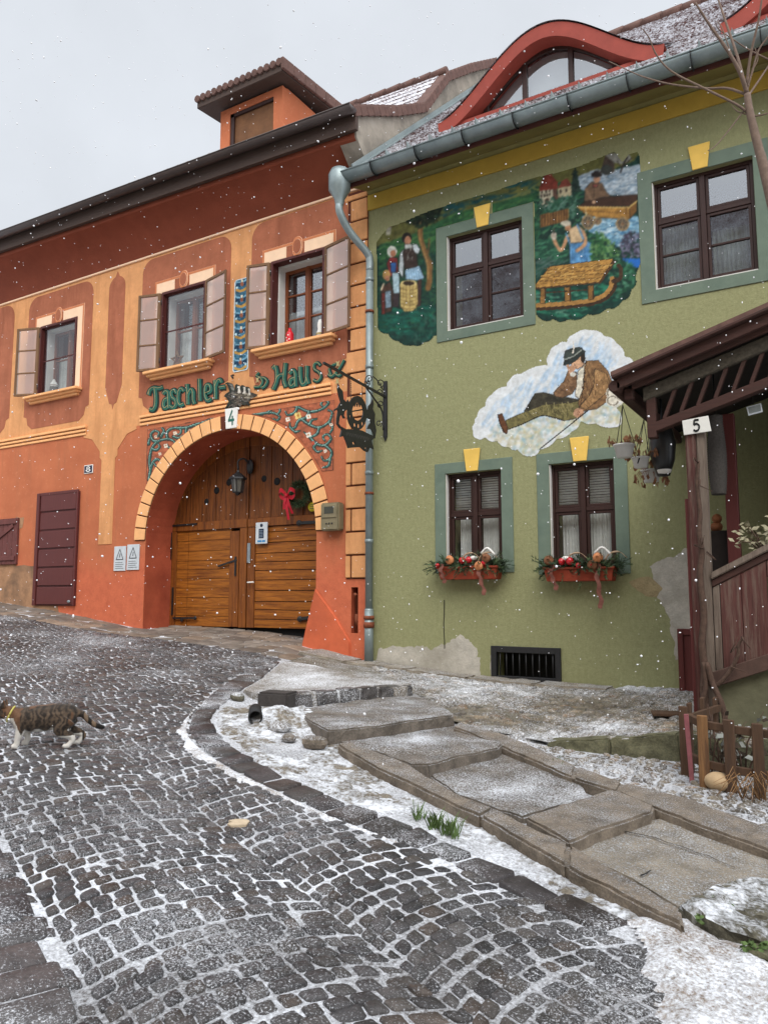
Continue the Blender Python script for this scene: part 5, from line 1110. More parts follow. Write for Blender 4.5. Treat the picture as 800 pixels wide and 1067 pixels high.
# ---- painted scenes
surX = (U1[0] - .165, U1[1] + .165, U1[2] - .145, U1[3] + .165)
pt = Paint(XJ + .03, -1.98, 5.0, 7.498, .0115, -.004, 3)
pt.put(pt.mask, (24, 58, 50), .5)
c8 = lambda L: [(390 + x / 6.675, 200 + y / 6.669) for x, y in L]
cA = lambda L: [(550 + x / 6.667, 150 + y / 6.667) for x, y in L]
cB = lambda L: [(550 + x / 6.667, 230 + y / 6.667) for x, y in L]
topP = [(392, 252), (470, 222), (560, 192), (680, 152), (680, 170), (560, 208), (480, 236), (392, 270)]
pt.poly([(390, 258), (455, 238), (500, 224), (565, 206), (660, 168), (680, 140), (390, 200)], (104, 104, 56), .3)
pt.dabs([(455, 206), (570, 172), (570, 206), (455, 232)], 140, 14, 2.2, [(28, 78, 84), (34, 92, 96), (26, 66, 70), (92, 104, 62)], -17, .15)
pt.dabs([(500, 216), (570, 190), (570, 208), (505, 226)], 50, 16, 1.5, [(128, 132, 76), (110, 120, 70)], -17, .1)
pt.poly([(395, 255), (430, 244), (470, 224), (520, 210), (560, 200), (562, 245), (455, 262), (395, 280)], (44, 88, 56), .4)
pt.dabs([(395, 255), (430, 244), (470, 224), (520, 210), (560, 200), (562, 215), (455, 250), (395, 275)], 150, 12, 1.5, [(70, 120, 66), (92, 134, 70), (34, 78, 50), (52, 104, 60)], -18, .25)
pt.dabs([(395, 275), (455, 250), (455, 345), (395, 345)], 260, 9, 2.4, [(26, 62, 44), (20, 46, 38), (46, 92, 60), (34, 76, 54)], -10, .8)
pt.dabs([(395, 322), (455, 318), (455, 356), (395, 345)], 190, 12, 2.0, [(20, 92, 76), (30, 112, 92), (14, 58, 52), (24, 76, 66)], 6, .3)
pt.dabs([(436, 335), (455, 325), (455, 355), (430, 358)], 70, 4, 2.2, [(18, 48, 42), (28, 72, 58), (60, 96, 84)], 60, 1)
# tree
pt.line(smooth(c8([(325, 190), (318, 300), (345, 400), (378, 500), (384, 600), (372, 670)]), 6), 5.0, (126, 92, 54), w1=6); pt.line(smooth(c8([(322, 200), (312, 300), (338, 400), (368, 500), (372, 600)]), 6), 1.4, (172, 134, 84)); pt.line(c8([(370, 460), (382, 330)]), 1.8, (110, 84, 52)); pt.line(c8([(360, 440), (402, 490), (400, 540)]), 2.0, (110, 84, 52))
pt.dabs(c8([(170, 150), (250, 110), (380, 60), (480, 80), (440, 190), (330, 240), (260, 220)]), 210, 5, 2.6, [(22, 34, 26), (30, 48, 34), (44, 66, 44), (16, 26, 22)], -10, 1.2)
pt.poly(c8([(78, 300), (92, 160), (120, 240), (112, 300)]), (170, 168, 150)); pt.poly(c8([(82, 200), (100, 165), (122, 240), (90, 240)]), (122, 58, 44))
pt.soft(1); pt.ol = (30, 28, 26)
# the two women, the child and the basket
pt.poly(c8([(85, 500), (108, 452), (160, 458), (166, 570), (112, 590)]), (128, 46, 48)); pt.ell(*c8([(122, 415)])[0], 5.2, 6, (206, 206, 196)); pt.ell(*c8([(130, 428)])[0], 2.8, 3.6, (176, 120, 92)); pt.poly(c8([(110, 490), (152, 490), (150, 560), (115, 560)]), (52, 92, 150)); pt.poly(c8([(122, 560), (172, 560), (176, 705), (132, 715)]), (170, 196, 206)); pt.poly(c8([(126, 705), (174, 705), (168, 800), (128, 800)]), (56, 46, 48))
pt.ell(*c8([(226, 322)])[0], 5.2, 6, (34, 30, 28)); pt.ell(*c8([(232, 338)])[0], 3.4, 4.6, (184, 132, 102)); pt.poly(c8([(208, 364), (260, 362), (268, 400), (214, 410)]), (196, 200, 196))
pt.poly(c8([(262, 368), (292, 360), (318, 400), (306, 432), (274, 424)]), (206, 216, 222)); pt.poly(c8([(176, 430), (202, 398), (206, 500), (198, 600), (168, 550)]), (192, 200, 204)); pt.poly(c8([(196, 418), (216, 396), (262, 392), (296, 440), (302, 524), (210, 534)]), (58, 44, 40)); pt.dabs(c8([(215, 400), (262, 395), (270, 470), (220, 480)]), 14, 3, .8, [(150, 150, 146), (100, 90, 84)], 90, .4)
pt.poly(c8([(300, 600), (328, 600), (322, 790), (298, 800)]), (70, 50, 44)); pt.poly(c8([(212, 542), (312, 512), (346, 596), (300, 616), (216, 606)]), (170, 200, 220))
for k in range(7): pt.line(c8([(222 + k * 15, 545 - k * 4), (226 + k * 18, 606)]), .8, (104, 146, 182))
pt.poly(c8([(176, 640), (200, 618), (286, 624), (302, 650), (302, 780), (270, 828), (210, 834), (180, 792)]), (196, 172, 108)); pt.ell(*c8([(238, 634)])[0], 7, 2.4, (58, 44, 32)); pt.ring(*c8([(238, 634)])[0], 7.4, 2.8, .18, (214, 192, 130))
for k in range(6): pt.line(smooth(c8([(178, 670 + k * 26), (240, 684 + k * 26), (302, 668 + k * 26)]), 5), .6, (128, 104, 60))
for k in range(5): pt.line(c8([(196 + k * 24, 650), (204 + k * 21, 825)]), .5, (142, 118, 70))
pt.poly(c8([(46, 668), (110, 620), (132, 700), (120, 830), (50, 850)]), (72, 52, 42)); pt.ell(*c8([(84, 576)])[0], 4, 5.4, (176, 140, 84)); pt.ell(*c8([(90, 600)])[0], 2.6, 3, (170, 118, 90)); pt.poly(c8([(74, 692), (116, 682), (118, 800), (72, 812)]), (122, 142, 156)); pt.poly(c8([(50, 700), (74, 700), (76, 850), (50, 850)]), (104, 46, 40)); pt.line(c8([(64, 640), (48, 680)]), 1.8, (196, 176, 150))
# right-hand scene
pt.ol = None
R0 = cA([(40, 200), (560, 80), (800, 20), (800, 800), (40, 800)])
pt.dabs(cA([(40, 300), (300, 250), (460, 500), (460, 800), (40, 800)]) , 330, 7, 2.4, [(26, 70, 50), (40, 96, 66), (20, 48, 40), (66, 116, 84)], -20, .7)
pt.dabs(cA([(45, 670), (290, 640), (290, 800), (45, 800)]), 80, 13, 2.0, [(38, 92, 68), (64, 120, 90), (26, 66, 52)], -14, .15)
pt.poly(cA([(340, 225), (480, 172), (545, 190), (770, 140), (800, 150), (800, 360), (560, 356), (400, 330), (345, 300)]), (164, 180, 192), .3)
pt.dabs(cA([(345, 230), (540, 195), (780, 150), (780, 340), (400, 330)]), 170, 10, 1.4, [(206, 216, 222), (132, 154, 172), (184, 198, 208), (104, 130, 150)], -14, .3)
pt.poly(cA([(498, 200), (535, 80), (575, 68), (600, 120), (602, 190), (560, 210)]), (74, 62, 54)); pt.poly(cA([(535, 80), (560, 66), (690, 58), (722, 108), (650, 142), (600, 132)]), (146, 146, 138)); pt.ell(*cA([(545, 180)])[0], 6, 5.5, (62, 66, 62))
pt.line(cA([(640, 200), (660, 140), (690, 90)]), 1.6, (52, 44, 40)); pt.line(cA([(655, 160), (715, 100)]), 1, (52, 44, 40)); pt.line(cA([(650, 170), (620, 120)]), .9, (52, 44, 40))
pt.poly(cA([(76, 322), (202, 300), (206, 400), (82, 452)]), (190, 182, 158)); pt.poly(cA([(170, 306), (202, 300), (206, 400), (172, 420)]), (96, 70, 58)); pt.poly(cA([(76, 306), (128, 168), (176, 232), (202, 262), (204, 312), (76, 326)]), (128, 56, 44)); pt.line(cA([(128, 168), (90, 300)]), 1.0, (86, 40, 34))
for x_, y_ in ((92, 365), (112, 360), (132, 356), (150, 350), (95, 335), (125, 332), (150, 328)): pt.ell(*cA([(x_, y_)])[0], 1.0, 1.5, (58, 50, 44))
pt.ell(*cA([(130, 400)])[0], 2.2, 3.8, (72, 56, 46)); pt.poly(cA([(208, 312), (302, 284), (302, 362), (208, 374)]), (184, 172, 140)); pt.poly(cA([(204, 312), (232, 256), (270, 238), (304, 286)]), (122, 60, 48)); pt.ell(*cA([(225, 330)])[0], 1.2, 1.8, (58, 50, 44)); pt.ell(*cA([(265, 320)])[0], 1.2, 1.8, (58, 50, 44))
pt.poly(cA([(326, 150), (345, 220), (364, 335), (298, 335), (312, 220)]), (28, 44, 40)); pt.dabs(cA([(326, 160), (362, 335), (300, 335)]), 40, 5, 1.4, [(20, 34, 32), (44, 66, 56)], 30, .9)
pt.dabs(cA([(85, 400), (340, 350), (360, 470), (300, 520), (270, 450), (90, 470)]), 120, 4, 2.4, [(40, 84, 62), (70, 112, 92), (28, 60, 48), (96, 130, 116)], 0, 1.5)
pt.poly(cA([(84, 492), (272, 450), (276, 536), (84, 582)]), (118, 82, 46)); 
for k in range(10): pt.line(cA([(98 + k * 19, 492 - k * 4.2), (98 + k * 19, 572 - k * 4.2)]), .9, (70, 48, 30)); pt.line(cA([(106 + k * 19, 492 - k * 4.2), (106 + k * 19, 566 - k * 4.2)]), .8, (160, 118, 66))
pt.poly(cA([(370, 500), (760, 500), (800, 560), (800, 640), (640, 720), (480, 630), (420, 610)]), (128, 168, 190), .35); pt.dabs(cA([(380, 540), (790, 530), (780, 630), (640, 720), (480, 640)]), 130, 9, 1.6, [(176, 206, 220), (92, 142, 172), (204, 222, 230), (70, 120, 156)], -5, .4)
pt.ol = (34, 28, 24)
# man and cart
pt.poly(cA([(388, 400), (396, 310), (440, 262), (512, 272), (540, 330), (575, 365), (470, 385), (430, 405)]), (112, 88, 68)); pt.ell(*cA([(476, 244)])[0], 3.4, 4.2, (190, 142, 112)); pt.ell(*cA([(474, 214)])[0], 5.8, 3.0, (46, 40, 38)); pt.poly(cA([(452, 215), (460, 188), (492, 188), (500, 216)]), (46, 40, 38)); pt.poly(cA([(448, 280), (486, 278), (480, 300), (452, 302)]), (150, 84, 74)); pt.line(cA([(405, 320), (440, 390)]), 3.4, (136, 108, 84)); pt.ell(*cA([(456, 406)])[0], 2, 2, (206, 166, 134)); pt.line(cA([(460, 300), (455, 370)]), .8, (70, 54, 42))
pt.poly(cA([(338, 436), (400, 400), (560, 366), (764, 350), (754, 396), (700, 432)]), (66, 44, 32)); pt.ell(*cA([(456, 406)])[0], 1.9, 1.9, (206, 166, 134)); pt.poly(cA([(342, 438), (700, 442), (756, 396), (752, 470), (702, 522), (480, 512), (384, 480)]), (178, 132, 66), .3); pt.poly(cA([(702, 442), (756, 398), (752, 470), (704, 520)]), (128, 90, 46)); pt.line(cA([(342, 438), (700, 441), (758, 394)]), 1.4, (216, 182, 112)); pt.line(cA([(350, 462), (700, 482), (752, 432)]), .7, (110, 76, 40)); pt.line(cA([(398, 450), (404, 500)]), 1.4, (210, 190, 140)); pt.line(cA([(684, 444), (684, 510)]), 1, (104, 72, 40))
for x_, y_, rx_, ry_ in ((480, 536, 26, 26), (415, 543, 40, 47), (655, 556, 42, 44)):
    q = cA([(x_, y_)])[0]; pt.ell(q[0], q[1], rx_ / 6.667, ry_ / 6.667, (78, 72, 66)); pt.ring(q[0], q[1], rx_ / 6.9, ry_ / 6.9, .16, (156, 132, 96))
    for k in range(4): a_ = k * .785; pt.line([(q[0] - rx_ / 7.2 * math.cos(a_), q[1] - ry_ / 7.2 * math.sin(a_)), (q[0] + rx_ / 7.2 * math.cos(a_), q[1] + ry_ / 7.2 * math.sin(a_))], .8, (160, 136, 100))
    pt.ell(q[0], q[1], 1.2, 1.3, (120, 84, 60))
# smith
pt.poly(cA([(286, 692), (384, 660), (442, 692), (444, 900), (290, 900)]), (84, 138, 184), .35); pt.dabs(cA([(295, 700), (430, 690), (440, 880), (295, 880)]), 40, 9, .9, [(130, 176, 210), (56, 104, 150)], 85, .2); pt.poly(cA([(282, 592), (342, 560), (392, 600), (402, 650), (372, 682), (292, 690)]), (206, 178, 140)); pt.line(smooth(cA([(272, 640), (250, 700), (226, 738), (196, 700), (176, 652)]), 5), 3.8, (194, 146, 108)); pt.ell(*cA([(178, 640)])[0], 3.2, 4.2, (190, 176, 160)); pt.line(cA([(176, 620), (180, 590)]), 1.6, (70, 66, 62)); pt.line(smooth(cA([(384, 610), (396, 690), (340, 742)]), 5), 3.6, (196, 150, 112)); pt.line(cA([(340, 560), (384, 660)]), 1.8, (96, 148, 190)); pt.line(cA([(262, 620), (292, 700)]), 1.6, (96, 148, 190)); pt.ell(*cA([(276, 578)])[0], 3.4, 4.2, (190, 140, 104)); pt.ell(*cA([(262, 552)])[0], 5.4, 3.0, (206, 198, 178)); pt.dabs(cA([(262, 575), (290, 590), (280, 600)]), 5, 2, .8, [(120, 80, 58)], 0, .5)
pt.ol = None
# bushes, blue pool, sledge
pt.dabs(cA([(440, 640), (500, 610), (580, 680), (640, 740), (640, 860), (445, 830)]), 170, 4.5, 2.6, [(46, 96, 56), (86, 130, 74), (30, 66, 44), (112, 152, 96)], 0, 1.5); pt.dabs(cA([(640, 700), (700, 610), (790, 630), (790, 780), (660, 780)]), 130, 4, 2.2, [(92, 86, 112), (60, 58, 74), (134, 132, 156), (44, 52, 56)], 0, 1.5)
pt.poly(cB([(650, 262), (790, 262), (790, 330), (700, 318)]), (38, 106, 190), .2)
pt.dabs(cB([(600, 250), (700, 290), (760, 340), (740, 440), (620, 540), (560, 560), (560, 400)]), 150, 5, 2.6, [(26, 74, 52), (52, 112, 80), (18, 50, 40), (84, 140, 112)], -30, 1.2); pt.dabs(cB([(55, 480), (560, 440), (640, 560), (300, 690), (60, 640)]), 190, 10, 2.4, [(22, 92, 72), (40, 120, 92), (16, 62, 52), (96, 150, 126)], 0, .4)
pt.dabs(cB([(55, 280), (150, 250), (280, 280), (120, 330), (55, 400)]), 50, 8, 2, [(40, 80, 66), (80, 104, 96)], -20, .4)
pt.soft(1); pt.ol = (40, 30, 22)
pt.line(smooth(cB([(70, 600), (250, 588), (430, 566), (530, 530), (584, 470), (592, 412)]), 6), 7.6, (66, 46, 30)); pt.line(smooth(cB([(66, 588), (250, 576), (430, 554), (525, 518), (572, 460), (582, 400)]), 6), 4.4, (172, 128, 70)); pt.line(smooth(cB([(590, 420), (640, 400), (640, 330), (625, 310)]), 5), 4, (72, 52, 36))
for P in ([(85, 470), (120, 470), (116, 572), (84, 574)], [(250, 462), (290, 462), (292, 556), (256, 560)], [(414, 450), (452, 448), (452, 544), (418, 548)]): pt.poly(cB(P), (150, 110, 60)); pt.line(cB([P[1], P[2]]), 1.4, (76, 54, 34))
pt.line(cB([(120, 500), (410, 480)]), 1.2, (70, 50, 34))
pt.poly(cB([(50, 446), (150, 318), (582, 264), (604, 282), (502, 430), (60, 476)]), (176, 132, 68), .3); pt.poly(cB([(604, 282), (502, 430), (496, 424), (586, 276)]), (84, 58, 36)); pt.line(cB([(56, 470), (502, 428), (604, 282)]), 1.6, (84, 60, 36))
for k in range(1, 5): f_ = k / 5; pt.line(cB([(50 + 100 * f_, 446 - 128 * f_), (500 + 84 * f_, 426 - 150 * f_)]), .7, (112, 78, 40))
pt.dabs(cB([(70, 440), (155, 325), (570, 272), (500, 415)]), 60, 14, .7, [(206, 166, 96), (136, 98, 50)], -8, .08)
# outline of the painted field, scalloped below
def scal(P, amp, k):
    out = []
    for (x1_, y1_), (x2_, y2_) in zip(P, P[1:]):
        d = math.hypot(x2_ - x1_, y2_ - y1_)
        for i in range(8): f_ = i / 8; b_ = amp * math.sin(math.pi * f_); out.append((x1_ + (x2_ - x1_) * f_ - (y2_ - y1_) / d * b_ * -1 * -1, y1_ + (y2_ - y1_) * f_ + (x2_ - x1_) / d * b_))
    return out + [P[-1]]
botL = scal([(393, 342), (404, 348), (415, 356), (430, 360), (442, 357), (452, 350), (458, 344)], 2.2, 1); botR = [(555, 326), (560, 330)] + scal([(560, 331), (576, 333), (592, 333), (612, 328), (632, 322), (648, 314), (658, 302), (662, 288)], 3.0, 1)
top_ = [(672, 262), (672, 172), (664, 158), (655, 160), (648, 168), (640, 157), (622, 165), (600, 174), (582, 179), (560, 184), (540, 190), (505, 202), (470, 212), (440, 222), (418, 232), (405, 236), (398, 244), (392, 252)]
pt.keep(botL + [(459, 330), (459, 239), (556, 212), (556, 320)] + botR + top_)
pt.cut([tuple(float(q) for q in proj(np.array(a_), np.array(0.), np.array(c_))) for a_, c_ in rect(surX, .004)])
pt.cut([tuple(float(q) for q in proj(np.array(a_), np.array(0.), np.array(c_))) for a_, c_ in ((-4.27, 6.7), (-3.99, 6.7), (-3.99, 7.085), (-4.27, 7.085))])
pt.build('craft_mural', PAINT, GH, .84)

# the resting traveller on a cloud
c6 = lambda L: [(480 + x / 4, 330 + y / 4) for x, y in L]
cloud = [(50, 482), (58, 440), (66, 415), (100, 372), (128, 322), (190, 290), (202, 262), (250, 236), (360, 200), (366, 155), (402, 115), (440, 105), (470, 72), (540, 54), (600, 80), (650, 110), (684, 165), (722, 190), (734, 240), (762, 280), (690, 330), (650, 380), (672, 440), (640, 462), (560, 446), (500, 436), (460, 482), (400, 510), (330, 556), (290, 584), (235, 556), (200, 546), (150, 520), (100, 505), (60, 508)]
def puff(P, amp):
    out = []
    for i in range(len(P)):
        a_ = np.array(P[i], float); c_ = np.array(P[(i + 1) % len(P)], float); d = c_ - a_; q = np.array([d[1], -d[0]]) / (np.linalg.norm(d) + 1e-9)
        for k in range(8): out.append(tuple(a_ + d * k / 8 + q * amp * math.sin(math.pi * k / 8) * min(1, np.linalg.norm(d) / 50)))
    return out
CP = c6(puff(cloud, 9)); x0_, x1_ = F(488, 440)[0], F(676, 420)[0]; pt = Paint(x0_, x1_, F(550, 480)[1], F(610, 338)[1], .0095, -.004, 12)
pt.put(pt.mask, (224, 228, 230), .08); inner = c6([(90, 440), (130, 380), (210, 310), (360, 232), (400, 160), (470, 108), (540, 86), (620, 130), (690, 220), (700, 300), (560, 420), (300, 430), (130, 470)])
pt.dabs(inner, 520, 13, 2.2, [(176, 204, 230), (148, 186, 222), (206, 220, 234), (190, 212, 232)], -62, .35, .55)
low = c6([(110, 470), (200, 440), (330, 420), (480, 420), (560, 380), (700, 330), (660, 450), (520, 440), (400, 510), (280, 580), (120, 500)])
pt.dabs(low, 420, 5, 3, [(206, 204, 186), (172, 196, 196), (222, 222, 212), (150, 182, 192), (196, 190, 150), (216, 206, 176)], 0, 1.5, .6); pt.soft(2); pt.ol = (46, 38, 32)
pt.poly(c6([(262, 396), (308, 320), (345, 316), (420, 332), (494, 346), (502, 400), (450, 432), (400, 420), (330, 390)]), (62, 58, 46), .4)
pt.poly(c6([(186, 432), (240, 408), (340, 368), (440, 360), (498, 352), (480, 424), (430, 434), (340, 410), (256, 448), (196, 470)]), (118, 110, 70), .35); pt.dabs(c6([(210, 440), (340, 375), (480, 370), (430, 425), (340, 400)]), 46, 9, 1.0, [(150, 140, 96), (74, 68, 44), (96, 90, 58)], 60, .6); pt.line(smooth(c6([(196, 470), (256, 448), (340, 412), (432, 434)]), 5), 1.0, (48, 44, 34))
pt.poly(c6([(153, 408), (172, 404), (182, 430), (196, 462), (192, 488), (176, 482), (160, 440)]), (104, 66, 42)); pt.line(c6([(153, 408), (164, 452), (186, 488)]), .9, (44, 32, 26))
pt.poly(c6([(520, 184), (572, 182), (612, 226), (638, 290), (628, 340), (566, 384), (500, 396), (488, 362), (500, 300), (504, 230)]), (130, 98, 66), .35); pt.poly(c6([(488, 226), (520, 196), (508, 300), (492, 344), (476, 330), (480, 280)]), (214, 208, 190)); pt.poly(c6([(384, 318), (428, 270), (448, 222), (482, 232), (482, 292), (462, 322), (422, 338), (394, 332)]), (122, 92, 66), .35)
pt.poly(c6([(556, 216), (606, 236), (624, 300), (566, 352), (520, 388), (494, 372), (536, 320), (556, 276)]), (156, 120, 80), .3); pt.dabs(c6([(560, 225), (604, 240), (618, 300), (530, 380), (500, 370)]), 36, 9, .9, [(186, 150, 104), (96, 70, 46), (122, 90, 58)], 70, .4); pt.dabs(c6([(510, 200), (550, 190), (550, 260), (505, 340)]), 26, 9, .9, [(96, 70, 48), (156, 122, 84)], 85, .3); pt.line(smooth(c6([(522, 186), (512, 240), (506, 320), (496, 376)]), 5), .9, (62, 46, 34)); pt.line(smooth(c6([(556, 276), (538, 322), (496, 374)]), 5), .8, (76, 54, 38)); pt.dabs(c6([(394, 322), (440, 260), (470, 260), (462, 318)]), 20, 7, .9, [(150, 116, 84), (86, 62, 44)], 40, .4)
for q in ((517, 235), (514, 270), (510, 300)): pt.ell(480 + q[0] / 4, 330 + q[1] / 4, .9, .9, (50, 38, 30))
pt.ell(*c6([(490, 402)])[0], 5.4, 5.0, (196, 152, 122)); pt.dabs(c6([(472, 400), (508, 392), (500, 420)]), 8, 4, .7, [(140, 98, 76)], 50, .3); pt.poly(c6([(458, 196), (500, 158), (518, 172), (508, 206), (486, 218), (466, 214)]), (206, 164, 130)); pt.ell(*c6([(508, 166)])[0], 2.6, 6.4, (44, 36, 32)); pt.line(c6([(470, 196), (476, 204)]), .8, (70, 48, 40)); pt.line(c6([(472, 210), (484, 210)]), .7, (130, 78, 66))
pt.poly(c6([(426, 202), (432, 176), (470, 160), (500, 128), (518, 146), (476, 186), (440, 204)]), (44, 52, 50), .3); pt.poly(c6([(428, 170), (434, 142), (462, 132), (494, 126), (502, 148), (468, 168), (438, 186)]), (58, 66, 62), .3); pt.line(c6([(434, 178), (470, 164), (500, 140)]), 1.4, (140, 146, 138)); pt.line(smooth(c6([(466, 150), (470, 128), (467, 104)]), 4), 1.6, (220, 212, 200), w1=.6)
pt.line(c6([(446, 206), (456, 232), (468, 246)]), 3.0, (200, 156, 124)); pt.ell(*c6([(462, 216)])[0], 3.2, 3.6, (196, 152, 120)); pt.ell(*c6([(466, 240)])[0], 3.0, 2.4, (216, 212, 200))
pt.line(c6([(532, 388), (440, 462), (328, 552)]), 1.5, (52, 44, 38), w1=1.0)
for q in ((640, 318, 9, 8), (664, 300, 7, 6), (632, 350, 7, 6), (668, 330, 6, 6)): pt.ell(480 + q[0] / 4, 330 + q[1] / 4, q[2], q[3], (222, 216, 200), .15); pt.ring(480 + q[0] / 4, 330 + q[1] / 4, q[2] - 1.5, q[3] - 1.5, .14, (140, 132, 118))
pt.line(smooth(c6([(628, 290), (668, 262), (698, 246), (718, 264)]), 5), 2.0, (40, 40, 42)); pt.keep(CP); pt.build('traveller_mural', PAINT, GH, .95)
# ------------------------------------------------------------------ things on and beside the houses
def stroke_glyph(mb, strokes, fn, w, mi):
    for i, s in enumerate(strokes): mb.ribbon(smooth(s, 5) if len(s) > 2 else s, w, lambda a, b_: fn(a, b_, i), mi)
SIX = {'4': [[(.62, 1), (.15, .32)], [(.08, .34), (.9, .34)], [(.66, .62), (.66, 0)]], '5': [[(.82, .97), (.28, .97)], [(.28, .97), (.22, .55)], [(.22, .55), (.55, .64), (.84, .42), (.74, .1), (.42, 0), (.14, .12)]], '8': [[(.5, .55), (.22, .75), (.5, 1), (.78, .75), (.5, .55), (.16, .26), (.5, 0), (.84, .26), (.5, .55)]]}
# house number 4 on the keystone
a_, c_ = F(236.2, 455), F(250.2, 425); x0, x1, z0, z1 = a_[0], c_[0], F(243, 447)[1], F(243, 426)[1]
n4 = MB(); n4.slab([(x0 + .03, z0), (x1 - .02, z0), (x1, z1), (x0, z1)], -.06, -.036); n4 = n4.build('house_number_sign', mt('white_paint'), None, bevel=.006)
tag(n4, 'white keystone block with a green number 4 at the crown of the gate arch', 'number sign', 'house number signs')
mb = MB(); stroke_glyph(mb, SIX['4'], lambda a, b_, i: (x0 + .07 + a * (x1 - x0 - .12), -.063 - .0004 * i, z0 + .05 + b_ * (z1 - z0 - .09)), .17, 0); mb.build('numeral', mt('letter_green'), n4)
a_, c_ = F(88.5, 494), F(98, 484); mb = MB(); mb.box(a_[0], c_[0], -.02, -.0055, a_[1], c_[1]); n8 = mb.build('house_number_sign', mt('white_paint'), None, bevel=.004)
tag(n8, 'small dark enamel plate with a white 8 on the wall above the red cellar door', 'number sign', 'house number signs')
mb = MB(); mb.box(a_[0] + .015, c_[0] - .015, -.0225, -.0195, a_[1] + .015, c_[1] - .015); mb.build('enamel', M('enamel', rgb(30, 34, 60), .1, 5, .3, 0), n8)
mb = MB(); stroke_glyph(mb, SIX['8'], lambda a, b_, i: (a_[0] + .045 + a * (c_[0] - a_[0] - .09), -.0245, a_[1] + .035 + b_ * (c_[1] - a_[1] - .07)), .17, 0); mb.build('numeral', mt('white_paint'), n8)
# two warning notices
for k, (px0, px1, lab) in enumerate(((119.5, 132.5, 'white warning notice with a triangle, the one further from the gate arch'), (133, 146.5, 'white warning notice with a triangle, the one touching the gate arch'))):
    a_, c_ = F(px0, 595 - k * 1), F(px1, 569 - k * 2); mb = MB(); mb.box(a_[0], c_[0], -.022, -.0085, a_[1], c_[1]); o = mb.build('warning_notice', M('notice_white', rgb(196, 202, 206), .08, 9, .5, .1), None, bevel=.002); tag(o, lab, 'notice', 'warning notices')
    w_, h_ = c_[0] - a_[0], c_[1] - a_[1]; mb = MB(); tx, tz = a_[0] + w_ / 2, a_[1] + h_ * .66
    tri = [(tx - w_ * .3, tz - h_ * .2), (tx + w_ * .3, tz - h_ * .2), (tx, tz + h_ * .22)]
    for p, q in zip(tri, tri[1:] + tri[:1]): mb.ribbon([p, q], .016, lambda a, b_: (a, -.024, b_))
    mb.ribbon([(tx, tz - h_ * .12), (tx + .01, tz + h_ * .04)], .02, lambda a, b_: (a, -.0245, b_))
    for j in range(4): mb.ribbon([(a_[0] + w_ * .14, a_[1] + h_ * (.1 + .08 * j)), (a_[0] + w_ * (.86 - .1 * (j % 2)), a_[1] + h_ * (.1 + .08 * j))], .008, lambda a, b_: (a, -.024, b_))
    mb.build('print', M('print_grey', rgb(70, 74, 80), .1, 9, .6, 0), o)
# electricity meter box
a_, c_ = F(340, 554), F(359, 524); mb = MB(); mb.box(a_[0], c_[0], -.16, -.006, a_[1], c_[1]); m0 = mb.build('meter_box', M('meter_case', rgb(128, 118, 92), .2, 8, .5, .1, stain=rgb(100, 92, 70)), None, bevel=.02, seg=2); tag(m0, 'small beige electricity meter box on the orange wall beside the gate arch', 'meter box')
w_, h_ = c_[0] - a_[0], c_[1] - a_[1]; mb = MB(); mb.box(a_[0] + .03, c_[0] - .03, -.175, -.161, a_[1] + h_ * .45, c_[1] - .03); mb.build('cover', mt('meter_case'), m0, bevel=.01); mb = MB(); mb.box(a_[0] + .08, c_[0] - .08, -.178, -.1755, a_[1] + h_ * .6, a_[1] + h_ * .85); mb.build('dial_window', M('dial_glass', rgb(70, 72, 66), .1, 5, .15, 0, spec=.6), m0)
for q in (.35, .5, .65): mb = MB(); mb.ball((a_[0] + w_ * q, -.165, a_[1] + h_ * .25), .014, 8); mb.build('screw', mt('iron'), m0)
# entry keypad notice on the gate
a_, c_ = F(267, 567, GY - .02), F(279.5, 544, GY - .02); mb = MB(); mb.box(a_[0], c_[0], GY - .045, GY - .021, a_[1], c_[1]); k0 = mb.build('notice_panel', mt('notice_white'), None, bevel=.006); tag(k0, 'pale framed notice with a dark display and blue strip on the wooden gate', 'notice')
w_, h_ = c_[0] - a_[0], c_[1] - a_[1]
mb = MB(); mb.box(a_[0] + w_ * .3, a_[0] + w_ * .72, GY - .049, GY - .0452, a_[1] + h_ * .26, a_[1] + h_ * .7); mb.build('display', M('display_dark', rgb(40, 52, 70), .1, 9, .2, 0), k0)
mb = MB(); mb.box(a_[0] + w_ * .2, a_[0] + w_ * .55, GY - .048, GY - .0452, a_[1] + h_ * .08, a_[1] + h_ * .17); mb.box(a_[0] + w_ * .6, a_[0] + w_ * .85, GY - .048, GY - .0452, a_[1] + h_ * .08, a_[1] + h_ * .17); mb.build('blue_strip', M('blue_print', rgb(60, 130, 180), .1, 9, .4, 0), k0); mb = MB(); mb.lathe((a_[0] + w_ * .52, GY - .045, a_[1] + h_ * .86), [(0, -.004), (.03, -.004), (.03, 0)], 12, axis=(0, 1, 0)); mb.build('round_mark', mt('display_dark'), k0)
mb = MB(); 
for j in range(5): mb.box(a_[0] + w_ * .36, a_[0] + w_ * .66, GY - .0505, GY - .0492, a_[1] + h_ * (.32 + .07 * j), a_[1] + h_ * (.335 + .07 * j))
mb.build('display_text', M('display_light', rgb(150, 170, 190), .1, 9, .4, 0), k0)
a_ = F(325, 528, GY - .02); mb = MB(); mb.lathe((a_[0], GY - .012, a_[1]), [(0, -.012), (.075, -.012), (.08, -.004), (.08, 0)], 20, axis=(0, 1, 0)); o = mb.build('round_sticker', M('sticker_yellow', rgb(206, 192, 44), .1, 9, .4, 0), None); tag(o, 'round yellow sticker at the edge of the gate, below the wreath', 'sticker')
mb = MB()
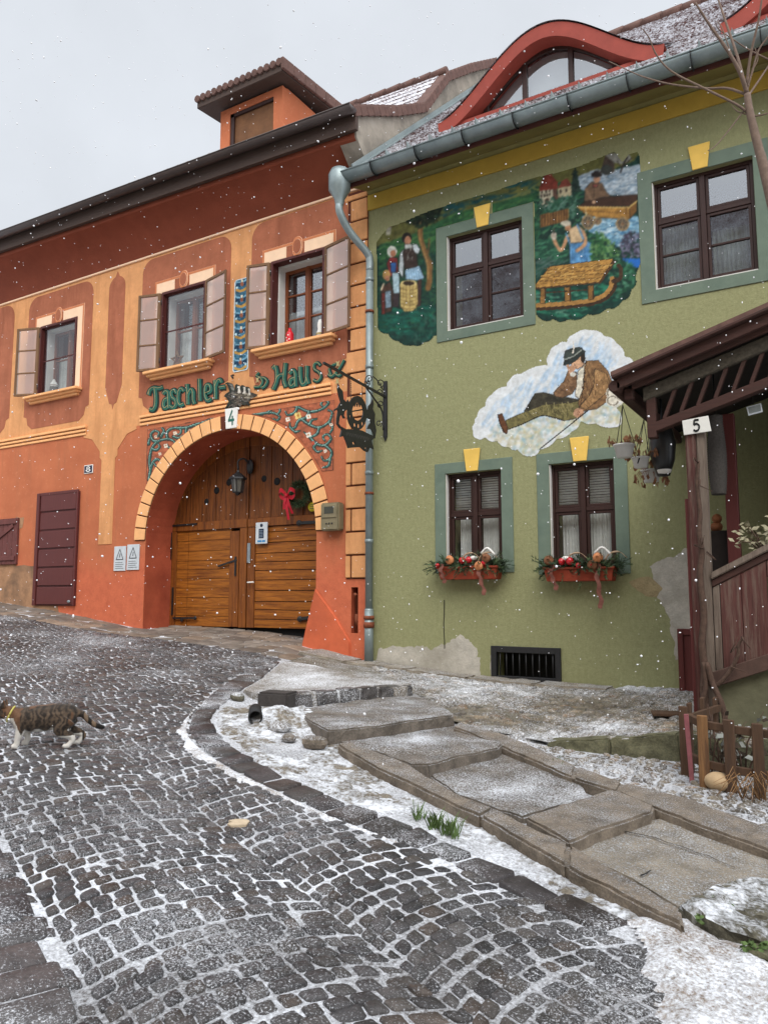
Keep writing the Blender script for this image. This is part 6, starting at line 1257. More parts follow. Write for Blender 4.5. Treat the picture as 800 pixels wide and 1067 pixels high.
for j in (-.03, .0, .03): mb.box(a_[0] - .04, a_[0] + .04, GY - .0265, GY - .0243, a_[1] + j - .005, a_[1] + j + .005)
mb.build('print', mt('print_grey'), o)
# lantern on the gate
a_ = F(248, 503, GY - .22); lx, ly, lz = a_[0], GY - .22, a_[1]; LT = thing('wall_lantern', (lx, GY, lz), 'black wrought iron lantern fixed to the upper part of the gate', 'lantern')
mb = MB(); mb.lathe((lx, ly, lz), [(.02, -.22), (.05, -.19), (.045, -.17), (.10, -.15), (.125, .05), (.15, .06), (.14, .08), (.06, .15), (.03, .17), (.03, .20), (.0, .23)][:3], 6); mb.lathe((lx, ly, lz), [(.155, .06), (.15, .085), (.06, .16), (.03, .18), (.02, .22), (0, .24)], 6, sm=False)
for k in range(6): t_ = k * math.pi / 3; mb.bar((lx + .085 * math.cos(t_), ly + .085 * math.sin(t_), lz - .17), (lx + .125 * math.cos(t_), ly + .125 * math.sin(t_), lz + .07), .014, .014)
mb.lathe((lx, ly, lz), [(.0, -.175), (.09, -.175), (.09, -.16)], 6, sm=False); mb.build('lantern_frame', mt('iron'), LT)
mb = MB(); mb.lathe((lx, ly, lz), [(.08, -.16), (.115, .06)], 6, sm=False); mb.build('lantern_glass', M('lantern_glass', rgb(90, 86, 78), .1, 9, .2, 0, spec=.6), LT)
mb = MB(); mb.tube(smooth([(lx + .10, GY - .005, lz + .30), (lx + .07, GY - .14, lz + .42), (lx + .0, ly, lz + .38), (lx, ly, lz + .23)], 6), .016, 8); mb.ball((lx + .10, GY - .03, lz + .30), .085, 10, sq=(1, .4, 1.6)); mb.build('bracket', mt('iron'), LT)
# wreath with red bow
def needles(mb, c, n, ln, r_, spread=1.0, mi=0, flat=1.0, up=.0):
    for _ in range(n):
        d = Vector((r_.uniform(-1, 1), r_.uniform(-1, 1) * flat, r_.uniform(-1, 1) + up)); 
        if d.length < .1: continue
        d.normalize(); p = Vector(c) + d * r_.uniform(0, .3) * ln; q = p + d * ln * r_.uniform(.5, 1.1); s = d.orthogonal().normalized() * ln * .05; mb.add([p - s, p + s, q], [(0, 1, 2)], mi)
M('needle', rgb(50, 66, 44), .4, 30, .7, 0); M('needle_light', rgb(84, 104, 70), .3, 30, .7, 0); M('ribbon_red', rgb(186, 26, 44), .2, 14, .45, .1); M('bauble_red', rgb(190, 22, 36), .1, 5, .18, 0, spec=.6); M('ribbon_brown', rgb(132, 84, 72), .3, 14, .5, .1)
a_ = F(308, 515, GY - .08); wx, wz = a_[0] + .06, a_[1]; WR = thing('wreath', (wx, GY, wz), 'round fir wreath with a red bow hanging high on the gate', 'wreath'); r_ = random.Random(5); mb = MB()
for k in range(46):
    t_ = k / 46 * 6.283; needles(mb, (wx + .17 * math.cos(t_), GY - .07, wz + .17 * math.sin(t_)), 26, .10, r_, mi=k % 2, flat=.6)
mb.build('fir_ring', [mt('needle'), mt('needle_light')], WR)
mb = MB(); bx_, bz = wx - .17, wz - .03
for s in (-1, 1):
    P = smooth([(bx_, GY - .16, bz), (bx_ + s * .09, GY - .21, bz + .10), (bx_ + s * .17, GY - .17, bz + .05), (bx_ + s * .10, GY - .15, bz - .03), (bx_, GY - .17, bz)], 5)
    mb.add([(p[0], p[1], p[2] + .035) for p in P] + [(p[0], p[1], p[2] - .035) for p in P], [(i, i + 1, len(P) + i + 1, len(P) + i) for i in range(len(P) - 1)], 0, True)
for s, ln in ((.12, .30), (.04, .40), (-.06, .22)):
    P = smooth([(bx_, GY - .17, bz), (bx_ + s * .5, GY - .19, bz - ln * .5), (bx_ + s, GY - .16, bz - ln)], 5); mb.add([(p[0] - .03, p[1], p[2]) for p in P] + [(p[0] + .03, p[1] - .01, p[2]) for p in P], [(i, i + 1, len(P) + i + 1, len(P) + i) for i in range(len(P) - 1)], 0, True)
mb.ball((bx_, GY - .18, bz), .035, 8); mb.build('bow', mt('ribbon_red'), WR)
# figures on the orange sills
b0 = W3[0] + .36; mb = MB(); mb.lathe((b0, .05, W3[2] + .03), [(0, 0), (.062, 0), (.065, .02), (.065, .17), (.045, .21), (.028, .23), (.028, .27), (0, .275)], 14); o = mb.build('red_bottle', M('bottle_red', rgb(196, 28, 40), .1, 9, .3, 0), None); tag(o, 'red bottle-shaped figure with white markings on the sill of the window with both leaves open', 'bottle')
mb = MB()
for q in ((-.4, .1), (.2, .14), (.5, .07), (-.1, .05)): mb.ball((b0 + .055 * math.sin(q[0]), .05 - .056 * math.cos(q[0]), W3[2] + .03 + q[1]), .016, 6)
mb.build('white_marking', mt('white_paint'), o)
b0 = W3[1] - .17; mb = MB(); mb.lathe((b0, .12, W3[2] + .03), [(0, 0), (.07, 0), (.075, .1), (.05, .17), (.06, .24), (.04, .32), (0, .34)], 10); o = mb.build('white_figurine', mt('white_paint'), None); tag(o, 'small white figurine on the sill beside the red bottle, half hidden by a window leaf', 'figurine'); mb = MB(); mb.lathe((b0, .12, W3[2] + .10), [(.077, 0), (.079, .03)], 10); mb.build('sash_band', mt('letter_gold'), o)
b0 = W1[0] + .28; mb = MB(); mb.lathe((b0, .15, W1[2] + .04), [(0, 0), (.09, 0), (.09, .03), (.075, .05), (.075, .18), (.09, .2), (.04, .27), (.02, .31), (0, .33)], 8, sm=False); o = mb.build('white_lantern', mt('reveal_white'), None); tag(o, 'small white candle lantern behind the pane of the window with a single open leaf', 'lantern'); mb = MB(); mb.lathe((b0, .15, W1[2] + .10), [(.077, 0), (.077, .10)], 8, sm=False); mb.build('lantern_glass', mt('lantern_glass'), o)
sx_, sz_ = W2[0] + .30, W2[2] + .20; mb = MB(); P = [(sx_ + (.17 if k % 2 == 0 else .075) * math.sin(k * math.pi / 5), sz_ + (.17 if k % 2 == 0 else .075) * math.cos(k * math.pi / 5)) for k in range(10)]; Pi = [(sx_ + (p[0] - sx_) * .66, sz_ + (p[1] - sz_) * .66) for p in P]; mb.slab(P, .10, .125, [Pi]); o = mb.build('star_ornament', mt('picket_bare'), None); tag(o, 'openwork wooden star standing behind the pane of the middle upper window', 'star')

# ---- wrought iron guild sign, square to the wall
SX = -5.72; f7 = lambda L: [FX(320 + x / 7.11, 350 + y / 7.11, SX) for x, y in L]
IS = thing('guild_sign', (SX, -.05, F(402, 430)[1]), 'black wrought iron hanging sign with rearing animals, on a scrolled bracket by the downpipe', 'sign')
fnx = lambda a, b_, x: (x, a, b_)
zt_, zb_ = F(400, 398)[1], F(400, 461)[1]; mb = MB(); mb.box(SX - .03, SX + .03, -.03, -.002, zb_ + .08, zt_); mb.add([(SX - .03, -.03, zb_ + .08), (SX + .03, -.03, zb_ + .08), (SX + .03, -.002, zb_ + .08), (SX - .03, -.002, zb_ + .08), (SX, -.016, zb_)], [(0, 1, 4), (1, 2, 4), (2, 3, 4), (3, 0, 4)])
A0, A1 = f7([(578, 452)])[0], f7([(122, 200)])[0]; mb.bar((SX, A0[0], A0[1]), (SX, A1[0], A1[1]), .03, .03); B0 = f7([(430, 372), (500, 470), (555, 560), (565, 700)]); mb.tube([(SX, y, z) for y, z in smooth(B0, 5)], .012, 6)
def scroll(cx, cy, r, a0, turns, dirn): return [(SX, *f7([(cx + r * (1 - .72 * i / 18) * math.cos(a0 + dirn * turns * 6.283 * i / 18), cy + r * 1.1 * (1 - .72 * i / 18) * math.sin(a0 + dirn * turns * 6.283 * i / 18))])[0]) for i in range(19)]
for s in ((460, 320, 34, 1.5, 1.2, 1), (540, 350, 30, 1.5, 1.3, -1), (545, 505, 26, 2, 1.2, 1), (530, 650, 24, 1, 1.2, -1), (450, 350, 26, 4, 1, -1), (540, 420, 24, 3, 1, 1)): mb.tube(scroll(*s), .008, 5)
mb.tube([(SX, *p) for p in smooth(f7([(430, 372), (470, 300), (520, 330), (560, 400)]), 5)], .008, 5); mb.build('bracket', mt('iron'), IS)
mb = MB()
for (xa, ya, yb) in ((325, 330, 470), (408, 375, 470)):
    p, q = f7([(xa, ya), (xa, yb)]); n_ = 9
    for k in range(n_): f0, f1 = k / n_, (k + .8) / n_; mb.bar((SX, p[0] + (q[0] - p[0]) * f0, p[1] + (q[1] - p[1]) * f0), (SX, p[0] + (q[0] - p[0]) * f1, p[1] + (q[1] - p[1]) * f1), .012 if k % 2 else .004, .004 if k % 2 else .012)
mb.build('chain', mt('iron'), IS)
mb = MB(); ell = lambda cx, cy, rx, ry, n=28: [(cx + rx * math.cos(6.283 * k / n), cy + ry * math.sin(6.283 * k / n)) for k in range(n)]
mb.slab(f7(ell(368, 572, 72, 128)), SX - .008, SX + .008, [f7(ell(372, 562, 42, 66)), f7([(312, 590), (322, 585), (322, 610), (312, 612)]), f7(ell(350, 660, 9, 16, 8)), f7(ell(378, 668, 9, 18, 8)), f7(ell(406, 650, 8, 16, 8))], fn=fnx)
for k in range(3): mb.slab(f7([(345 + k * 18, 500), (358 + k * 18, 500), (352 + k * 18, 528)]), SX - .007, SX + .007, fn=fnx)
mb.bar((SX, *f7([(330, 560)])[0]), (SX, *f7([(414, 545)])[0]), .006, .018)
mb.slab(f7([(228, 352), (240, 385), (262, 410), (268, 470), (290, 492), (300, 472), (312, 500), (300, 540), (276, 560), (270, 590), (282, 612), (266, 612), (252, 580), (240, 600), (232, 650), (262, 690), (240, 686), (216, 652), (218, 610), (226, 560), (222, 545), (196, 560), (200, 545), (224, 530), (246, 490), (232, 440), (222, 390)]), SX - .007, SX + .007, fn=fnx)
mb.slab(f7([(424, 540), (446, 548), (452, 520), (470, 500), (482, 470), (490, 500), (484, 540), (500, 580), (498, 640), (510, 700), (500, 760), (486, 720), (470, 690), (442, 690), (450, 665), (470, 640), (452, 610), (436, 612), (446, 580), (430, 570)]), SX - .007, SX + .007, fn=fnx); mb.build('animal_plate', mt('iron'), IS)
mb = MB(); mb.slab(f7([(240, 750), (254, 700), (250, 672), (284, 692), (300, 690), (400, 700), (470, 735), (500, 745), (474, 778), (490, 840), (462, 824), (446, 862), (420, 850), (392, 824), (330, 828), (302, 832), (290, 790), (270, 742)]), SX - .010, SX + .010, [f7([(330, 790), (345, 782), (352, 800), (338, 808)]), f7([(420, 830), (440, 826), (436, 846)])], fn=fnx)
bn = mb.build('banner', mt('iron'), IS); mb = MB(); r_ = random.Random(3)
for k in range(10): q = f7([(286 + k * 17, 712 + k * 4.2), (286 + k * 17 + r_.uniform(2, 9), 740 + k * 4.2), (298 + k * 17, 716 + k * 4.2)]); mb.ribbon(q, .012, lambda a, b_: (SX + .0125, a, b_))
mb.build('banner_relief', M('iron_grey', (.09, .085, .08, 1), .3, 20, .5, .1), bn)

# ---- flower boxes under the lower windows
M('trough_terracotta', rgb(148, 62, 40), .2, 6, .7, .15); M('cone', rgb(126, 84, 58), .3, 30, .8, .4); M('dried_orange', rgb(196, 128, 84), .25, 20, .6, .2); M('antler', rgb(176, 150, 124), .2, 14, .7, .2)
def flowerbox(W, label, seed, wdx):
    x0, x1, z0, _ = W; r_ = random.Random(seed); cx = (x0 + x1) / 2; x0 -= .03; x1 += .02; zt = z0 + .0; zb = zt - .19; FB = thing('flower_box', (cx, 0, zb), label, 'flower box', 'flower boxes under the lower windows')
    mb = MB(); v = []
    for z, g, y0 in ((zb, .035, -.20), (zt - .02, 0, -.225)): v += [(x0 + g, y0, z), (x1 - g, y0, z), (x1 - g, -.02, z), (x0 + g, -.02, z)]
    mb.add(v, [(0, 3, 2, 1), (4, 5, 6, 7), (0, 1, 5, 4), (1, 2, 6, 5), (2, 3, 7, 6), (3, 0, 4, 7)]); mb.box(x0 - .012, x1 + .012, -.238, -.016, zt - .045, zt - .015); mb.build('trough', mt('trough_terracotta'), FB, bevel=.006)
    mb = MB()
    for k in range(170):
        b_ = Vector((r_.uniform(x0 - .02, x1 + .02), r_.uniform(-.22, -.04), zt - .01)); d = Vector(((b_.x - cx) * 1.6 + r_.uniform(-.5, .5), r_.uniform(-1, .1) * .7, r_.uniform(-.35, .9))).normalized(); L = r_.uniform(.10, .27)
        for i in range(26):
            s = i / 26; p = b_ + d * L * s + Vector((0, 0, -.06 * s * s)); n_ = (d.orthogonal().normalized() * r_.uniform(-1, 1) + d.cross(d.orthogonal()).normalized() * r_.uniform(-1, 1) + d * .7).normalized(); q = p + n_ * .05; w_ = n_.cross(d).normalized() * .0055; mb.add([p - w_, p + w_, q], [(0, 1, 2)], k % 3 == 0)
    mb.build('fir_greenery', [mt('needle'), mt('needle_light')], FB)
    for q in ((.16, .0, .03), (.44, .06, .045), (.55, .065, .045), (.80, .02, .04)) if seed == 1 else ((.28, .05, .045), (.40, .055, .05), (.52, .0, .035), (.70, .01, .04)):
        mb = MB(); mb.ball((x0 + (x1 - x0) * q[0] + (-.12 if seed == 1 and q[0] == .16 else 0), -.245, zt + q[1]), q[2], 14); mb.build('bauble', mt('bauble_red'), FB)
    for q in (((.24, .07), 'dried_orange'), ((.72, -.02), 'dried_orange'), ((.84, .08), 'cone')) if seed == 1 else (((.10, .07), 'cone'), ((.80, .09), 'dried_orange'), ((.72, .0), 'cone')):
        mb = MB(); c_ = (x0 + (x1 - x0) * q[0][0], -.24, zt + q[0][1]); mb.ball(c_, .062, 10, sq=(1, .7, .8)); mb.lathe((c_[0], c_[1] - .03, c_[2]), [(.02, -.02), (.055, -.012), (.062, .0)], 12, axis=(0, 1, 0)); mb.build('dried_fruit', mt(q[1]), FB)
    mb = MB()
    for a0 in ((.38, .30), (.66, .5)) if seed == 1 else ((.30, .35), (.84, .6)):
        bx_ = x0 + (x1 - x0) * a0[0]; mb.tube(smooth([(bx_, -.2, zt), (bx_ + .10, -.25, zt + .13), (bx_ + .22, -.25, zt + .15), (bx_ + .30, -.22, zt + .08)], 5), [.012] * 10 + [.004] * 6, 6)
    mb.build('dried_stem', mt('antler'), FB)
    mb = MB(); mb.ball((x0 + (x1 - x0) * (.34 if seed == 2 else .62), -.23, zt + .09), .05, 10, sq=(1.2, .8, .6)); mb.tube(smooth([(x1 - .22, -.24, zt + .14), (x1 - .12, -.26, zt + .21), (x1 - .02, -.25, zt + .12)], 4), .016, 6); mb.build('cotton_tuft', mt('white_paint'), FB)
    for f_, ln, sw in ((.10, .24, .05), (.74, .40, .06)) if seed == 1 else ((.14, .30, .06), (.80, .52, .02)):
        mb = MB(); bx_ = x0 + (x1 - x0) * f_; P = smooth([(bx_, -.245, zt + .02), (bx_ - .01, -.265, zt - ln * .35), (bx_ + sw * .5, -.255, zt - ln * .7), (bx_ + sw, -.26, zt - ln)], 6); n_ = len(P)
        mb.add([(p[0] - .026 + .012 * math.sin(i), p[1] + .012 * math.sin(i * 1.1), p[2]) for i, p in enumerate(P)] + [(p[0] + .026 + .012 * math.sin(i), p[1] - .012 * math.sin(i * 1.1), p[2]) for i, p in enumerate(P)], [(i, i + 1, n_ + i + 1, n_ + i) for i in range(n_ - 1)], 0, True); mb.build('ribbon', mt('ribbon_brown'), FB)
flowerbox(L1, 'terracotta flower box with fir sprigs and baubles, under the window nearer the downpipe', 1, 0)
flowerbox(L2, 'terracotta flower box with a white tuft and long ribbon, under the window nearer the porch', 2, 0)

# ------------------------------------------------------------------ timber porch over the outside stair
PY = -2.3; PG = float(TZ(-1.1, PY)); pf = lambda px, py, y=PY: F(px, py, y)
PO = thing('timber_porch', (-1.1, PY, PG), 'weathered dark red timber porch with slatted gable and boarded stair rail beside the green wall', 'porch')
ptop = pf(726, 455)[1]; pxl, pxr = pf(722, 600)[0] - .01, pf(741, 600)[0] + .0
mb = MB(); mb.box(pxl, pxr - .075, PY - .06, PY + .08, PG - .1, ptop + .1); mb.build('post', mt('porch_red'), PO, bevel=.012, seg=2)
mb = MB(); mb.box(pxr - .072, pxr, PY - .045, PY + .08, PG - .1, ptop + .1); mb.build('post', mt('porch_grey'), PO, bevel=.01, seg=2)
mb = MB(); mb.box(pxl - .035, pxl - .004, PY - .0, PY + .07, PG - .05, ptop - .55); mb.build('post', mt('door_red'), PO, bevel=.005)
# gable: verge board, lower chord, slanting slats
s17 = .30; vx0, vz0 = pf(650, 410); vx1 = 1.6; VZ = lambda x: vz0 + (x - vx0) * s17
def incl(x0, x1, zf, y0, y1, h, mi=0, mb=None):
    mb.add([(x, y, zf(x) + d) for x in (x0, x1) for y, d in ((y0, 0), (y1, 0), (y1, h), (y0, h))], [(0, 1, 5, 4), (1, 2, 6, 5), (2, 3, 7, 6), (3, 0, 4, 7), (0, 3, 2, 1), (4, 5, 6, 7)], mi)
mb = MB(); incl(vx0 - .02, vx1, lambda x: VZ(x) + .0, PY - .20, PY - .15, .10, 0, mb); incl(vx0 - .05, vx1, lambda x: VZ(x) + .102, PY - .26, PY - .08, .03, 0, mb); incl(vx0 + .1, vx1, lambda x: VZ(x) - .04, PY - .14, PY - .10, .10, 0, mb); mb.build('verge_board', mt('porch_dark'), PO, bevel=.006)
mb = MB(); incl(vx0 + .18, vx1, lambda x: VZ(x) - .17, PY - .06, PY + .0, .13, 0, mb); mb.build('felt_edge', M('felt', rgb(72, 66, 56), .4, 30, .95, .6, 30), PO, bevel=.01)
cz0 = pf(690, 438)[1]; cx0_ = pf(690, 438)[0]; CZ = lambda x: cz0 + (x - cx0_) * s17
mb = MB(); incl(cx0_ - .06, vx1, lambda x: CZ(x) - .09, PY - .05, PY + .05, .09, 0, mb); mb.build('lower_chord', mt('porch_dark'), PO, bevel=.006)
x = cx0_ + .02; k = 0
while x < vx1 - .3:
    h = VZ(x) - CZ(x); mb = MB(); mb.bar((x, PY - .01, CZ(x) + .0), (x + .11, PY - .01, VZ(x + .11) - .15), .03, .055, up=(0, 1, 0)); mb.build('slat', mt('porch_dark'), PO); x += .145; k += 1
mb = MB(); mb.box(cx0_ - .13, cx0_ - .05, PY - .05, PY + .05, CZ(cx0_) - .16, VZ(cx0_) - .02); mb.build('corner_board', mt('porch_dark'), PO, bevel=.006)
mb = MB(); incl(vx0 - .06, vx1, lambda x: VZ(x) + .135, PY - .24, .0 - .004, .04, 0, mb); incl(vx1, 3.6, lambda x: VZ(2 * vx1 - x) + .135, PY - .24, -.004, .04, 0, mb); mb.build('porch_roof', mt('tile_brown'), PO)
mb = MB(); incl(vx0 + .05, vx1, lambda x: VZ(x) + .02, PY - .05, -.004, .10, 0, mb); incl(vx1, 3.5, lambda x: VZ(2 * vx1 - x) + .02, PY - .05, -.004, .10, 0, mb); mb.build('ceiling_boards', M('dark_board', rgb(34, 28, 25), .3, 8, .9, .3), PO)  # near-black boards: the shade inside the porch is put into their colour
mb = MB(); mb.box(vx0 + .02, vx0 + .10, PY - .1, -.004, VZ(vx0) - .09, VZ(vx0) + .02); mb.tube([(vx0 - .04, PY - .2, VZ(vx0) + .03), (vx0 - .04, -.1, VZ(vx0) + .03)], .06, 10); mb.build('eaves_beam', mt('porch_dark'), PO, bevel=.01)
# back of the porch, its shade put into a near-black colour, with inner post
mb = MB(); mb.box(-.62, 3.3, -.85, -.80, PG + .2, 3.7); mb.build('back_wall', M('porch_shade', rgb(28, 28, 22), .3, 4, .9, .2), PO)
mb = MB(); a_ = pf(755, 495, -1.3); c_ = pf(768, 495, -1.3); mb.box(a_[0], c_[0], -1.38, -1.28, PG, 3.4); mb.build('post', mt('door_red'), PO, bevel=.006)
# stair rail: sloping handrail, boarding, stringer, plinth
h0, h1 = pf(733, 606), pf(800, 572); sh = (h1[1] - h0[1]) / (h1[0] - h0[0]); HZ = lambda x: h0[1] + (x - h0[0]) * sh
l0, l1 = pf(742, 700), pf(800, 681); sl2 = (l1[1] - l0[1]) / (l1[0] - l0[0]); LZ = lambda x: l0[1] + (x - l0[0]) * sl2
mb = MB(); incl(pxr + .004, 1.2, lambda x: HZ(x) - .02, PY - .075, PY + .04, .06, 0, mb); mb.build('handrail', mt('porch_grey'), PO, bevel=.008, seg=2)
mb = MB(); incl(pxr + .004, 1.2, lambda x: HZ(x) - .085, PY - .045, PY + .02, .062, 0, mb); mb.build('handrail_batten', mt('porch_dark'), PO, bevel=.005)
x = pxr + .006; k = 0
while x < 1.1:
    w_ = (.06, .17, .20, .21)[k % 4] if k < 4 else .2; mb = MB(); mb.add([(xx, y, z) for y in (PY - .03, PY) for xx, z in ((x, LZ(x) - .02), (x + w_ - .006, LZ(x + w_) - .02), (x + w_ - .006, HZ(x + w_) - .09), (x, HZ(x) - .09))], [(0, 1, 2, 3), (7, 6, 5, 4), (0, 4, 5, 1), (1, 5, 6, 2), (2, 6, 7, 3), (3, 7, 4, 0)]); mb.build('rail_board', mt('porch_grey' if k == 0 else 'porch_red'), PO, bevel=.003); x += w_; k += 1
mb = MB(); incl(pxr - .04, 1.2, lambda x: LZ(x) - .13, PY - .07, PY - .032, .13, 0, mb); mb.build('stringer', M('stringer_wood', rgb(82, 62, 54), .3, 8, .85, .4, 30), PO, bevel=.006)
mb = MB(); incl(pxr + .02, 3.3, lambda x: .0, PY - .01, -.9, .0, 0, mb); mb = MB(); mb.slab([(pxr + .01, -.2), (3.3, -.2), (3.3, LZ(3.3) - .12), (pxr + .01, LZ(pxr) - .12)], PY + .005, PY + .25); mb.build('plinth', M('mossy_plaster', rgb(104, 102, 80), .3, 4, .95, .5, 30, stain=rgb(70, 72, 50), st=(.45, .65)), PO)
for k in range(9):
    mb = MB(); xs_ = pxr + .1 + k * .28; zt = LZ(xs_) + .02 + .0; mb.box(xs_, xs_ + .31, PY + .26, -.87, zt - .05, zt); mb.build('stair_tread', mt('stringer_wood'), PO)
# number plate 5
q0, q1 = pf(711, 455, PY - .075), pf(739, 433, PY - .075); mb = MB(); x0, x1, z0, z1 = q0[0], q1[0], q0[1] + .01, q1[1] + .0
mb.slab([(x0 + .01, z0), (x1 + .008, z0 + .012), (x1 - .012, z1), (x0, z1 - .02)], PY - .085, PY - .075); n5 = mb.build('house_number_sign', M('card_white', rgb(214, 212, 204), .06, 9, .6, .1), None, bevel=.003); tag(n5, 'white card with a black number 5 at the head of the porch post', 'number sign', 'house number signs')
mb = MB(); w_, h_ = x1 - x0, z1 - z0; stroke_glyph(mb, SIX['5'], lambda a, b_, i: (x0 + w_ * .36 + a * w_ * .30, PY - .088 - .0004 * i, z0 + h_ * .17 + b_ * h_ * .66), .2, 0); mb.build('numeral', mt('black'), n5)
# ribbed wicker tube hanging behind the post
q0, q1 = pf(737, 450, -1.9), pf(757, 515, -1.9); mb = MB(); cx = (q0[0] + q1[0]) / 2 + .0; zt, zb = q0[1] + .15, q1[1]; rr_ = (q1[0] - q0[0]) / 2 * 1.1; n_ = 34; prof = []
for k in range(n_): z = zb + (zt - zb) * k / n_; q = rr_ * (.8 + .25 * math.sin(math.pi * min(1, k / n_ * 1.15))); prof += [(q, z), (q * 1.0 + .006, z + (zt - zb) / n_ * .5)]
mb.lathe((cx, -1.9, 0), [(0, zb)] + prof + [(rr_ * .5, zt), (0, zt)], 20); o = mb.build('wicker_tube', M('wicker_grey', rgb(70, 66, 62), .35, 60, .8, .5, 120), None); tag(o, 'dark grey ribbed wicker tube hanging just behind the porch post', 'wicker tube')
mb = MB(); mb.tube([(cx, -1.9, zt), (cx, -1.9, VZ(cx) + .03)], .006, 6); mb.build('cord', mt('black'), o)
a_ = pf(778, 432, -2.2), pf(793, 420, -2.2); mb = MB(); mb.slab([(a_[0][0] + .01, a_[0][1] - .01), (a_[1][0] + .005, a_[0][1] + .01), (a_[1][0] - .005, a_[1][1]), (a_[0][0] - .005, a_[1][1] - .02)], -2.2, -2.19); o = mb.build('price_card', mt('notice_white'), None); tag(o, 'small tilted grey card hanging under the porch gable', 'card')
mb = MB(); q_ = a_; mb.slab([(q_[0][0] + .018, q_[0][1] + .006), (q_[1][0] - .006, q_[0][1] + .02), (q_[1][0] - .012, q_[1][1] - .01), (q_[0][0] + .008, q_[1][1] - .026)], -2.2025, -2.2005); mb.build('print', M('card_grey', rgb(128, 134, 132), .15, 20, .6, 0), o); mb = MB(); mb.tube([(a_[0][0] + .05, -2.195, a_[1][1] - .01), (a_[0][0] + .05, -2.195, CZ(a_[0][0]) - .05)], .003, 5); mb.build('cord', mt('black'), o)
# hanging pots under the eaves
M('pot_white', rgb(206, 204, 198), .08, 6, .5, .1); M('dry_plant', rgb(132, 92, 66), .4, 20, .9, .1)
for k, (px, py, y, r_, lab) in enumerate(((650, 470, -2.05, .10, 'largest of the three white hanging pots, in front of the window surround'), (667, 482, -1.75, .085, 'white hanging pot with a dark crack, between the two others under the porch eaves'), (678, 496, -1.45, .10, 'lowest white hanging pot, with brown dried leaves spilling out'))):
    px, pz = pf(px, py, y); H_ = thing('hanging_pot', (px, y, pz), lab, 'plant pot', 'hanging pots under the porch eaves'); h = r_ * 1.25
    mb = MB(); mb.lathe((px, y, pz), [(0, -h * .5), (r_ * .72, -h * .5), (r_ * .95, h * .4), (r_ * 1.05, h * .4), (r_ * 1.05, h * .5), (r_ * .93, h * .5), (r_ * .9, h * .3), (0, h * .3)], 22); p_o = mb.build('pot', mt('pot_white'), H_)
    mb = MB(); hx_ = vx0 + .05
    for t_ in (0, 2.1, 4.2): mb.tube([(px + r_ * math.cos(t_), y + r_ * math.sin(t_), pz + h * .45), (hx_ if k else px, y, VZ(hx_) - .06 - (.1 if k else 0))], .004, 5)
    mb.build('hanger', mt('iron'), H_)
    mb = MB(); rr = random.Random(k)
    for i in range(60 if k == 2 else 22):
        t_ = rr.uniform(0, 6.28); L = rr.uniform(.06, .2); p0 = Vector((px + r_ * .6 * math.cos(t_), y + r_ * .6 * math.sin(t_), pz + h * .3)); p2 = p0 + Vector((math.cos(t_) * .1, math.sin(t_) * .1, L * (.4 if k != 2 else rr.choice([-.6, .5])))); mb.tube([p0, (p0 + p2) / 2 + Vector((0, 0, .04)), p2], [.004, .003, .001], 4); w_ = Vector((rr.uniform(-1, 1), rr.uniform(-1, 1), rr.uniform(-1, 1))).normalized() * .025; mb.add([p2 - w_, p2 + w_ * .5 + Vector((0, .02, -.03)), p2 + w_, p2 + Vector((0, 0, .035))], [(0, 1, 2, 3)])
    mb.build('dried_plant', mt('dry_plant'), H_)
    if k == 1: mb = MB(); mb.tube([(px - .01, y - r_ * .97, pz - h * .2), (px + .01, y - r_ * 1.02, pz + h * .3)], .006, 5); mb.build('crack', mt('black'), p_o)
# dark hanging bundle of tools beside the corner board
bp = pf(690, 470, -1.6); mb = MB(); mb.lathe((bp[0], -1.6, bp[1]), [(0, -.26), (.06, -.25), (.11, -.1), (.13, .08), (.10, .22), (.03, .3), (0, .32)], 12); o = mb.build('black_lamp', M('lamp_black', (.018, .018, .018, 1), .2, 5, .35, .1, 30, .5), None); tag(o, 'black bulbous outdoor lamp hanging under the dark porch eaves', 'lamp'); mb = MB(); mb.tube([(bp[0], -1.6, bp[1] + .3), (bp[0], -1.6, VZ(bp[0]) + .02)], .01, 6); mb.build('rod', mt('iron'), o); mb = MB(); mb.lathe((bp[0] + .02, -1.66, bp[1] - .20), [(0, -.04), (.06, -.03), (.07, 0)], 12); mb.build('lens', mt('white_paint'), o)
bp = pf(746, 549, -1.2); mb = MB(); mb.ball((bp[0], -1.2, bp[1]), .06, 12, sq=(1, 1, .9)); mb.ball((bp[0] + .01, -1.22, bp[1] + .08), .05, 10); mb.add([(bp[0] - .05, -1.25, bp[1] + .09), (bp[0] - .09, -1.26, bp[1] + .08), (bp[0] - .05, -1.25, bp[1] + .07)], [(0, 1, 2)]); o = mb.build('bird_ornament', M('rust_orange', rgb(124, 76, 46), .3, 20, .7, .2), None); tag(o, 'small rusty orange ornament in the gap behind the porch post', 'ornament')
bz_ = bp[1] - .055; mb = MB(); mb.box(bp[0] - .1, bp[0] + .16, -1.3, -1.1, PG - .05, bz_ + .01); o = mb.build('box_pedestal', mt('dark_board'), None, bevel=.01); tag(o, 'dark narrow wooden stand carrying the orange ornament', 'stand')
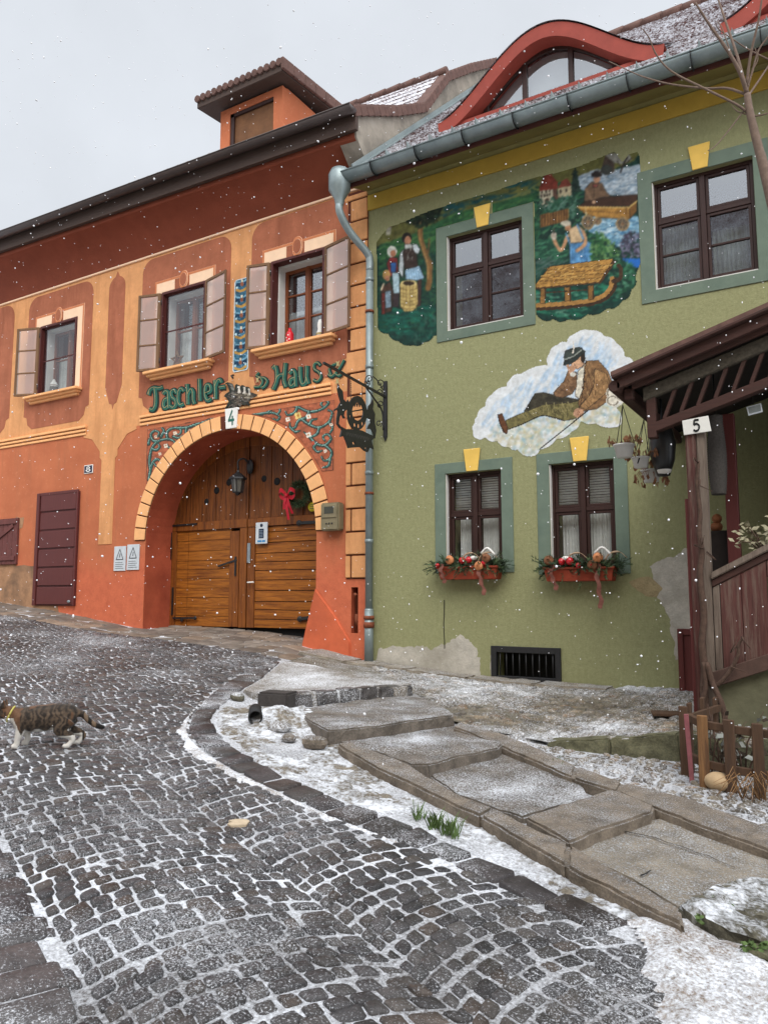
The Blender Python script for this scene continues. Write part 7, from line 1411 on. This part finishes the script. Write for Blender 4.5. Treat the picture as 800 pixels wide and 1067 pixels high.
# woody vine on the post
VN = thing('climbing_vine', (pxl + .05, PY - .12, PG), 'bare brown twisted vine climbing the porch post and stair rail', 'vine'); M('vine_bark', rgb(80, 62, 52), .35, 30, .9, .5, 60)
vn = lambda L, y: [(*[pf(a, b_, y)[0]], y, pf(a, b_, y)[1]) for a, b_ in L]
mb = MB(); P = smooth(vn([(737, 752), (733, 720), (734, 700), (731, 670), (733, 640), (729, 600), (731, 575), (728, 555), (729, 535), (726, 505), (727, 480)], PY - .10), 5); mb.tube(P, [.036 - .022 * i / len(P) for i in range(len(P))], 8)
P = smooth(vn([(733, 716), (738, 712), (746, 714), (757, 703), (768, 684), (769, 672), (774, 664)], PY - .13), 5); mb.tube(P, [.024 - .014 * i / len(P) for i in range(len(P))], 8); P = smooth(vn([(736, 690), (742, 712), (752, 735), (757, 760)], PY - .16), 5); mb.tube(P, [.016, .024] + [.024] * (len(P) - 2), 8); P = smooth(vn([(737, 752), (731, 735), (735, 715), (733, 690)], PY - .15), 5); mb.tube(P, .022, 8); mb.build('stem', mt('vine_bark'), VN)
mb = MB(); rr = random.Random(9)
for (a, b_) in ((729, 500), (731, 560), (733, 572), (768, 672), (772, 664), (727, 482), (766, 690), (736, 575)):
    q = vn([(a, b_)], PY - .11)[0]; mb.tube([q, (q[0] + rr.uniform(-.08, .1), q[1] - rr.uniform(.03, .1), q[2] + rr.uniform(-.08, .08)), (q[0] + rr.uniform(-.1, .14), q[1] - .08, q[2] + rr.uniform(-.12, .1))], [.008, .006, .002], 5)
mb.build('twig', mt('vine_bark'), VN)
# pale leafed plant on the handrail
PL = thing('potted_plant', (pf(797, 560)[0], PY + .1, pf(797, 575)[1]), 'pale leafed plant in a dark pot behind the porch handrail', 'plant'); bx_, by_, bz_ = pf(797, 575)[0], PY + .16, HZ(pf(797, 575)[0]); mb = MB(); mb.lathe((bx_, by_, bz_ - .22), [(0, 0), (.09, 0), (.12, .2), (.11, .2), (.1, .17), (0, .17)], 14); mb.build('pot', mt('dark_board'), PL); mb = MB(); rr = random.Random(4); mb2 = MB()
for k in range(16):
    d = Vector((rr.uniform(-1.0, .7), rr.uniform(-.6, .5), rr.uniform(.3, 1.2))).normalized(); L = rr.uniform(.15, .42); p0 = Vector((bx_, by_, bz_ - .04)); mb2.tube([p0, p0 + d * L * .6 + Vector((0, 0, .05)), p0 + d * L], [.006, .005, .002], 5)
    for j in range(7):
        c = p0 + d * L * rr.uniform(.4, 1.05) + Vector((rr.uniform(-.05, .05), rr.uniform(-.05, .05), rr.uniform(-.03, .06))); u = Vector((rr.uniform(-1, 1), rr.uniform(-1, 1), rr.uniform(-.6, .6))).normalized(); v = u.orthogonal().normalized(); s = rr.uniform(.025, .045); mb.add([c - u * s, c - v * s * .6, c + u * s, c + v * s * .6], [(0, 1, 2, 3)])
mb2.build('stem', mt('vine_bark'), PL); mb.build('foliage', M('pale_leaf', rgb(150, 144, 118), .3, 20, .8, .1), PL)
o = PL

# ---- picket fence in front of the post
FN = thing('picket_fence', G(735, 818), 'low brown picket fence around the porch post with one bare wood picket', 'fence')
fy = -3.46; gpos = lambda px, py: G(px, py)
fpts = [(714, 808, 736), (734, 819, 745.5), (762, 826, 750), (792, 831, 754), (824, 838, 758), (858, 845, 762)]
base = [gpos(p[0], p[1]) for p in fpts]; tops = []
for p, g in zip(fpts, base): d_ = math.hypot(g[0] - CAM[0], g[1] - CAM[1]); t_ = F(p[0], p[2], g[1])[1]; tops.append(t_)
for i, (g, t_) in enumerate(zip(base, tops)):
    w_ = .036 if i else .032; mb = MB(); mb.box(g[0] - w_, g[0] + w_, g[1] - .015, g[1] + .012, g[2] - .12, t_); o = mb.build('picket', mt('picket_bare' if i == 1 else 'picket_brown'), FN, bevel=.006)
    if i == 1: o['label'] = 'picket with its paint worn down to bare wood'
for f_ in (.30, .86):
    mb = MB(); pts = [(g[0], g[1] + .035, g[2] + (t_ - g[2]) * f_ - .0) for g, t_ in zip(base, tops)]
    for a, b_ in zip(pts, pts[1:]): mb.bar(a, b_, .035, .055, up=(0, 0, 1))
    mb.build('fence_rail', mt('picket_brown'), FN, bevel=.004)
rb = [(base[0][0] + .02 + .06 * k, base[0][1] + .14 + k * .22) for k in range(4)]
for k, (x, y) in enumerate(rb[:3]):
    mb = MB(); zb = float(H(x, y)); mb.box(x - .015, x + .015, y - .04, y + .04, zb - .1, tops[0] + .01 + .02 * (k % 2)); mb.build('picket', mt('picket_brown'), FN, bevel=.005)
mb = MB(); mb.bar((base[0][0] + .03, base[0][1] + .02, tops[0] - .09), (rb[2][0] + .03, rb[2][1], tops[0] - .07), .03, .05, up=(0, 0, 1)); mb.build('fence_rail', mt('picket_brown'), FN)
a_, b_ = G(721.5, 814), F(714.5, 744, G(721.5, 814)[1] - .03); mb = MB(); mb.bar((a_[0], a_[1] - .03, a_[2] - .02), (b_[0], a_[1] - .035, b_[1]), .032, .02, up=(0, 1, 0)); o = mb.build('pink_stake', M('pink_paint', rgb(134, 80, 84), .2, 14, .7, .2), None, bevel=.003); tag(o, 'thin pinkish red wooden stake leaning on the end of the picket fence', 'stake')
q = G(700, 745, .14); mb = MB(); mb.obox((q[0], q[1] - .1, float(TZ(q[0], q[1] - .1)) + .03), (1, .3, 0), .16, .10, .014); o = mb.build('wooden_board', mt('picket_brown'), None, bevel=.004); tag(o, 'small brown board lying on the terrace edge by the fence corner', 'board')
g = G(748, 822); mb = MB(); n_ = 14; r_ = random.Random(2); mb.ball((g[0], g[1], g[2] + .05), .085, 16, sq=(1.1, .9, .78)); o = mb.build('round_stone', M('pale_stone', rgb(176, 150, 116), .2, 14, .8, .3, 60), None); tag(o, 'round pale tan stone at the foot of the picket fence', 'stone')
# dead growth behind the fence
DP = thing('withered_shrub', (-.75, -3.1, .3), 'tangle of dark withered stems and curled leaves behind the picket fence', 'shrub'); mb = MB(); mb2 = MB(); rr = random.Random(12)
for k in range(40):
    p0 = Vector((rr.uniform(-1.0, .5), rr.uniform(-3.25, -2.85), .25)); d = Vector((rr.uniform(-.5, .5), rr.uniform(-.3, .3), 1)); L = rr.uniform(.2, .6); mb.tube([p0, p0 + d * L * .5 + Vector((rr.uniform(-.08, .08), 0, 0)), p0 + d * L], [.008, .006, .002], 5)
    for j in range(7):
        c = p0 + d * L * rr.uniform(.3, 1); u = Vector((rr.uniform(-1, 1), rr.uniform(-1, 1), rr.uniform(-1, .3))).normalized(); v = u.orthogonal().normalized(); s = rr.uniform(.03, .07); mb2.add([c, c + v * s * .4 + u * s * .5, c + u * s * 1.2, c - v * s * .4 + u * s * .6], [(0, 1, 2, 3)], rr.random() < .35)
for k in range(3): P = smooth([(-.55 + k * .3, -3.2, .3), (-.5 + k * .3, -3.25, .62 + .1 * k), (-.2 + k * .3, -3.2, .82), (.15 + k * .3, -3.15, .72)], 6); mb.tube(P, .022, 7)
mb.build('stem', mt('vine_bark'), DP); mb2.build('foliage', [M('dead_leaf', rgb(58, 48, 38), .4, 20, .9, .1), M('frosted_leaf', rgb(132, 134, 128), .3, 20, .9, .1)], DP)
DG = thing('dry_grass_clump', G(790, 832), 'clump of straw coloured dry grass drooping between two fence pickets', 'grass clump'); g = G(780, 834); mb = MB()
for k in range(30):
    p0 = Vector((g[0] + rr.uniform(-.06, .12), g[1] + rr.uniform(-.02, .06), g[2])); a = rr.uniform(-1.2, 1.2); L = rr.uniform(.14, .32); mb.tube([p0, p0 + Vector((math.sin(a) * L * .4, -.05, L * .7)), p0 + Vector((math.sin(a) * L, -.14, L * (.5 if k % 2 else .15)))], [.003, .003, .0015], 4)
mb.build('blades', M('straw', rgb(140, 106, 70), .3, 20, .8, .1), DG)

# ---- loose stones and odds on the ground
a_ = G(283, 737); mb = MB(); mb.obox((a_[0], a_[1] + .1, a_[2] + .055), (1, .15, 0), .17, .12, .085); o = mb.build('stone_block', M('basalt', rgb(66, 62, 60), .3, 12, .8, .6, 40), None, bevel=.02, seg=2); tag(o, 'dark squared stone block lying alone beside the top step', 'stone block')
def rock(name, px, dz, h, seed, label, mat='moss_stone', flat=True):
    P = jag([G(*p, dz)[:2] for p in px], .012, .09, seed); r = random.Random(seed); c = np.mean(P, 0); mb = MB(); n_ = len(P)
    lay = []
    for s, z in ((1.03, -.1), (1.0, h * .55), (.96, h * .9), (.86, h)): lay.append([(c[0] + (p[0] - c[0]) * s + r.uniform(-.008, .008), c[1] + (p[1] - c[1]) * s + r.uniform(-.008, .008), float(H(p[0], p[1])) + z + r.uniform(-.01, .01)) for p in P])
    V = sum(lay, []); fs = []
    for l in range(3): fs += [(l * n_ + i, l * n_ + (i + 1) % n_, (l + 1) * n_ + (i + 1) % n_, (l + 1) * n_ + i) for i in range(n_)]
    V.append((c[0], c[1], float(H(*c)) + h)); fs += [(3 * n_ + i, 3 * n_ + (i + 1) % n_, len(V) - 1) for i in range(n_)]
    mb.add(V, fs, 0); o = mb.build(name, mt(mat) if isinstance(mat, str) else mat, None); rough(o, .04, .035, seed); tag(o, label, 'stone', 'mossy rim stones'); return o
snowmix('snowy_moss_stone', (.12, .11, .08, 1), .5, 9, .50, .12, 4, 40, .9, .9, fine=.5, bd=.02, updir=True)
rock('mossy_stone', [(711, 952), (724, 948), (745, 940), (768, 962), (800, 976), (800, 996), (760, 984), (735, 974)], .0, .065, 3, 'flat moss edged stone with snow on top at the low end of the path kerb', 'snowy_moss_stone')
rock('mossy_stone', [(733, 932), (760, 925), (830, 915), (850, 960), (808, 975), (782, 965), (765, 950), (748, 944)], .02, .05, 4, 'broad snow covered slab behind the moss edged stone, at the frame edge', 'snowy_moss_stone')
rock('mossy_stone', [(772, 992), (796, 984), (840, 990), (840, 1012), (800, 1012), (780, 1004)], .0, .05, 5, 'dark mossy corner stone below the snow covered slab', 'moss_stone')
snowmix('rubble_grey', (.17, .145, .12, 1), .5, 12, .38, .12, 3, 60, .9, .9)
for k, (px, py, s, mn, lab) in enumerate(((247, 729, .075, 'snowy_moss_stone', 'snow dusted round cobble in the hollow beside the lone stone block'), (291, 762, .085, 'rubble_grey', 'angular rubble stone just below the drain outlet'), (328, 778, .10, 'kerb_stone', 'flat pale stone half buried in snow below the steps'), (300, 772, .06, 'rubble_grey', 'small rubble stone between drain outlet and steps'))):
    g = G(px, py); mb = MB(); mb.ball((g[0], g[1], g[2] + s * .35), s, 12, sq=(1.2, .9, .6)); o = mb.build('rubble_stone', mt(mn), None); rough(o, s * .32, s * .35, k * 3); tag(o, lab, 'stone', 'rubble stones in the hollow')
g = G(266, 757); d = Vector((CAM[0] - g[0], CAM[1] - g[1], .15)).normalized(); p = Vector((g[0], g[1], g[2] + .075)); mb = MB(); mb.lathe(p, [(.062, -.5), (.062, .0), (.050, .0), (.050, -.3), (0, -.3)], 20, axis=d); o = mb.build('drain_pipe', M('pipe_dark', (.02, .02, .02, 1), .2, 9, .6, .1), None); tag(o, 'dark round drain outlet poking from the snowy bank by the steps', 'drain pipe')
mb = MB(); rr = random.Random(8)
for (px, py, n_) in ((437, 853, 26), (452, 862, 50), (466, 868, 60), (473, 872, 30), (580, 803, 12)):
    for k in range(n_):
        g = G(px + rr.uniform(-6, 6), py + rr.uniform(-3, 3)); h = rr.uniform(.04, .11); a = rr.uniform(0, 6.28); b_ = Vector((math.cos(a), math.sin(a), 0)) * .004; tip = Vector((g[0] + math.cos(a + 1) * h * .6, g[1] + math.sin(a + 1) * h * .6, g[2] + h)); mid_ = (Vector(g) + tip) / 2 + Vector((0, 0, h * .2)); gv_ = Vector(g); mb.add([gv_ - b_, gv_ + b_, mid_ + b_ * .7, mid_ - b_ * .7, tip], [(0, 1, 2, 3), (3, 2, 4)])
o = mb.build('grass', M('grass_green', rgb(84, 104, 58), .35, 20, .8, .0), None, recalc=False); o['kind'] = 'stuff'
mb = MB()
for (px, py) in ((783, 997), (790, 1001), (797, 998), (776, 999), (745, 948), (760, 955), (730, 969)):
    for k in range(14):
        g = G(px + rr.uniform(-4, 4), py + rr.uniform(-2, 2)); c = Vector((g[0], g[1], g[2] + rr.uniform(.03, .06))); u = Vector((rr.uniform(-1, 1), rr.uniform(-1, 1), rr.uniform(-.2, .6))).normalized(); v = u.orthogonal().normalized(); s = .014; mb.add([c - u * s, c - v * s * .6, c + u * s, c + v * s * .6], [(0, 1, 2, 3)])
o = mb.build('weeds', mt('grass_green'), None, recalc=False); o['kind'] = 'stuff'
g = G(247, 858); mb = MB(); P = jag([G(*p)[:2] for p in ((239, 858), (244, 855), (252, 854.5), (261, 856.5), (259, 859), (254, 861.5), (247, 861), (242, 862))], .014, .025, 2); mb.prism([(p[0], p[1], float(H(*p)) + .010) for p in P], off=(0, 0, -.015)); o = mb.build('flattened_paper', M('tan_paper', rgb(186, 168, 142), .2, 20, .8, .2), None); tag(o, 'flattened tan scrap lying on the snowy cobbles', 'litter')

# ------------------------------------------------------------------ the cat
def cat():
    g0 = G(44, 778); C0 = Vector(g0); scr = Vector((_R[0], _R[1], 0)); tw = Vector((-_fh[0], -_fh[1], 0)); a = math.radians(14)
    f = (-scr * math.cos(a) + tw * math.sin(a)).normalized(); s = Vector((-f.y, f.x, 0)); k = 1.0       # f: heading, s: cat's left
    zg = lambda p: float(H(p.x, p.y))
    def P(l, w_, h): q = C0 + f * l * k + s * w_ * k; return Vector((q.x, q.y, C0.z + h * k))
    mb = MB()
    def chain(pts, rs, n=14): Q = smooth([tuple(p) for p in pts], 6); R_ = list(np.interp(np.linspace(0, len(rs) - 1, len(Q)), range(len(rs)), rs)); mb.tube(Q, R_, n)
    chain([P(-.235, 0, .205), P(-.20, 0, .215), P(-.10, 0, .215), P(.03, 0, .205), P(.13, 0, .205), P(.185, 0, .21), P(.205, 0, .21)], [.03, .082, .096, .098, .088, .072, .03])
    chain([P(.14, 0, .22), P(.20, 0, .235), P(.25, 0, .255), P(.285, 0, .262)], [.07, .058, .05, .045])
    chain([P(.25, 0, .262), P(.285, 0, .268), P(.318, 0, .262), P(.345, 0, .248), P(.36, 0, .243)], [.03, .055, .054, .034, .016])
    for w_ in (-.028, .028): chain([P(.272, w_ * 1.1, .30), P(.268, w_ * 1.25, .325), P(.266, w_ * 1.35, .352)], [.024, .016, .004], 8)
    def gl(l, w_, h): q = C0 + f * l * k + s * w_ * k; return Vector((q.x, q.y, zg(q) + h))
    for w_, l0 in ((.048, .165), (-.048, .115)):   # front legs, wrist and paw
        chain([P(.13, w_ * .8, .19), P(.135 + (l0 - .14) * .3, w_, .13), gl(l0 - .005, w_, .062), gl(l0 + .0, w_, .03), gl(l0 + .028, w_, .014)], [.052, .034, .022, .020, .017], 10)
        chain([gl(l0 - .01, w_, .016), gl(l0 + .034, w_, .014)], [.018, .015], 8)
    for w_, l0 in ((.05, -.185), (-.05, -.245)):   # hind legs: knee forward, hock back
        chain([P(-.175, w_ * .7, .20), P(-.135 + (l0 + .21) * .4, w_ * 1.1, .125), gl(l0 - .03, w_, .078), gl(l0 - .006, w_, .024), gl(l0 + .03, w_, .014)], [.072, .048, .022, .019, .016], 10)
        chain([gl(l0 - .014, w_, .016), gl(l0 + .036, w_, .014)], [.018, .015], 8)
    chain([P(-.225, 0, .235), P(-.27, 0, .225), P(-.315, 0, .18), P(-.36, 0, .145), P(-.41, 0, .125), P(-.435, 0, .122)], [.034, .024, .021, .020, .019, .010], 10)
    me = bpy.data.meshes.new('cat'); me.from_pydata(mb.v, [], mb.f); tmp = bpy.data.objects.new('tmp', me); COL.objects.link(tmp)
    r = tmp.modifiers.new('r', 'REMESH'); r.mode = 'VOXEL'; r.voxel_size = .0055; sm = tmp.modifiers.new('s', 'SMOOTH'); sm.iterations = 5; sm.factor = .5
    dg = bpy.context.evaluated_depsgraph_get(); m2 = bpy.data.meshes.new_from_object(tmp.evaluated_get(dg)); bpy.data.objects.remove(tmp); n_ = len(m2.vertices); V = np.zeros(n_ * 3, np.float32); m2.vertices.foreach_get('co', V); V = V.reshape(-1, 3)
    R_ = V - np.array(C0); l = R_ @ np.array(f); w_ = R_ @ np.array(s); h = R_[:, 2]
    br = np.array([.072, .050, .034]); dk = np.array([.022, .016, .012]); wh = np.array([.72, .69, .64]); gr = np.array([.19, .13, .085])
    stripe = np.sin(l * 150 + 2.2 * np.sin(h * 40) + 16 * (fbm(l * 16, h * 16, 3) - .5)); t_ = np.clip(.42 + .38 * stripe + 1.3 * (fbm(l * 60, h * 60, 5) - .5), 0, 1)[:, None]
    c = dk * (1 - t_) + (br * .55 + gr * .45) * t_; back = np.clip((h - .24) / .06, 0, 1)[:, None]; c = c * (1 - .6 * back) + dk * .6 * back
    c = np.where((fbm(l * 9 + 3, w_ * 9, 9) > .60)[:, None] & (h > .14)[:, None], c * .5 + np.array([.20, .09, .04]) * .5, c)
    mid = np.clip((.138 - h + .016 * np.sin(l * 60)) / .02, 0, 1); belly = mid * (l > -.19) * (l < .2) * (np.abs(w_) < .07)
    fl = (h < .085 + .012 * np.sin(l * 90)) & (l > .05); hl = (h < .085) & (l < -.12) & (l > -.31); chest = (l > .168 + (h - .17) * .5) & (l < .262) & (h < .222); muzz = (l > .318) & (h < .262); rump = (np.abs(l + .262) < .022) & (h < .20) & (h > .12) & (w_ > -.2)
    m = np.clip(belly + fl + hl + chest + muzz + rump * .9, 0, 1)[:, None]; c = c * (1 - m) + wh * m
    tail = l < -.275; ts = (np.sin(l * 110) > .1) & tail; c = np.where(tail[:, None], np.where(ts[:, None], dk * .6, gr * .9), c); c = np.where((l < -.385)[:, None], dk * .4, c)
    a_ = m2.color_attributes.new('Col', 'FLOAT_COLOR', 'POINT'); cc = np.ones((n_, 4), np.float32); cc[:, :3] = c; a_.data.foreach_set('color', cc.ravel()); m2.polygons.foreach_set('use_smooth', np.ones(len(m2.polygons), bool))
    fur = painted('fur', .85, .5); fur.node_tree.nodes['Principled BSDF'].inputs['Sheen Weight'].default_value = .15; m2.materials.clear(); m2.materials.append(fur); m2.name = 'cat'; o = link('cat', m2, None)
    tag(o, 'brown tabby cat with white legs and chest walking across the snowy cobbles', 'cat')
    mb = MB(); c_ = P(.222, 0, .243); axn = (P(.26, 0, .262) - P(.19, 0, .232)).normalized(); u = axn.cross(s).normalized(); mb.tube([c_ + (s * math.cos(t) + u * math.sin(t)) * .0585 for t in [6.283 * i / 26 for i in range(27)]], .0065, 6); mb.build('collar', M('collar_yellow', rgb(190, 180, 96), .1, 9, .5, 0), o)
    for q in (-.022, .022): mb = MB(); mb.ball(P(.327, q, .276), .0085, 8); mb.build('eye', mt('black'), o)
cat()

# ------------------------------------------------------------------ bare young tree by the stair
_q = (F(800, 195, -4.2), F(790, 155, -4.2)); _tx = _q[0][0] + (_q[0][0] - _q[1][0]) / (_q[0][1] - _q[1][1]) * (.1 - _q[0][1]) * .9
TR = thing('bare_tree', (_tx, -4.2, float(H(_tx, -4.2))), 'slender leafless young tree reaching up beside the porch', 'tree'); M('bark', rgb(112, 94, 82), .25, 30, .85, .4, 60)
TY = -4.2; tf = lambda L, y=TY: [(pf(a, b_, y)[0], y, pf(a, b_, y)[1]) for a, b_ in L]
mb = MB(); p_top = tf([(800, 195), (790, 155), (781, 118), (778, 98)]); sl_ = (p_top[0][0] - p_top[1][0]) / (p_top[0][2] - p_top[1][2]); zx = lambda z: p_top[0][0] + sl_ * (z - p_top[0][2]) * .9
P = smooth([(zx(.1), TY, .1), (zx(1.2), TY, 1.2), (zx(2.4), TY, 2.4), p_top[0], p_top[1], p_top[2], p_top[3]], 6); mb.tube(P, [.042 - .022 * i / len(P) for i in range(len(P))], 10); mb.build('trunk', mt('bark'), TR)
mb = MB(); rr = random.Random(6)
def br(L, r0, r1, y0=TY, y1=None):
    pts = []; y1 = y0 if y1 is None else y1
    for i, (a, b_) in enumerate(L): y = y0 + (y1 - y0) * i / (len(L) - 1); pts.append((pf(a, b_, y)[0], y, pf(a, b_, y)[1]))
    P = smooth(pts, 5); mb.tube(P, [.8 * r0 + .8 * (r1 - r0) * i / (len(P) - 1) for i in range(len(P))], 7)
br([(778, 98), (770, 75), (757, 52), (740, 28), (724, 3)], .019, .008, TY, TY - .25); br([(778, 98), (768, 60), (758, 30), (748, 0), (742, -20)], .014, .006, TY, TY + .2); br([(777, 90), (782, 55), (790, 20), (795, -15)], .013, .006, TY, TY - .1); br([(776, 98), (757, 92), (736, 92), (700, 88), (676, 82), (660, 76), (634, 64)], .012, .004, TY, TY + .35)
br([(777, 116), (765, 108), (735, 93), (700, 75), (684, 58), (676, 40), (669, 30)], .012, .004, TY, TY - .3); br([(778, 92), (784, 72), (790, 52), (800, 38), (815, 15)], .010, .005); br([(779, 100), (790, 84), (803, 65), (820, 45)], .010, .005, TY, TY + .2); br([(780, 120), (768, 116), (762, 110)], .007, .003); br([(774, 116), (757, 138), (745, 152), (737, 157)], .006, .003, TY, TY - .15); br([(781, 121), (792, 120), (806, 116)], .008, .005); br([(766, 70), (752, 30), (746, 22)], .006, .003); br([(800, 62), (780, 52), (766, 43), (748, 30), (745, 22)], .007, .003, TY + .2, TY); br([(778, 96), (783, 75), (789, 62), (786, 50)], .007, .003)
mb.build('crown', mt('bark'), TR)

# ------------------------------------------------------------------ houses across the street, seen only in the window panes
OP = thing('opposite_house', (-4, -18.5, 0), 'pale house with a snowy tiled roof across the street', 'house'); mb = MB(); mb.box(-26, 20, -27, -18.5, -1, 9.8); mb.build('wall', M('opposite_plaster', rgb(190, 170, 140), .1, 3, .9, .2), OP)
mb = MB(); mb.prism([(-26.4, -17.9, 9.6), (20.4, -17.9, 9.6), (20.4, -22.9, 17.2), (-26.4, -22.9, 17.2)], off=(0, -.05, -.15)); mb.prism([(-26.4, -22.9, 17.2), (20.4, -22.9, 17.2), (20.4, -28, 9.6), (-26.4, -28, 9.6)], off=(0, .05, -.15)); mb.build('roof', mt('roof_tile_snow'), OP)
mb = MB()
for x in (-20, -14, -7.5, -1.5, 4, 10): [mb.box(x, x + 1.1, -18.53, -18.49, z, z + 1.6) for z in (2.2, 5.6)]
mb.build('window', mt('dial_glass'), OP)
mb = MB(); mb.box(-9.5, -8.5, -22.5, -21.6, 14.8, 18.6); mb.box(3.5, 4.3, -22.4, -21.6, 14.8, 18.4); mb.build('chimney', mt('opposite_plaster'), OP)

# ------------------------------------------------------------------ falling snow
fr = np.random.default_rng(17); ico = bmesh.new(); bmesh.ops.create_icosphere(ico, subdivisions=1, radius=1.0); IV = np.array([v.co[:] for v in ico.verts]); IF = np.array([[v.index for v in f.verts] for f in ico.faces]); ico.free()
nfl = 4200; dist = 3.2 + 9.5 * fr.random(nfl) ** .75; px = fr.uniform(-60, 860, nfl); py = fr.uniform(-60, 1000, nfl)
dirs = (px[:, None] - 400) / FPX * _R + (533.5 - py)[:, None] / FPX * _U + _F; pos = CAM + dirs * dist[:, None]
ok = (pos[:, 1] < -.15) & (pos[:, 2] > H(pos[:, 0], pos[:, 1]) + .25) & ~((pos[:, 1] < -1.9) & (pos[:, 0] > -1.3) & (pos[:, 1] > -2.6)); pos = pos[ok]; n_ = len(pos)
rad = fr.uniform(.0022, .0062, n_) * np.where(fr.random(n_) < .05, 1.7, 1); rot = fr.normal(0, 1, (n_, 1, 3)) * .0; sc3 = fr.uniform(.6, 1.3, (n_, 1, 3))
V = (pos[:, None] + IV[None] * rad[:, None, None] * sc3).reshape(-1, 3); Fc = (IF[None] + (np.arange(n_) * len(IV))[:, None, None]).reshape(-1, 3)
o = npmesh('falling_snow', V, [Fc], M('flake', (.9, .9, .92, 1), .0, 5, .9, 0)); o['kind'] = 'stuff'
